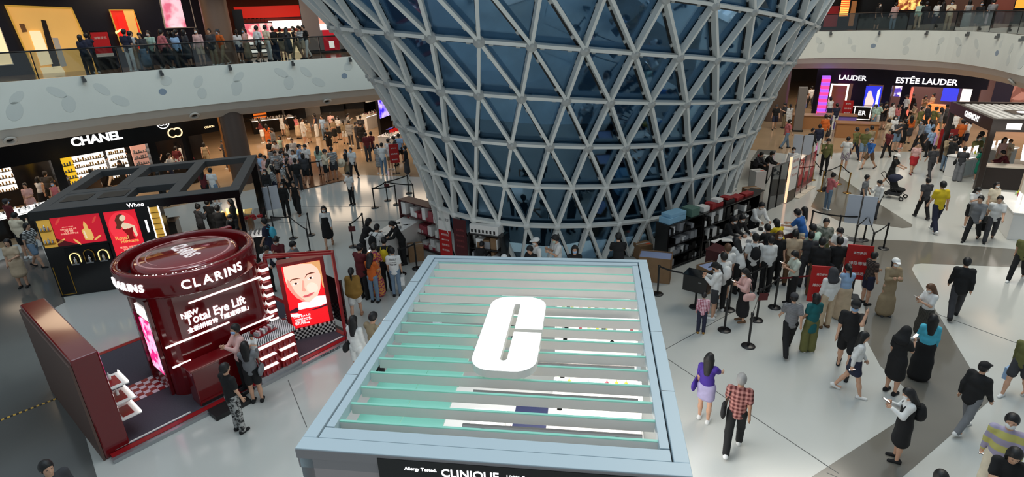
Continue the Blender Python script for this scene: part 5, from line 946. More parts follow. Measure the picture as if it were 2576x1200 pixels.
# ------------------------------------------------------------------ people: smooth bodies grown from a posed skeleton
def sdf_mesh(name, prims, vox):
    "prims: ('c',a,b,r1,r2,squash,k) tapered limb, ('e',centre,radii,R,k) ellipsoid, ('-',centre,radii,R) cut; surface-net mesh of their smooth union"
    lo = np.full(3, 9.); hi = np.full(3, -9.)
    for p in prims:
        if p[0] == '-': continue
        if p[0] == 'c': q = np.array([p[1], p[2]], float); r = max(p[3], p[4])*max(1, 1/min(p[5]))
        else: q = np.array([p[1]], float); r = max(p[2])
        lo = np.minimum(lo, q.min(0)-r); hi = np.maximum(hi, q.max(0)+r)
    lo -= 3*vox; n = np.ceil((hi-lo)/vox).astype(int)+4
    D = np.full(n, 1., np.float32); ax = [lo[i]+vox*np.arange(n[i]) for i in range(3)]
    for p in prims:
        if p[0] == 'c': q = np.array([p[1], p[2]], float); r = max(p[3], p[4])*max(1, 1/min(p[5])); k = p[6]
        else: q = np.array([p[1]], float); r = max(p[2]); k = p[4] if p[0] == 'e' else 0
        m = r+k+2.5*vox; i0 = np.maximum(0, ((q.min(0)-m-lo)/vox).astype(int)); i1 = np.minimum(n, ((q.max(0)+m-lo)/vox).astype(int)+2)
        if (i1 <= i0).any(): continue
        X_, Y_, Z_ = np.meshgrid(ax[0][i0[0]:i1[0]], ax[1][i0[1]:i1[1]], ax[2][i0[2]:i1[2]], indexing='ij'); P = np.stack([X_, Y_, Z_], -1)
        if p[0] == 'c':
            a, b = q; ab = b-a; t = np.clip(((P-a)@ab)/max(ab@ab, 1e-9), 0, 1); d = (P-a-t[..., None]*ab)*np.array(p[5]); dist = np.sqrt((d*d).sum(-1))-(p[3]+(p[4]-p[3])*t)
        else:
            d = (P-q[0])@(np.array(p[3]) if p[3] is not None else np.eye(3)); rr = np.array(p[2]); kk = np.sqrt(((d/rr)**2).sum(-1)); dist = (kk-1)*rr.min()*(.6+.4*rr.max()/rr.min()) if False else (kk-1)*rr.min()
        sl = tuple(slice(i0[i], i1[i]) for i in range(3))
        if p[0] == '-': D[sl] = np.maximum(D[sl], -dist); continue
        A = D[sl]; h = np.maximum(k-np.abs(A-dist), 0)/max(k, 1e-6); D[sl] = np.minimum(A, dist)-h*h*k*.25
    ins = D < 0
    c = np.zeros(n-1, int); acc = np.zeros(tuple(n-1)+(3,), np.float32); cnt = np.zeros(n-1, np.float32)
    cor = [(i, j, k) for i in (0, 1) for j in (0, 1) for k in (0, 1)]
    def sub(A, o): return A[o[0]:n[0]-1+o[0], o[1]:n[1]-1+o[1], o[2]:n[2]-1+o[2]]
    for o in cor:
        for ax_ in range(3):
            if o[ax_]: continue
            o2 = list(o); o2[ax_] = 1; a, b = sub(D, o), sub(D, o2); x = (a < 0) != (b < 0); t = np.where(x, a/np.where(a-b == 0, 1, a-b), 0)
            for q in range(3): acc[..., q] += np.where(x, o[q]+(t if q == ax_ else 0), 0)
            cnt += x
    act = cnt > 0; idx = -np.ones(n-1, int); idx[act] = np.arange(act.sum()); base = np.argwhere(act)
    V = lo+vox*(base+acc[act]/cnt[act][:, None]); F = []
    for ax_ in range(3):
        u, v = (ax_+1) % 3, (ax_+2) % 3; s0 = [slice(1, n[i]-1) for i in range(3)]; s1 = list(s0); s0[ax_] = slice(0, n[ax_]-1); s1[ax_] = slice(1, n[ax_])
        a, b = ins[tuple(s0)], ins[tuple(s1)]; pos = np.argwhere(a != b)
        if len(pos) == 0: continue
        flip = a[tuple(pos.T)]; pos = pos+np.array([1 if i != ax_ else 0 for i in range(3)])
        def g(du, dv): q = pos.copy(); q[:, u] -= du; q[:, v] -= dv; return idx[tuple(q.T)]
        Q = np.stack([g(1, 1), g(0, 1), g(0, 0), g(1, 0)], -1); Q[~flip] = Q[~flip][:, ::-1]; F.append(Q)
    F = np.concatenate(F); me = bpy.data.meshes.new(name); me.from_pydata(V.tolist(), [], F.tolist()); me.polygons.foreach_set('use_smooth', [True]*len(F)); me.update(); return me
I3 = (1, 1, 1)
def cap(a, b, r1, r2=None, sq=I3, k=.03): return ('c', tuple(a), tuple(b), r1, r1 if r2 is None else r2, sq, k)
def el(c, r, R=None, k=.03): return ('e', tuple(c), tuple(r), R, k)
POSES = dict(
    stand=dict(), relaxed=dict(hl=6, kl=10, ar=-8, sl=8, el=20), phone=dict(sl=22, sr=26, el=92, er=96, inl=28, inr=30, nod=24), phone1=dict(sr=30, er=98, inr=22, nod=20, hl=5, kl=8), walk=dict(hr=17, kr=4, hl=-14, kl=16, sl=16, sr=-14, el=16, er=14, lean=4), stride=dict(hr=26, kr=6, hl=-20, kl=20, sl=26, sr=-22, el=24, er=18, lean=6), walkl=dict(hl=17, kl=4, hr=-14, kr=16, sr=16, sl=-14, el=16, er=14, lean=4), fold=dict(sl=22, sr=22, el=88, er=88, inl=55, inr=55), reach=dict(sr=48, er=14, abr=12, hl=8, kl=6), lean=dict(lean=24, sl=58, sr=62, el=36, er=30, nod=12, inl=10, inr=10), hip=dict(abl=26, el=70, inl=60, sr=8, er=20), carry=dict(sl=34, sr=34, el=84, er=84, inl=40, inr=40, lean=-4), push=dict(sl=46, sr=46, el=28, er=28, hl=16, kl=4, hr=-16, kr=16, lean=8), point=dict(sr=82, er=6, hl=5), touch=dict(sl=80, el=125, inl=30, sr=6, er=14, hl=18, kl=4, hr=-14, kr=16), bag=dict(sl=14, el=70, inl=30, sr=4, er=10))
def rotv(v, ax_, deg): return Matrix.Rotation(math.radians(deg), 3, ax_) @ Vector(v)
_sk = {}
def skeleton(pose, sex):
    if (pose, sex) in _sk: return _sk[pose, sex]
    g = POSES[pose]; G = lambda k, d=0: g.get(k, d); J = {}
    sw = .165 if sex == 'm' else .142; lean = G('lean'); U = rotv((0, 0, 1), 'Y', lean); z = 0
    for s_, sg in (('l', 1), ('r', -1)):
        hp = Vector((0, sg*.088, 0)); th = rotv((0, 0, -1), 'Y', -G('h'+s_)); th = Vector((th.x, th.y+sg*.03, th.z)).normalized(); kn = hp+th*.42; sh = rotv((0, 0, -1), 'Y', -G('h'+s_)+G('k'+s_)); an = kn+sh*.42
        J['hip'+s_], J['kn'+s_], J['an'+s_] = hp, kn, an; z = min(z, an.z); J['fp'+s_] = max(-32, min(20, (-G('h'+s_)+G('k'+s_))*.8)) if G('h'+s_) < -8 else 0
    P = Vector((0, 0, -z+.075))
    for k in list(J):
        if isinstance(J[k], Vector): J[k] = J[k]+P
    J['pel'] = P+Vector((0, 0, .03)); J['U'] = U; J['waist'] = J['pel']+U*.14; J['chest'] = J['pel']+U*.33; J['neck'] = J['pel']+U*.50; nod = G('nod')+lean*.5
    HU = rotv((0, 0, 1), 'Y', nod); J['HU'] = HU; HF = rotv((1, 0, 0), 'Y', nod); J['head'] = J['neck']+U*.05+HU*.125+HF*.02; J['HF'] = HF
    for s_, sg in (('l', 1), ('r', -1)):
        s0 = J['pel']+U*.455+Vector((0, sg*sw, 0)); fl = G('s'+s_, 3); ab = G('ab'+s_, 7); e = G('e'+s_, 14); d = rotv((0, 0, -1), 'Y', -fl+lean); d = rotv(d, 'X', sg*ab); el_ = s0+d*.275; f = rotv((0, 0, -1), 'Y', -fl-e+lean*.6); f = rotv(f, 'X', sg*ab*.6); f = rotv(f, 'Z', -sg*G('in'+s_)); wr = el_+f*.24
        J['sh'+s_], J['el'+s_], J['wr'+s_], J['fd'+s_] = s0, el_, wr, f
    _sk[pose, sex] = J; return J
def headM(J):
    y = Vector((0, 1, 0)); f = J['HF']; u = J['HU']; h = J['head']; return Matrix(((f.x, y.x, u.x, h.x), (f.y, y.y, u.y, h.y), (f.z, y.z, u.z, h.z), (0, 0, 0, 1)))
_bm = {}
M_skin = mat('skin', (206, 160, 132), .55); M_eye = mat('dark_eye', (30, 22, 20), .3)
def body_mesh(pose, sex):
    if (pose, sex) in _bm: return _bm[pose, sex]
    J = skeleton(pose, sex); U = J['U']; HM = headM(J); R3 = np.array(HM.to_3x3()); pr = []
    R = np.array(Matrix.Rotation(math.radians(POSES[pose].get('lean', 0)), 3, 'Y'))
    pr += [el(J['chest']-U*.02, (.10, .135 if sex == 'm' else .12, .17), R), el(J['waist'], (.085, .115 if sex == 'm' else .1, .14), R), el(J['pel']-Vector((0, 0, .02)), (.10, .145, .11), R), cap(J['neck']-U*.04, J['head']-J['HU']*.05, .055, .048)]
    pr += [el(HM @ Vector((-.005, 0, .02)), (.098, .076, .10), R3, .02), el(HM @ Vector((.022, 0, -.055)), (.066, .056, .066), R3, .03), cap(HM @ Vector((.088, 0, .0)), HM @ Vector((.106, 0, -.028)), .01, .014, I3, .012), el(HM @ Vector((.0, .076, -.012)), (.018, .012, .03), R3, .008), el(HM @ Vector((.0, -.076, -.012)), (.018, .012, .03), R3, .008), cap(HM @ Vector((.082, -.02, -.068)), HM @ Vector((.082, .02, -.068)), .009, .009, I3, .01)]
    for s_ in 'lr':
        a, b, c = J['sh'+s_], J['el'+s_], J['wr'+s_]; pr += [el(a, (.055,)*3), cap(a, b, .046, .037), cap(b, c, .036, .026), el(c+J['fd'+s_]*.05, (.038, .03, .048), None, .02)]
        a, b, c = J['hip'+s_], J['kn'+s_], J['an'+s_]; pr += [cap(a, b, .08, .052), cap(b, b+(c-b)*.45, .05, .05), cap(b+(c-b)*.35, c, .05, .034), cap(c+Vector((-.04, 0, -.045)), c+Vector((.13, 0, -.05)), .03, .026)]
    me = sdf_mesh('body', pr, .0165); nv = len(me.vertices)
    mb = MB(); V = [tuple(v.co) for v in me.vertices]; F = [tuple(p.vertices) for p in me.polygons]; mb.add(V, F, True)
    for s_, sg in (('l', 1), ('r', -1)):
        f = J['fd'+s_]; c = J['wr'+s_]; side = f.cross(Vector((0, sg, 0))); side = side.normalized() if side.length > .2 else Vector((0, 0, 1)); pal = side.cross(f).normalized(); root = c+f*.06
        for i, (o, L) in enumerate(((-.026, .062), (-.009, .075), (.009, .07), (.025, .055))):
            p0 = root+side*o; p1 = p0+f*L*.5+pal*.006*sg; p2 = p1+f*L*.4-pal*sg*.014; mb.tube([p0, p1, p2], .0085, 5, True, .007)
        p0 = c+f*.02-side*.022; mb.tube([p0, p0-side*.03+f*.03, p0-side*.036+f*.06], .010, 5, True, .008)
    n0 = len(mb.f)
    for sy in (-1, 1):
        e = HM @ Vector((.086, sy*.031, .01)); mb.add([e+HM.to_3x3() @ Vector(q) for q in ((.008, 0, .007), (.006, .015, 0), (.008, 0, -.007), (.006, -.015, 0), (.011, 0, 0))], ((0, 3, 4), (3, 2, 4), (2, 1, 4), (1, 0, 4)))
    bpy.data.meshes.remove(me); me = mb.mesh('body'); me.materials.append(M_skin); me.materials.append(M_eye)
    mi = [0]*n0+[1]*(len(mb.f)-n0); me.polygons.foreach_set('material_index', mi); _bm[pose, sex] = me; return me
_gm = {}
def garment(kind, pose, sex):
    k_ = (kind, pose, sex)
    if k_ in _gm: return _gm[k_]
    J = skeleton(pose, sex); U = J['U']; pr = []; R = np.array(Matrix.Rotation(math.radians(POSES[pose].get('lean', 0)), 3, 'Y')); m = 1.0 if sex == 'm' else .92; dn = Vector((0, 0, -1))
    if kind in ('tee', 'long', 'tank', 'jacket', 'longtee', 'dress', 'longdress', 'poncho', 'hoodie', 'longdress_l', 'dress_l', 'pinafore'):
        g = .02 if kind not in ('jacket', 'hoodie', 'pinafore') else .036 if kind != 'pinafore' else .03
        pr += [el(J['chest']-U*(.0 if kind != 'pinafore' else .04), (.10+g, (.145+g)*m, .175), R), el(J['waist']+U*.02, (.088+g, (.122+g)*m, .16), R)]
        if kind != 'pinafore': pr += [cap(J['shl']-U*.01, J['shr']-U*.01, .052+g*.5), cap(J['neck']-U*.05, J['neck']+U*.005, .07, .058)]
        hem = {'tee': .05, 'long': .04, 'tank': .0, 'jacket': .12, 'longtee': .26, 'hoodie': .1}.get(kind, .1)
        pr += [('c', tuple(J['waist']), tuple(J['pel']-U*hem), .088+g, .10+g, (1, .74, 1), .05)]
        slv = {'tee': 'short', 'longtee': 'short', 'dress': 'short', 'longdress': 'short', 'tank': None, 'poncho': None, 'pinafore': None}.get(kind, 'long')
        for s_ in 'lr':
            a, b, c = J['sh'+s_], J['el'+s_], J['wr'+s_]; w_ = .056+g*.4
            if slv == 'short': pr += [cap(a, a+(b-a)*.68, w_+.004, w_+.004, I3, .04)]
            elif slv == 'long': pr += [cap(a, b, w_, w_-.008, I3, .04), cap(b, b+(c-b)*.92, w_-.008, .04 if g < .03 else .048, I3, .03)]
        if kind in ('dress', 'dress_l', 'longdress', 'longdress_l', 'pinafore'):
            L = 1 if 'long' in kind else 0; kn = (J['knl']+J['knr'])/2; an = (J['anl']+J['anr'])/2; e = an-Vector((0, 0, -.06)) if L else kn+Vector((0, 0, .02)); hp = J['pel']-Vector((0, 0, .05)); sp = min(.1, (J['knl']-J['knr']).length*.22)
            pr += [('c', tuple(hp), tuple(e), .115, .15+sp*(.5 if L else .3), (1., .82, 1), .05)]
            if L == 0:
                for s_ in 'lr': pr += [cap(J['hip'+s_], J['kn'+s_]+(J['hip'+s_]-J['kn'+s_])*.05, .1, .088, I3, .09)]
            else:
                for s_ in 'lr': pr += [cap(J['kn'+s_], J['an'+s_]+Vector((0, 0, .1)), .1, .1, I3, .12)]
        if kind == 'poncho': pr += [('c', tuple(J['neck']-U*.1), tuple(J['pel']+U*.0), .1, .2, (1.1, .72, 1), .06)]+[cap(J['sh'+s_], J['el'+s_], .07, .085, I3, .1) for s_ in 'lr']
        if kind == 'hoodie': pr += [el(J['neck']+Vector((-.07, 0, -.02)), (.07, .1, .07), None, .05)]
        pr.append(('-', tuple(J['neck']+U*.075), (.075, .075, .05), None))
    else:
        pel = J['pel']; pr += [el(pel-Vector((0, 0, .02)), (.115, .158 if sex == 'f' else .152, .12), R, .04)]
        if kind in ('trousers', 'wide', 'shorts', 'jeans', 'cropped'):
            for s_ in 'lr':
                a, b, c = J['hip'+s_], J['kn'+s_], J['an'+s_]; w1, w2, w3 = {'trousers': (.098, .076, .066), 'jeans': (.094, .066, .052), 'wide': (.102, .1, .105), 'cropped': (.102, .098, .1), 'shorts': (.105, .098, .09)}[kind]
                if kind == 'shorts': pr.append(cap(a, a+(b-a)*.74, w1, w2, I3, .03))
                else: pr += [cap(a, b, w1, w2, I3, .03), cap(b, b+(c-b)*(.78 if kind == 'cropped' else .97), w2, w3, I3, .03)]
        elif kind in ('mini', 'skirt', 'midi', 'longskirt'):
            f = {'mini': .58, 'skirt': .82, 'midi': 1.45, 'longskirt': 1.86}[kind]
            for s_ in 'lr':
                a, b, c = J['hip'+s_], J['kn'+s_], J['an'+s_]; e = a+(b-a)*min(1, f); pr.append(cap(a, e, .1, .098, I3, .09))
                if f > 1: pr.append(cap(b, b+(c-b)*(f-1), .1, .11, I3, .12))
            mid = (J['knl']+J['knr'])/2; an = (J['anl']+J['anr'])/2; e = pel+(mid-pel)*f if f <= 1 else mid+(an-mid)*(f-1); pr.append(('c', tuple(pel), tuple(e), .11, .13+.04*(f > 1)+.03*(f > 1.5), (1, .85, 1), .06))
    me = sdf_mesh(kind, pr, .0165); me.materials.append(M_dark); _gm[k_] = me; return me
def _hm(name, pr, vox=.011): me = sdf_mesh(name, pr, vox); me.materials.append(M_dark); return me
cutface = ('-', (.095, 0, -.05), (.085, .1, .1), None)
HAIR = {}
def hair(kind):
    if kind in HAIR: return HAIR[kind]
    top_ = [el((-.012, 0, .03), (.108, .09, .103), None, .02), el((-.035, 0, -.01), (.082, .084, .09), None, .03)]
    if kind == 'short': pr = top_+[cutface]
    elif kind == 'bob': pr = top_+[cap((-.03, .05, -.02), (-.02, .06, -.12), .045, .035), cap((-.03, -.05, -.02), (-.02, -.06, -.12), .045, .035), cap((-.05, 0, 0), (-.06, 0, -.12), .07, .06), cutface]
    elif kind == 'long': pr = top_+[cap((-.05, 0, -.02), (-.105, 0, -.34), .078, .05, (1.1, .68, 1)), cap((-.03, .055, -.03), (-.03, .075, -.22), .04, .03), cap((-.03, -.055, -.03), (-.03, -.075, -.22), .04, .03), cutface]
    elif kind == 'tail': pr = top_+[cap((-.1, 0, .03), (-.14, 0, -.02), .035, .035), cap((-.14, 0, -.02), (-.12, 0, -.26), .038, .02), cutface]
    elif kind == 'bun': pr = top_+[el((-.09, 0, .09), (.05, .05, .05), None, .02), cutface]
    elif kind == 'cap': pr = [el((-.004, 0, .045), (.112, .094, .09), None, .02), cap((.08, 0, .04), (.155, 0, .025), .055, .045, (.9, .8, 3.2), .02), ('-', (.06, 0, -.06), (.2, .12, .085), None)]
    elif kind == 'hat': pr = [el((-.004, 0, .05), (.11, .095, .095), None, .02), cap((0, 0, .03), (.0, 0, .02), .15, .15, (1, 1, 6), .02)]
    elif kind == 'hood': pr = [el((-.02, 0, .0), (.125, .105, .14), None, .03), cap((-.04, 0, -.08), (-.06, 0, -.2), .1, .12, (1, .75, 1)), ('-', (.12, 0, -.03), (.09, .075, .1), None)]
    HAIR[kind] = _hm('hair' if kind not in ('cap', 'hat') else kind, pr); return HAIR[kind]
mask_me = _hm('face_mask', [el((.05, 0, -.058), (.06, .066, .052), None, .01), ('-', (-.03, 0, -.03), (.075, .11, .12), None)], .011)
shoe_me = _hm('shoe', [cap((-.045, 0, -.045), (.13, 0, -.052), .042, .036, (1, .95, 1), .02), el((-.03, 0, -.02), (.05, .042, .05), None, .03), ('-', (.03, 0, -.175), (.6, .3, .1), None)], .011)
CL = dict(white=(226, 226, 224), black=(20, 20, 22), grey=(120, 122, 126), charcoal=(58, 58, 62), navy=(34, 38, 60), beige=(196, 174, 146), pink=(222, 178, 172), rose=(196, 108, 112), maroon=(96, 28, 34), red=(172, 32, 40), orange=(206, 100, 36), yellow=(214, 186, 34), mustard=(150, 112, 48), olive=(104, 104, 58), green=(18, 122, 96), teal=(14, 92, 96), mint=(178, 206, 190), cyan=(76, 180, 206), blue=(44, 98, 168), paleblue=(150, 180, 214), denim=(112, 134, 156), purple=(66, 42, 140), lavender=(168, 160, 196), brown=(104, 76, 52), khaki=(150, 132, 104), cream=(224, 210, 184), skincol=(206, 160, 132), paleskin=(214, 176, 152), tan=(170, 126, 98), hairblack=(18, 16, 17), hairbrown=(92, 62, 40), hairgrey=(150, 148, 146), palegreen=(196, 206, 192))
PAT = {'plaid': lambda: patmat('plaid_shirt', (84, 26, 26), (186, 128, 120), 'plaid', 4., .8), 'pinkplaid': lambda: patmat('pink_plaid_shirt', (140, 22, 60), (230, 200, 212), 'plaid', 5.5, .8), 'greystripe': lambda: patmat('grey_stripes', (74, 74, 78), (150, 150, 152), 'stripe', 16., .8), 'darkstripe': lambda: patmat('dark_stripes', (24, 22, 24), (92, 74, 66), 'stripe', 8., .8), 'bwstripe': lambda: patmat('black_white_stripes', (30, 30, 32), (216, 216, 214), 'stripe', 6., .8), 'zebra': lambda: patmat('zebra_print', (28, 28, 30), (168, 168, 166), 'noise', 16., .8), 'multi': lambda: patmat('magenta_print', (150, 30, 90), (216, 150, 70), 'noise', 18., .8), 'floral': lambda: patmat('pale_floral_print', (214, 210, 200), (120, 100, 130), 'noise', 22., .8), 'camo': lambda: patmat('grey_camo_print', (96, 104, 92), (150, 150, 140), 'noise', 9., .8), 'darkplaid': lambda: patmat('dark_plaid', (44, 42, 38), (78, 74, 66), 'plaid', 9., .8), 'lavyel': lambda: patmat('lavender_yellow_print', (168, 160, 186), (196, 190, 110), 'stripe', 1.3, .8)}
def cloth(c):
    if c in PAT: return PAT[c]()
    return mat('cloth_'+c, CL[c], .85, noise=.08, nscale=9, bump=.15)
def setm(o, m): o.material_slots[0].link = 'OBJECT'; o.material_slots[0].material = m; return o
PEOPLE = []
# footprints of furniture, so that nobody stands inside it
OBST = [(KL, 1.68, 2.93, .22, .7), (KL, 2.94, 3.98, .04, .76), (WL, 3.47, 5.33, .97, 1.53), (WL, .57, 2.63, 3.57, 4.23), (WL, 3.87, 5.23, 3.57, 4.13), (GM, .2, 4.9, .1, .85), (Matrix.Translation((4.95, 13.7, 0)) @ Matrix.Rotation(math.radians(-38), 4, 'Z'), -.34, .34, -.24, .24)]
for o_ in list(COL.objects):
    if o_.type == 'EMPTY' and o_.name.split('.')[0] in ('makeup_counter', 'service_counter', 'white_counter', 'wooden_counter', 'display_counter', 'storage_shelf', 'pillar_sign', 'red_sign_stand', 'notice_easel', 'open_carton', 'closed_carton', 'roll_up_banner', 'video_screen', 'red_board', 'lit_billboard'):
        vs = [c.matrix_basis @ v.co for c in o_.children if c.type == 'MESH' and c.name.split('.')[0] not in ('belt',) for v in c.data.vertices]
        OBST.append((o_.matrix_basis.copy(), min(v.x for v in vs), max(v.x for v in vs), min(v.y for v in vs), max(v.y for v in vs)))
OBST = [(M_, M_.inverted())+tuple(r) for M_, *r in OBST]
def clear_spot(pos, pad=.2, apart=.4):
    p = Vector(pos); z = p.z
    if z > 1: return p
    for it in range(6):
        moved = False
        for M_, Mi, x0, x1, y0, y1 in OBST:
            q = Mi @ Vector((p.x, p.y, 0))
            if x0-pad < q.x < x1+pad and y0-pad < q.y < y1+pad:
                c_ = sorted(((q.x-x0+pad, (x0-pad, q.y)), (x1+pad-q.x, (x1+pad, q.y)), (q.y-y0+pad, (q.x, y0-pad)), (y1+pad-q.y, (q.x, y1+pad))))[0][1]
                w_ = M_ @ Vector((c_[0], c_[1], 0)); p = Vector((w_.x, w_.y, z)); moved = True
        for o_ in PEOPLE:
            d = Vector((p.x-o_.location.x, p.y-o_.location.y, 0))
            if abs(o_.location.z-z) < 1 and 1e-4 < d.length < apart: p = p+d.normalized()*(apart-d.length+.005); moved = True
        if not moved: break
    return p
def person(pos, face, h, pose='stand', sex='f', hr='long', hc='hairblack', top='tee', tc='white', bot='trousers', bc='black', shoe='white', mask='white', label='', skin='skincol', group=None):
    if h > .9: pos = clear_spot(pos)
    J = skeleton(pose, sex); s_ = h/1.70*.995; M = Matrix.Translation(pos) @ Matrix.Rotation(math.radians(face), 4, 'Z') @ Matrix.Scale(s_, 4)
    t = empty('person', M=M, label=label, cat='person', group=group)
    b = link('body', body_mesh(pose, sex), None, t)
    if skin != 'skincol': setm(b, mat('skin_'+skin, CL[skin], .55))
    HM = headM(J); setm(link('hair' if hr not in ('cap', 'hat', 'hood') else {'cap': 'cap', 'hat': 'sun_hat', 'hood': 'hood'}[hr], hair(hr), None, t, HM), cloth(hc) if not hc.startswith('hair') else mat(hc, CL[hc], .5, bump=.2, nscale=60))
    if hr in ('cap', 'hat'): setm(link('hair', hair('tail' if sex == 'f' else 'short'), None, t, HM @ Matrix.Scale(.97, 4)), mat('hairblack', CL['hairblack'], .5))
    setm(link({'dress': 'dress', 'dress_l': 'dress', 'longdress': 'long_dress', 'longdress_l': 'long_dress', 'jacket': 'jacket', 'hoodie': 'hoodie', 'poncho': 'poncho'}.get(top, 'top'), garment(top, pose, sex), None, t), cloth(tc))
    if bot: setm(link({'mini': 'skirt', 'skirt': 'skirt', 'midi': 'skirt', 'longskirt': 'long_skirt', 'pinafore': 'pinafore', 'shorts': 'shorts'}.get(bot, 'trousers'), garment(bot, pose, sex), None, t), cloth(bc))
    for q in 'lr': setm(link('shoe', shoe_me, None, t, Matrix.Translation(J['an'+q]) @ Matrix.Rotation(math.radians(J['fp'+q]), 4, 'Y')), cloth(shoe))
    if mask: setm(link('face_mask', mask_me, None, t, HM), mat('mask_'+mask, CL[mask], .8))
    PEOPLE.append(t); return t, M, J
def fh(x, y, yh, z=0.):
    "floor point under (x,y) and the height that brings the head to row yh"
    F = at(x, y, z); best = 1.6; be = 1e9
    for i in range(90, 200):
        P = F+Vector((0, 0, i/100)); d = P-EYE; yy = 600-FPX*d.dot(_U)/d.dot(_fw)
        if abs(yy-yh) < be: be = abs(yy-yh); best = i/100
    return F, best
# carried things
def carried(nm, cat, lab, M, parts):
    t = empty(nm, M=M, label=lab, cat=cat)
    for a in parts: 
        if a[0] == 'tube': MB().tube(a[2], a[3], 6).build(a[1], a[4], t)
        elif a[0] == 'sdf': me = sdf_mesh(a[1], a[2], .014); o = link(a[1], me, a[3], t)
        else: lb(t, *a)
    return t
def phone(pm, J, who, col='black'):
    p = (J['wrr']+J['fdr']*.12); carried('phone', 'phone', 'phone held by '+who, pm @ Matrix.Translation(p+Vector((.02, .02, .015))) @ Matrix.Rotation(-.5, 4, 'Y'), [('body', -.07, .07, -.036, .036, 0, .009, cloth(col)), ('screen', -.066, .066, -.033, .033, .009, .0105, M_lit)])
def backpack(pm, J, who, col='black'):
    p = J['chest']+Vector((-.17, 0, -.04)); carried('backpack', 'backpack', '%s backpack worn by %s' % (col, who), pm @ Matrix.Translation(p), [('sdf', 'pack', [el((-.02, 0, 0), (.1, .135, .2), None, .03), el((-.07, 0, -.06), (.06, .1, .1), None, .04)], cloth(col)), ('tube', 'strap', [(.02, .09, .14), (.16, .1, .2), (.27, .1, .1), (.22, .11, -.08), (.03, .11, -.12)], .014, cloth(col)), ('tube', 'strap', [(.02, -.09, .14), (.16, -.1, .2), (.27, -.1, .1), (.22, -.11, -.08), (.03, -.11, -.12)], .014, cloth(col))])
def shoulder_bag(pm, J, who, col='black', sg=1, big=1.):
    p = J['pel']+Vector((-.02, sg*.24, .02)); carried('shoulder_bag', 'bag', '%s shoulder bag carried by %s' % (col, who), pm @ Matrix.Translation(p), [('sdf', 'bag', [('c', (-.09*big, 0, -.05), (.09*big, 0, -.05), .1*big, .1*big, (1, 2.0, .8), .03)], cloth(col)), ('tube', 'strap', [(-.08, 0, .04), (-.06, -sg*.06, .3), (0, -sg*.1, .46), (.06, -sg*.06, .3), (.08, 0, .04)], .008, cloth(col))])
def shopping_bag(pm, J, who, col='white', sd='r'):
    p = J['wr'+sd]+J['fd'+sd]*.1; carried('shopping_bag', 'bag', '%s shopping bag held by %s' % (col, who), pm @ Matrix.Translation((p.x, p.y, p.z)), [('sheet_body', -.14, .14, -.06, .06, -.42, -.12, cloth(col)), ('tube', 'handle', [(-.06, 0, -.12), (-.03, 0, -.02), (.03, 0, -.02), (.06, 0, -.12)], .006, cloth(col))])

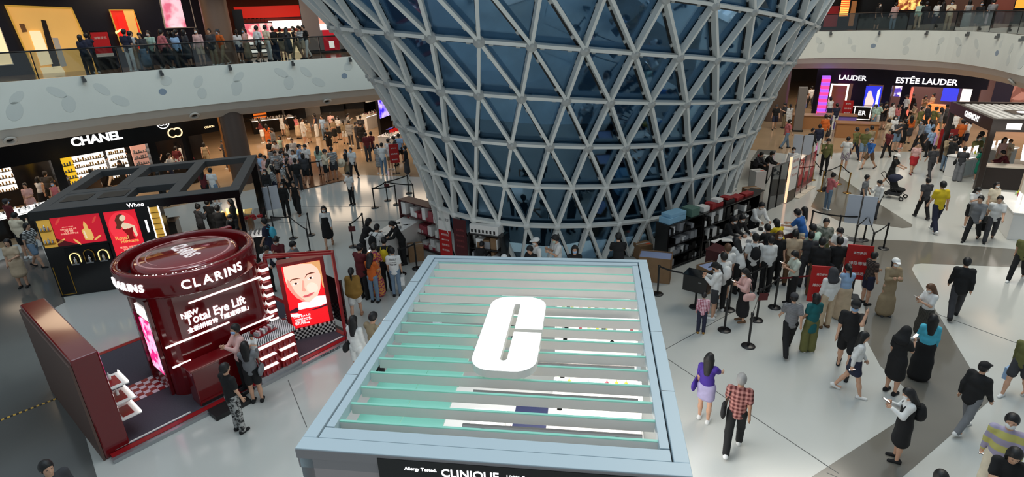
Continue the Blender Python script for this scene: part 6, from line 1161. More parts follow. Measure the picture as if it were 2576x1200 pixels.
# ------------------------------------------------------------------ the people in view, nearest first
# (foot x, foot y, head row, facing, pose, sex, hair, hair colour, top, colour, bottom, colour, shoes, mask, label, carried)
HERO = [
 (1768, 1060, 893, 55, 'reach', 'f', 'long', 'hairblack', 'tee', 'purple', 'mini', 'lavender', 'white', None, 'long-haired woman in purple top and pale short skirt', 'bag:purple:l'),
 (1842, 1131, 945, 65, 'walk', 'm', 'short', 'hairgrey', 'tee', 'plaid', 'trousers', 'black', 'white', None, 'grey-haired man in red plaid shirt and black trousers', 'bag:black:l'),
 (1978, 884, 738, 75, 'stride', 'm', 'cap', 'charcoal', 'tee', 'greystripe', 'trousers', 'black', 'black', None, 'man in cap and grey striped polo beside the woman in teal', ''),
 (2030, 884, 742, 95, 'relaxed', 'f', 'bob', 'hairblack', 'longtee', 'teal', 'wide', 'olive', 'white', None, 'woman in teal top and green trousers with bobbed hair', ''),
 (2118, 935, 755, 235, 'touch', 'm', 'cap', 'black', 'tee', 'black', 'shorts', 'black', 'black', 'paleblue', 'man in black touching his dark cap, blue mask', ''),
 (2135, 990, 845, 330, 'walk', 'f', 'long', 'hairblack', 'long', 'white', 'mini', 'navy', 'white', None, 'woman in white top and navy short skirt striding', 'phone'),
 (2238, 988, 825, 25, 'phone1', 'f', 'hood', 'black', 'dress', 'black', None, None, 'black', None, 'person in loose black dress with covered dark head', 'phone'),
 (2308, 952, 795, 62, 'bag', 'f', 'long', 'hairblack', 'long', 'cyan', 'longskirt', 'black', 'white', None, 'woman in cyan jacket and long black skirt', ''),
 (2312, 857, 715, 185, 'phone', 'f', 'long', 'hairbrown', 'tee', 'white', 'midi', 'darkplaid', 'white', 'white', 'woman in white blouse and long dark plaid skirt', 'phone'),
 (2395, 798, 650, 60, 'walk', 'm', 'short', 'hairblack', 'jacket', 'black', 'trousers', 'charcoal', 'black', 'white', 'man all in black walking on the pale floor', ''),
 (2420, 1084, 912, 15, 'walkl', 'm', 'cap', 'black', 'jacket', 'black', 'trousers', 'grey', 'white', 'white', 'person in black jacket and pale grey trousers', ''),
 (2252, 1156, 983, 155, 'phone', 'f', 'long', 'hairblack', 'long', 'white', 'pinafore', 'black', 'black', 'white', 'woman in black pinafore raising a phone', 'phone;pack:black'),
 (2545, 995, 860, 205, 'walk', 'f', 'tail', 'hairblack', 'long', 'olive', 'shorts', 'charcoal', 'white', 'white', 'person in olive top and dark shorts at the right edge', 'sbag:paleblue'),
 (2553, 704, 585, 215, 'stride', 'm', 'short', 'hairblack', 'tee', 'olive', 'trousers', 'black', 'white', 'white', 'person in dark green top and black trousers at the right edge', ''),
 (2222, 792, 652, 262, 'fold', 'f', 'cap', 'white', 'longdress_l', 'khaki', None, None, 'charcoal', 'white', 'woman in white cap and long khaki dress', ''),
 (2172, 762, 635, 5, 'bag', 'm', 'short', 'hairblack', 'tee', 'darkstripe', 'shorts', 'navy', 'black', 'white', 'man in dark striped tee and navy shorts', ''),
 (2112, 800, 670, 85, 'phone', 'f', 'tail', 'hairblack', 'longtee', 'paleblue', 'longskirt', 'beige', 'brown', None, 'woman in pale blue shirt and beige skirt with ponytail', ''),
 (1985, 765, 632, 178, 'phone', 'm', 'short', 'hairblack', 'tee', 'palegreen', 'trousers', 'black', 'black', 'white', 'man in pale green tee looking at his phone', 'phone'),
 (1864, 808, 677, 185, 'phone', 'f', 'long', 'hairblack', 'long', 'pink', 'midi', 'black', 'brown', 'white', 'woman in pale pink jacket and black skirt with phone', 'phone;bag:pink:l'),
 (1793, 800, 663, 150, 'phone', 'f', 'cap', 'black', 'hoodie', 'white', 'shorts', 'charcoal', 'white', 'black', 'woman in black cap and white hoodie with bare legs', ''),
 (1762, 838, 738, 75, 'stand', 'm', 'short', 'hairblack', 'long', 'pinkplaid', 'trousers', 'navy', 'mustard', None, 'small child in pink plaid shirt and dark trousers', ''),
 (2078, 528, 445, 10, 'phone', 'f', 'bun', 'hairblack', 'long', 'rose', 'jeans', 'denim', 'white', None, 'woman in rose top and jeans beside the gold posts', 'bag:charcoal:l'),
 (2163, 535, 450, 310, 'relaxed', 'm', 'short', 'hairblack', 'tee', 'grey', 'trousers', 'charcoal', 'black', None, 'man in grey tee behind the right easel board', ''),
 (2197, 550, 455, 185, 'phone1', 'm', 'short', 'hairblack', 'long', 'white', 'trousers', 'charcoal', 'black', None, 'man in white shirt with phone beside the easel board', 'phone'),
 (2235, 470, 388, 310, 'push', 'f', 'hat', 'white', 'tee', 'black', 'skirt', 'black', 'white', 'white', 'woman in white hat and black dress pushing a stroller', ''),
 (2182, 425, 345, 200, 'stride', 'm', 'cap', 'grey', 'long', 'blue', 'shorts', 'brown', 'black', 'white', 'man in bright blue top and brown shorts walking', ''),
 (2120, 428, 345, 40, 'hip', 'm', 'short', 'hairblack', 'tee', 'white', 'shorts', 'floral', 'white', None, 'man in white tee and patterned shorts, hand on hip', ''),
 (2227, 397, 328, 210, 'walk', 'm', 'short', 'hairblack', 'tee', 'maroon', 'trousers', 'black', 'black', None, 'man in maroon tee and black trousers', ''),
 (2292, 437, 365, 250, 'walk', 'f', 'bun', 'hairblack', 'tee', 'pink', 'skirt', 'red', 'maroon', None, 'woman in pale pink tee with a red wrap round the hips', ''),
 (2332, 395, 335, 100, 'relaxed', 'm', 'short', 'hairblack', 'tee', 'paleblue', 'trousers', 'black', 'black', None, 'man in light blue shirt left of the red sign stand', ''),
 (2335, 447, 376, 80, 'walk', 'm', 'short', 'hairblack', 'tee', 'charcoal', 'jeans', 'charcoal', 'black', None, 'man in charcoal tee walking away', ''),
 (2315, 548, 448, 85, 'walkl', 'm', 'short', 'hairblack', 'tee', 'charcoal', 'trousers', 'black', 'charcoal', None, 'man in charcoal tee beside the yellow tee', ''),
 (2346, 582, 452, 85, 'walk', 'm', 'short', 'hairblack', 'tee', 'yellow', 'trousers', 'navy', 'white', None, 'man in bright yellow tee and navy trousers', ''),
 (2432, 572, 476, 265, 'phone', 'f', 'long', 'hairblack', 'tee', 'white', 'skirt', 'black', 'white', 'white', 'woman in white tee and black skirt facing us at right', ''),
 (2440, 605, 488, 215, 'stride', 'm', 'short', 'hairblack', 'jacket', 'grey', 'trousers', 'black', 'black', None, 'man in grey jacket and black trousers striding left', 'bag:black:l'),
 (2485, 606, 488, 230, 'stride', 'm', 'short', 'hairblack', 'tee', 'white', 'trousers', 'charcoal', 'black', None, 'man in white tee striding with a black bag', 'sbag:black'),
 (2487, 560, 478, 265, 'relaxed', 'f', 'long', 'hairblack', 'tee', 'cream', 'skirt', 'beige', 'white', 'white', 'woman in cream tee behind the striding pair', ''),
 (2456, 456, 375, 80, 'hip', 'f', 'bun', 'hairblack', 'dress', 'green', None, None, 'white', None, 'woman in emerald green short dress at the white counter', ''),
 (2406, 456, 370, 40, 'phone', 'm', 'short', 'hairblack', 'tee', 'charcoal', 'wide', 'grey', 'black', None, 'man in dark tee and grey trousers with sling bag', 'bag:black:l'),
 (2520, 462, 378, 150, 'lean', 'f', 'short', 'hairblack', 'longdress_l', 'maroon', None, None, 'black', None, 'person in long dark maroon dress leaning at the white counter', ''),
 (2380, 418, 340, 30, 'lean', 'm', 'cap', 'black', 'long', 'black', 'trousers', 'charcoal', 'mustard', None, 'man in black cap leaning over the red sign stand', ''),
 (2500, 425, 348, 240, 'phone', 'f', 'short', 'hairbrown', 'long', 'cream', 'trousers', 'beige', 'white', 'white', 'woman in cream top behind the white counter', ''),
 (605, 1085, 918, 60, 'relaxed', 'm', 'short', 'hairblack', 'tee', 'black', 'trousers', 'zebra', 'black', None, 'person in black tee and zebra print trousers at the red stand', ''),
 (650, 1010, 868, 100, 'carry', 'f', 'long', 'hairblack', 'tee', 'grey', 'shorts', 'black', 'black', None, 'woman in grey tee and black shorts carrying a baby', 'bag:grey:r'),
 (830, 621, 517, 283, 'walk', 'f', 'long', 'hairblack', 'long', 'white', 'pinafore', 'black', 'tan', 'white', 'woman in black dress walking alone on the pale floor', 'phone'),
 (888, 515, 432, 245, 'phone1', 'm', 'short', 'hairblack', 'tee', 'white', 'jeans', 'black', 'black', 'white', 'man in white tee holding a phone to his face', ''),
 (893, 450, 370, 265, 'walk', 'm', 'short', 'hairblack', 'tee', 'white', 'jeans', 'black', 'black', 'paleblue', 'man in white picture tee beside a woman with a hat', ''),
 (878, 447, 378, 250, 'relaxed', 'f', 'long', 'hairblack', 'tank', 'black', 'midi', 'khaki', 'black', 'paleblue', 'woman in black top holding a round straw hat', ''),
 (752, 540, 460, 275, 'walkl', 'f', 'bun', 'hairblack', 'tank', 'black', 'cropped', 'black', 'tan', None, 'woman in black jumpsuit with bare shoulders', ''),
 (722, 546, 465, 290, 'relaxed', 'f', 'short', 'hairblack', 'long', 'black', 'trousers', 'black', 'black', 'white', 'person all in black beside the left easel', ''),
 (1000, 745, 625, 95, 'relaxed', 'm', 'short', 'hairblack', 'tee', 'white', 'jeans', 'denim', 'black', None, 'man in white printed tee with a white shopping bag', 'sbag:white;print'),
 (945, 760, 640, 75, 'phone', 'f', 'long', 'hairblack', 'tee', 'orange', 'jeans', 'denim', 'black', None, 'woman in orange top, jeans and black boots', ''),
 (900, 800, 688, 95, 'walk', 'f', 'tail', 'hairblack', 'poncho', 'mustard', 'shorts', 'white', 'tan', None, 'woman in brown poncho with ponytail', ''),
]
def extras(spec, pm, J, who):
    for e in spec.split(';'):
        if not e: continue
        a = e.split(':')
        if a[0] == 'phone': phone(pm, J, who)
        elif a[0] == 'bag': shoulder_bag(pm, J, who, a[1], 1 if a[2] == 'l' else -1)
        elif a[0] == 'pack': backpack(pm, J, who, a[1])
        elif a[0] == 'sbag': shopping_bag(pm, J, who, a[1])
        elif a[0] == 'print':
            from mathutils.bvhtree import BVHTree
            g = garment('tee', 'relaxed', 'm'); bv = BVHTree.FromPolygons([v.co for v in g.vertices], [tuple(p.vertices) for p in g.polygons])
            for s_, w_, z in (('EVISU', .2, 1.36), ('LA BRAVE', .17, 1.27), ('DENIM', .2, 1.18)):
                o = text(s_, (-.3, 0, z), (0, -1, 0), Zv, w_, M_dark, PEOPLE[-1], .002, .02, 'shirt_print'); mm = o.matrix_basis.copy(); o.matrix_basis = Matrix(); me = o.data
                for v in me.vertices:
                    q = mm @ v.co; hit = bv.ray_cast(Vector((-.6, q.y, q.z)), Vector((1, 0, 0))); v.co = Vector(((hit[0].x if hit[0] else -.12)-.004, q.y, q.z))
def who(lab): return 'the '+' '.join(lab.split()[:6]).replace(' and', '').replace(' with', '') 
for x, y, yh, fc_, ps, sx, hr, hc, tp_, tc, bt, bc, sh_, mk, lab, ex in HERO:
    F, h = fh(x, y, yh); lim = (.95, 1.2) if 'child' in lab else (1.50, 1.82); h = max(lim[0], min(lim[1], h))
    t, pm, J = person(F, fc_, h, ps, sx, hr, hc, tp_, tc, bt, bc, sh_, mk, lab, 'tan' if 'grey-haired' in lab else 'skincol'); extras(ex, pm, J, who(lab))
# those seen mainly by their heads (hidden feet): head pixel, height
HEADS = [
 (583, 812, 1.62, 232, 'carry', 'f', 'short', 'hairblack', 'long', 'pink', 'trousers', 'black', 'black', 'paleblue', 'staff woman in beige top and blue mask behind the red counter', '', .1),
 (110, 1160, 1.7, 330, 'stand', 'm', 'short', 'hairblack', 'tee', 'charcoal', 'trousers', 'black', 'black', None, 'dark-haired person cut by the lower left picture edge', '', 0),
 (2372, 1183, 1.7, 60, 'stand', 'm', 'short', 'hairblack', 'tee', 'black', 'trousers', 'black', 'black', None, 'top of a dark head at the lower right picture edge', '', 0),
 (2552, 1042, 1.72, 225, 'walk', 'm', 'short', 'hairblack', 'long', 'lavyel', 'trousers', 'cream', 'black', 'white', 'man in lavender and yellow top at the lower right', 'phone', 0),
 (2560, 1128, 1.68, 235, 'phone', 'f', 'bob', 'hairblack', 'tee', 'black', 'trousers', 'pink', 'black', None, 'person in black tee at the lower right picture corner', '', 0),
 (1832, 612, 1.72, 95, 'relaxed', 'm', 'short', 'hairbrown', 'tee', 'white', 'shorts', 'black', 'white', None, 'brown-haired man in white tee with a chest stripe', '', 0),
 (1822, 634, 1.68, 100, 'relaxed', 'm', 'short', 'hairblack', 'tee', 'white', 'trousers', 'black', 'white', None, 'man in white tee with grey backpack straps', 'pack:white', 0),
 (1852, 596, 1.65, 110, 'lean', 'f', 'long', 'hairblack', 'tee', 'white', 'trousers', 'black', 'black', None, 'woman in white tee leaning to the counter', '', 0),
 (1898, 588, 1.72, 80, 'stand', 'm', 'cap', 'black', 'tee', 'white', 'trousers', 'black', 'black', None, 'man in dark cap and white tee with a black sling bag', 'pack:black', 0),
 (1929, 592, 1.68, 90, 'stand', 'f', 'short', 'hairblack', 'long', 'white', 'trousers', 'black', 'black', None, 'person in white sweatshirt with a faint back print', '', 0),
 (1932, 563, 1.68, 95, 'lean', 'm', 'short', 'hairblack', 'tee', 'black', 'trousers', 'black', 'black', None, 'man in black tee leaning over the papers counter', '', 0),
 (1953, 573, 1.66, 265, 'stand', 'f', 'long', 'hairbrown', 'tee', 'black', 'trousers', 'black', 'black', 'white', 'masked woman in black facing us in the right queue', '', 0),
 (2003, 577, 1.7, 70, 'stand', 'm', 'short', 'hairblack', 'tee', 'beige', 'trousers', 'brown', 'black', None, 'man in beige tee seen from behind', '', 0),
 (2024, 580, 1.68, 75, 'stand', 'm', 'short', 'hairblack', 'tee', 'charcoal', 'trousers', 'charcoal', 'black', None, 'man in dark grey tee beside the beige tee', '', 0),
 (2046, 563, 1.72, 120, 'lean', 'm', 'short', 'hairblack', 'tee', 'mint', 'trousers', 'charcoal', 'black', None, 'man in pale mint tee bending forward', '', 0),
 (2081, 549, 1.7, 250, 'relaxed', 'm', 'short', 'hairblack', 'tee', 'camo', 'trousers', 'olive', 'black', None, 'man in grey camouflage tee at the back of the queue', '', 0),
 (2115, 572, 1.7, 200, 'phone', 'm', 'short', 'hairblack', 'tee', 'white', 'trousers', 'black', 'black', 'white', 'man in white tee pointing at a phone in the queue', 'phone', 0),
 (2071, 596, 1.74, 60, 'relaxed', 'm', 'short', 'hairblack', 'jacket', 'black', 'wide', 'brown', 'charcoal', None, 'man in black jacket and brown trousers in the queue', '', 0),
 (2143, 597, 1.7, 80, 'stand', 'm', 'short', 'hairblack', 'tee', 'black', 'trousers', 'charcoal', 'black', None, 'man in black tee left of the larger red sign', '', 0),
 (2098, 672, 1.62, 95, 'stand', 'm', 'hood', 'charcoal', 'long', 'white', 'trousers', 'beige', 'brown', None, 'person with grey head covering behind the pale blue shirt', '', 0),
 (1996, 522, 1.7, 130, 'lean', 'm', 'short', 'hairblack', 'tee', 'blue', 'trousers', 'cream', 'white', None, 'man in blue tee with yellow letters at the papers counter', '', 0),
 (2013, 523, 1.64, 140, 'stand', 'f', 'long', 'hairblack', 'long', 'white', 'longskirt', 'grey', 'white', 'white', 'woman in white cardigan at the end of the counter', '', 0),
 (1954, 550, 1.62, 110, 'lean', 'f', 'bob', 'hairblack', 'tee', 'yellow', 'trousers', 'black', 'black', None, 'curly-haired person in yellow at the counter', '', 0),
 (1918, 508, 1.72, 280, 'lean', 'm', 'short', 'hairblack', 'long', 'white', 'trousers', 'black', 'black', 'white', 'staff man in white shirt behind the papers counter', '', 0),
 (1853, 545, 1.66, 300, 'lean', 'f', 'tail', 'hairblack', 'long', 'black', 'trousers', 'black', 'black', 'white', 'staff woman in black at the left of the papers counter', '', 0),
 (1880, 553, 1.64, 290, 'lean', 'f', 'bun', 'hairblack', 'long', 'black', 'trousers', 'black', 'black', 'white', 'staff woman in black with a bun at the papers counter', '', 0),
 (1348, 597, 1.68, 200, 'stand', 'm', 'cap', 'white', 'tee', 'white', 'trousers', 'black', 'black', 'white', 'man in white cap and white tee behind the slatted roof', '', 0),
 (1333, 617, 1.62, 230, 'phone', 'f', 'short', 'hairblack', 'tee', 'black', 'trousers', 'black', 'black', None, 'dark-haired person in front of the white cap', '', 0),
 (1397, 590, 1.7, 190, 'phone', 'm', 'short', 'hairblack', 'tee', 'white', 'trousers', 'black', 'black', 'mint', 'man in white tee with a green mask behind the roof', '', 0),
 (1446, 617, 1.64, 265, 'stand', 'f', 'long', 'hairblack', 'long', 'black', 'trousers', 'black', 'black', 'paleblue', 'long-haired person with blue mask peeping over the roof edge', '', 0),
 (1556, 585, 1.72, 85, 'lean', 'm', 'short', 'hairblack', 'tee', 'black', 'trousers', 'black', 'black', None, 'man in black tee at the funnel foot seen from behind', '', 0),
 (1215, 605, 1.3, 60, 'lean', 'f', 'bun', 'hairblack', 'long', 'black', 'trousers', 'black', 'black', None, 'stooping person in black before the dark bookshelf', '', 0),
 (1268, 640, 1.6, 90, 'stand', 'm', 'cap', 'white', 'tee', 'white', 'trousers', 'black', 'black', None, 'white cap just showing above the far roof edge', '', 0),
 (887, 793, 1.62, 70, 'stand', 'f', 'long', 'hairblack', 'long', 'white', 'shorts', 'white', 'white', None, 'long-haired woman in white shirt with a black bag', 'bag:black:l', 0),
 (926, 785, 1.68, 60, 'phone', 'm', 'short', 'hairblack', 'tee', 'khaki', 'trousers', 'black', 'black', None, 'man in khaki tee raising a phone beside the roof', 'phone', 0),
 (904, 613, 1.7, 60, 'phone', 'm', 'cap', 'black', 'jacket', 'maroon', 'trousers', 'black', 'black', None, 'man in dark maroon jacket and cap lifting a phone', 'phone', 0),
 (936, 616, 1.64, 75, 'phone', 'f', 'short', 'hairblack', 'longdress', 'multi', None, None, 'black', None, 'woman in magenta patterned dress', '', 0),
 (955, 600, 1.66, 95, 'lean', 'm', 'short', 'hairblack', 'long', 'black', 'trousers', 'black', 'black', None, 'man with a yellow backpack at the white counter', 'pack:yellow', 0),
 (947, 563, 1.68, 70, 'lean', 'm', 'short', 'hairblack', 'tee', 'white', 'trousers', 'black', 'black', None, 'man in white tee with black backpack at the white counter', 'pack:black', 0),
 (950, 551, 1.62, 40, 'lean', 'f', 'bob', 'hairblack', 'long', 'black', 'trousers', 'black', 'black', None, 'woman in black bending over the white counter', '', 0),
 (1000, 545, 1.62, 210, 'lean', 'f', 'tail', 'hairblack', 'long', 'black', 'trousers', 'black', 'black', 'white', 'staff woman in black behind the white counter', '', 0),
 (692, 597, 1.6, 270, 'phone', 'f', 'bun', 'hairblack', 'long', 'maroon', 'trousers', 'black', 'black', 'white', 'masked woman in maroon blouse in the left queue pen', '', 0),
 (668, 618, 1.62, 320, 'lean', 'f', 'short', 'hairblack', 'long', 'white', 'trousers', 'black', 'black', None, 'person in white bending behind the red tube frame', '', 0),
 (735, 606, 1.66, 350, 'phone', 'm', 'short', 'hairblack', 'tee', 'grey', 'trousers', 'black', 'black', 'white', 'man in grey tee with phone behind the advertising screen', 'phone', 0),
 (662, 548, 1.7, 180, 'relaxed', 'm', 'short', 'hairblack', 'tee', 'navy', 'trousers', 'navy', 'black', None, 'man in navy beside the flower case', 'pack:cyan', 0),
 (1280, 1080, 1.66, 120, 'stand', 'f', 'short', 'hairblack', 'tee', 'white', 'trousers', 'black', 'black', None, 'dark head seen between the slats near the sign', '', 0),
 (1945, 378, 1.6, 320, 'lean', 'f', 'short', 'hairblack', 'long', 'black', 'trousers', 'black', 'black', 'white', 'staff person in black writing at the staff desk', '', 0),
 (1998, 370, 1.6, 250, 'stand', 'm', 'short', 'hairblack', 'long', 'white', 'trousers', 'black', 'black', 'white', 'staff man in white before the rear easel', '', 0),
 (1918, 382, 1.58, 300, 'lean', 'm', 'short', 'hairblack', 'long', 'charcoal', 'trousers', 'black', 'black', None, 'staff person bent over beside the funnel at right', '', 0),
 (520, 500, 1.68, 70, 'relaxed', 'm', 'short', 'hairblack', 'long', 'black', 'trousers', 'black', 'black', None, 'man in black inside the black kiosk, leftmost of three', '', 0),
 (545, 515, 1.7, 85, 'stand', 'm', 'short', 'hairblack', 'long', 'black', 'trousers', 'black', 'black', None, 'broad man in black inside the black kiosk', '', 0),
 (500, 512, 1.6, 60, 'phone', 'f', 'bun', 'hairblack', 'long', 'charcoal', 'trousers', 'black', 'black', None, 'woman in charcoal inside the black kiosk', '', 0),
 (575, 543, 1.62, 280, 'lean', 'f', 'short', 'hairblack', 'long', 'black', 'trousers', 'black', 'black', 'white', 'masked staff person in black behind the ring top', '', 0),
 (577, 500, 1.64, 200, 'stand', 'f', 'long', 'hairblack', 'long', 'black', 'trousers', 'black', 'black', None, 'long-haired person in black beside the flower case', '', 0),
 (527, 422, 1.68, 85, 'stand', 'm', 'short', 'hairblack', 'tee', 'white', 'shorts', 'denim', 'white', None, 'man in white tee and denim shorts seen through the roof grid', '', 0),
 (505, 425, 1.62, 95, 'relaxed', 'f', 'long', 'hairblack', 'tee', 'maroon', 'trousers', 'black', 'black', None, 'woman in maroon seen through the roof grid', '', 0),
 (395, 430, 1.64, 80, 'relaxed', 'f', 'bob', 'hairblack', 'tee', 'grey', 'trousers', 'black', 'black', None, 'person in grey standing behind the roof grid', '', 0),
]
for x, y, h, fc_, ps, sx, hr, hc, tp_, tc, bt, bc, sh_, mk, lab, ex, z0 in HEADS:
    J = skeleton(ps, sx); P = at(x, y, z0+h*(J['head'].z+.12)/1.70); off = Matrix.Rotation(math.radians(fc_), 3, 'Z') @ Vector((J['head'].x, 0, 0))*(h/1.7)
    t, pm, J = person((P.x-off.x, P.y-off.y, z0+.0), fc_, h, ps, sx, hr, hc, tp_, tc, bt, bc, sh_, mk, lab); extras(ex, pm, J, who(lab))
# baby carried at the red stand: small body in the woman's arms
bp, bM, bJ = person((0, 0, 0), 0, .72, 'carry', 'f', 'short', 'hairblack', 'tee', 'white', 'shorts', 'grey', 'black', None, 'baby in white carried at the woman\'s shoulder')
F, h = fh(650, 1010, 868); q = F+Matrix.Rotation(math.radians(100), 3, 'Z') @ Vector((.24, -.08, .78)); bp.matrix_world = Matrix.Translation(q) @ Matrix.Rotation(math.radians(280), 4, 'Z') @ Matrix.Scale(.72/1.7, 4)
# straw hat held by the woman in the left hall
F, h = fh(878, 447, 378); sh2 = empty('straw_hat', (F.x-.25, F.y-.2, .85), label='round straw hat held by the woman in the black top', cat='hat'); MB().lathe([(0, .1), (.09, .1), (.1, .02), (.24, .0), (.24, -.01), (.1, .0)], 18).build('brim', cloth('cream'), sh2, Matrix.Rotation(1.2, 4, 'X')); MB().lathe([(.102, .02), (.104, .04), (.1, .05)], 18).build('ribbon', cloth('brown'), sh2, Matrix.Rotation(1.2, 4, 'X'))
# stroller
sp = at(2246, 498); st = empty('stroller', M=Matrix.Translation((sp.x, sp.y, 0)) @ Matrix.Rotation(math.radians(310), 4, 'Z'), label='navy baby stroller pushed by the woman in black', cat='stroller')
M_nv = cloth('navy'); link('canopy', sdf_mesh('canopy', [el((-.05, 0, .82), (.28, .24, .2), None), ('-', (.12, 0, .7), (.3, .21, .2), None)], .018), M_nv, st); link('seat', sdf_mesh('seat', [cap((-.12, 0, .75), (-.02, 0, .42), .12, .14, (1, .65, 1)), cap((-.02, 0, .42), (.26, 0, .4), .13, .12, (1, .62, 1.4))], .018), cloth('black'), st); lb(st, 'basket', -.25, .25, -.2, .2, .16, .3, cloth('charcoal'), .02)
for sy in (-1, 1):
    MB().tube([(-.55, sy*.2, 1.0), (-.3, sy*.24, .75), (.1, sy*.25, .4), (.36, sy*.24, .12)], .013, 6).build('frame_tube', M_pb, st); MB().tube([(.0, sy*.25, .48), (-.34, sy*.25, .12)], .013, 6).build('frame_tube', M_pb, st)
    for x in (-.34, .36): MB().lathe([(.05, -.02), (.085, -.02), (.09, 0), (.085, .02), (.05, .02)], 14).build('wheel', M_pb, st, Matrix.Translation((x, sy*.27, .09)) @ Matrix.Rotation(math.pi/2, 4, 'X'))
MB().tube([(-.55, -.2, 1.0), (-.58, 0, 1.0), (-.55, .2, 1.0)], .014, 6).build('handle', M_pb, st)

# ------------------------------------------------------------------ background crowd: head pixels by place
RC = random.Random(11)
CROWD = [
 ('in the left hall', 0., [(652, 300), (668, 312), (683, 322), (705, 288), (716, 292), (757, 297), (770, 302), (808, 290), (822, 320), (836, 298), (848, 292), (862, 302), (876, 303), (893, 306), (905, 308), (919, 333), (931, 333), (948, 362), (958, 358), (975, 348), (991, 342), (1001, 337), (1018, 366), (873, 285), (830, 282), (790, 285), (742, 290), (905, 290)]),
 ('in the brown marble queue', 0., [(652, 386), (664, 390), (690, 378), (702, 376), (719, 383), (733, 348), (690, 352), (702, 340), (721, 362), (735, 376), (748, 362), (767, 362), (797, 367), (812, 375), (832, 369), (740, 398), (672, 400), (682, 415), (665, 425), (645, 420), (706, 410), (720, 398), (760, 385), (676, 352)]),
 ('at the black boutique', 0., [(205, 378), (235, 385), (262, 390), (280, 380), (315, 375), (345, 365), (395, 380), (420, 385), (440, 368), (455, 360), (510, 358), (560, 352), (140, 420), (110, 430), (75, 415), (45, 405), (20, 425), (90, 445), (130, 455), (160, 440), (60, 460), (10, 500), (30, 535), (60, 560), (15, 600), (180, 430), (225, 425), (300, 402), (370, 385)]),
 ('by the navy shop', 0., [(1955, 262), (1978, 258), (1990, 262), (2012, 236), (2028, 232), (2044, 216), (2062, 216), (2078, 242), (2092, 246), (2108, 260), (2080, 288), (2090, 290), (1985, 300), (2046, 322), (2064, 312), (2085, 347), (2160, 320), (2182, 322), (2195, 316), (2230, 255), (2248, 258), (2262, 262), (2272, 240), (2286, 238), (2305, 260), (2320, 268), (2340, 262), (2355, 268), (2372, 270), (2385, 262), (2325, 300), (2345, 300), (2296, 290), (2280, 300), (2265, 300), (2395, 300), (2410, 280), (2425, 300), (2440, 300), (2300, 235), (2330, 240), (2350, 235), (2255, 290), (2240, 300), (2215, 258), (2205, 262), (2460, 340), (2480, 330), (2530, 345), (2395, 340), (2415, 345)]),
 ('on the upper left floor', Z2, [(190, 80), (207, 96), (305, 84), (322, 90), (345, 82), (368, 94), (396, 80), (418, 80), (434, 72), (446, 68), (460, 82), (474, 74), (488, 84), (527, 74), (590, 84), (610, 84), (640, 76), (664, 72), (682, 78), (700, 74), (716, 72), (736, 80), (751, 82), (762, 76), (382, 76), (405, 90)]),
 ('on the upper right floor', Z2, [(2214, 4), (2318, 6), (2333, 2), (2362, -4), (2395, 0), (2440, -6), (2470, 2), (2255, -2), (2376, 2), (2500, -8)]),
]
TOPS = ['white', 'white', 'white', 'black', 'black', 'black', 'black', 'grey', 'charcoal', 'charcoal', 'beige', 'pink', 'navy', 'cream', 'maroon', 'paleblue', 'olive', 'orange', 'khaki', 'mint', 'bwstripe', 'rose']
BOTS = ['black', 'black', 'denim', 'charcoal', 'beige', 'navy', 'khaki', 'white']
NM = {'bwstripe': 'striped', 'paleblue': 'pale blue', 'denim': 'denim', 'navy': 'navy'}
LBL = {}
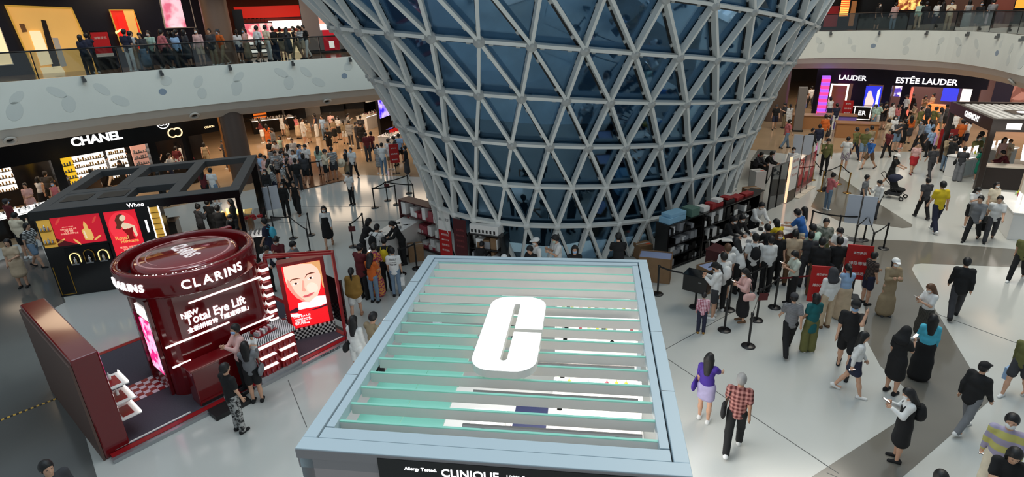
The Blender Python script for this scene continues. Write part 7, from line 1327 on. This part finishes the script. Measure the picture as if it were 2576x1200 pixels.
for place, z0, pts in CROWD:
    for x, y in pts:
        sx = RC.choice('mf'); ps = RC.choice(['stand', 'relaxed', 'walk', 'phone', 'walkl', 'phone1', 'bag']); h = RC.uniform(1.56, 1.66) if sx == 'f' else RC.uniform(1.64, 1.76); up = z0 > 1
        tc, bc = RC.choice(TOPS), RC.choice(BOTS); tp_ = RC.choice(['tee', 'tee', 'long', 'jacket'] if sx == 'm' else ['tee', 'long', 'tank', 'dress']); bt = RC.choice(['trousers', 'jeans', 'shorts']) if sx == 'm' else RC.choice(['jeans', 'skirt', 'midi', 'shorts', 'wide'])
        if up and 'left' in place and x < 480 and RC.random() < .55: tc = RC.choice(['black', 'charcoal', 'navy'])
        if (x, y) in ((190, 80), (207, 96)): tc, bc, ps, tp_, bt = 'navy', 'black', 'stand' if x == 190 else 'point', 'tee', 'trousers'
        if tp_ == 'dress': bt = None
        J = skeleton(ps, sx); fc_ = RC.choice([70, 90, 110, 250, 270, 290, 0, 180]) if not up else RC.choice([90, 120, 60, 270, 240])
        P = at(x, y, z0+h*(J['head'].z+.12)/1.7)
        if up:      # stand behind the balustrade along this line of sight
            r_ = ray(x, 60 if x < 1000 else 10); r_.z = 0; r_.normalize(); e_ = min(EDGE, key=lambda e: (Vector((e.x, e.y, 0)).normalized()-r_).length); D = e_.length+RC.uniform(.6, 2.2); P = r_*D
        dv = Vector((P.x, P.y, 0)).normalized(); dv = dv if not up else Vector((dv.y, -dv.x, 0)); P = Vector((P.x, P.y, 0))
        for tr in range(12):
            if all(math.hypot(q.location.x-P.x, q.location.y-P.y) > .44 or abs(q.location.z-z0) > 1 for q in PEOPLE): break
            P = P+dv*(.16*(tr+1)*(-1)**tr)
        hr = RC.choice(['short']*4+['cap']) if sx == 'm' else RC.choice(['long', 'tail', 'bob', 'bun', 'long'])
        nm_t = NM.get(tc, tc); base_ = '%s in %s %s%s %s' % ('man' if sx == 'm' else 'woman', nm_t, {'tee': 'tee', 'long': 'long sleeves', 'jacket': 'jacket', 'tank': 'sleeveless top', 'dress': 'dress'}[tp_], '' if not bt else ' and %s %s' % (NM.get(bc, bc), {'trousers': 'trousers', 'jeans': 'slim trousers', 'shorts': 'shorts', 'skirt': 'skirt', 'midi': 'long skirt', 'wide': 'wide trousers'}[bt]), place)
        t, pm, J = person((P.x, P.y, z0), fc_, h, ps, sx, hr, 'hairblack' if hr != 'cap' else 'charcoal', tp_, tc, bt, bc if bt else None, RC.choice(['white', 'black', 'black']), RC.choice(['white', None, 'paleblue', None]), base_, 'skincol', 'shoppers '+place)
        LBL.setdefault(base_, []).append((x, t))
ORD = ['leftmost', 'second', 'third', 'fourth', 'fifth', 'sixth']
for b_, L in LBL.items():
    if len(L) > 1:
        for i, (x, t) in enumerate(sorted(L, key=lambda q: q[0])): t['label'] = b_+', '+ORD[i]
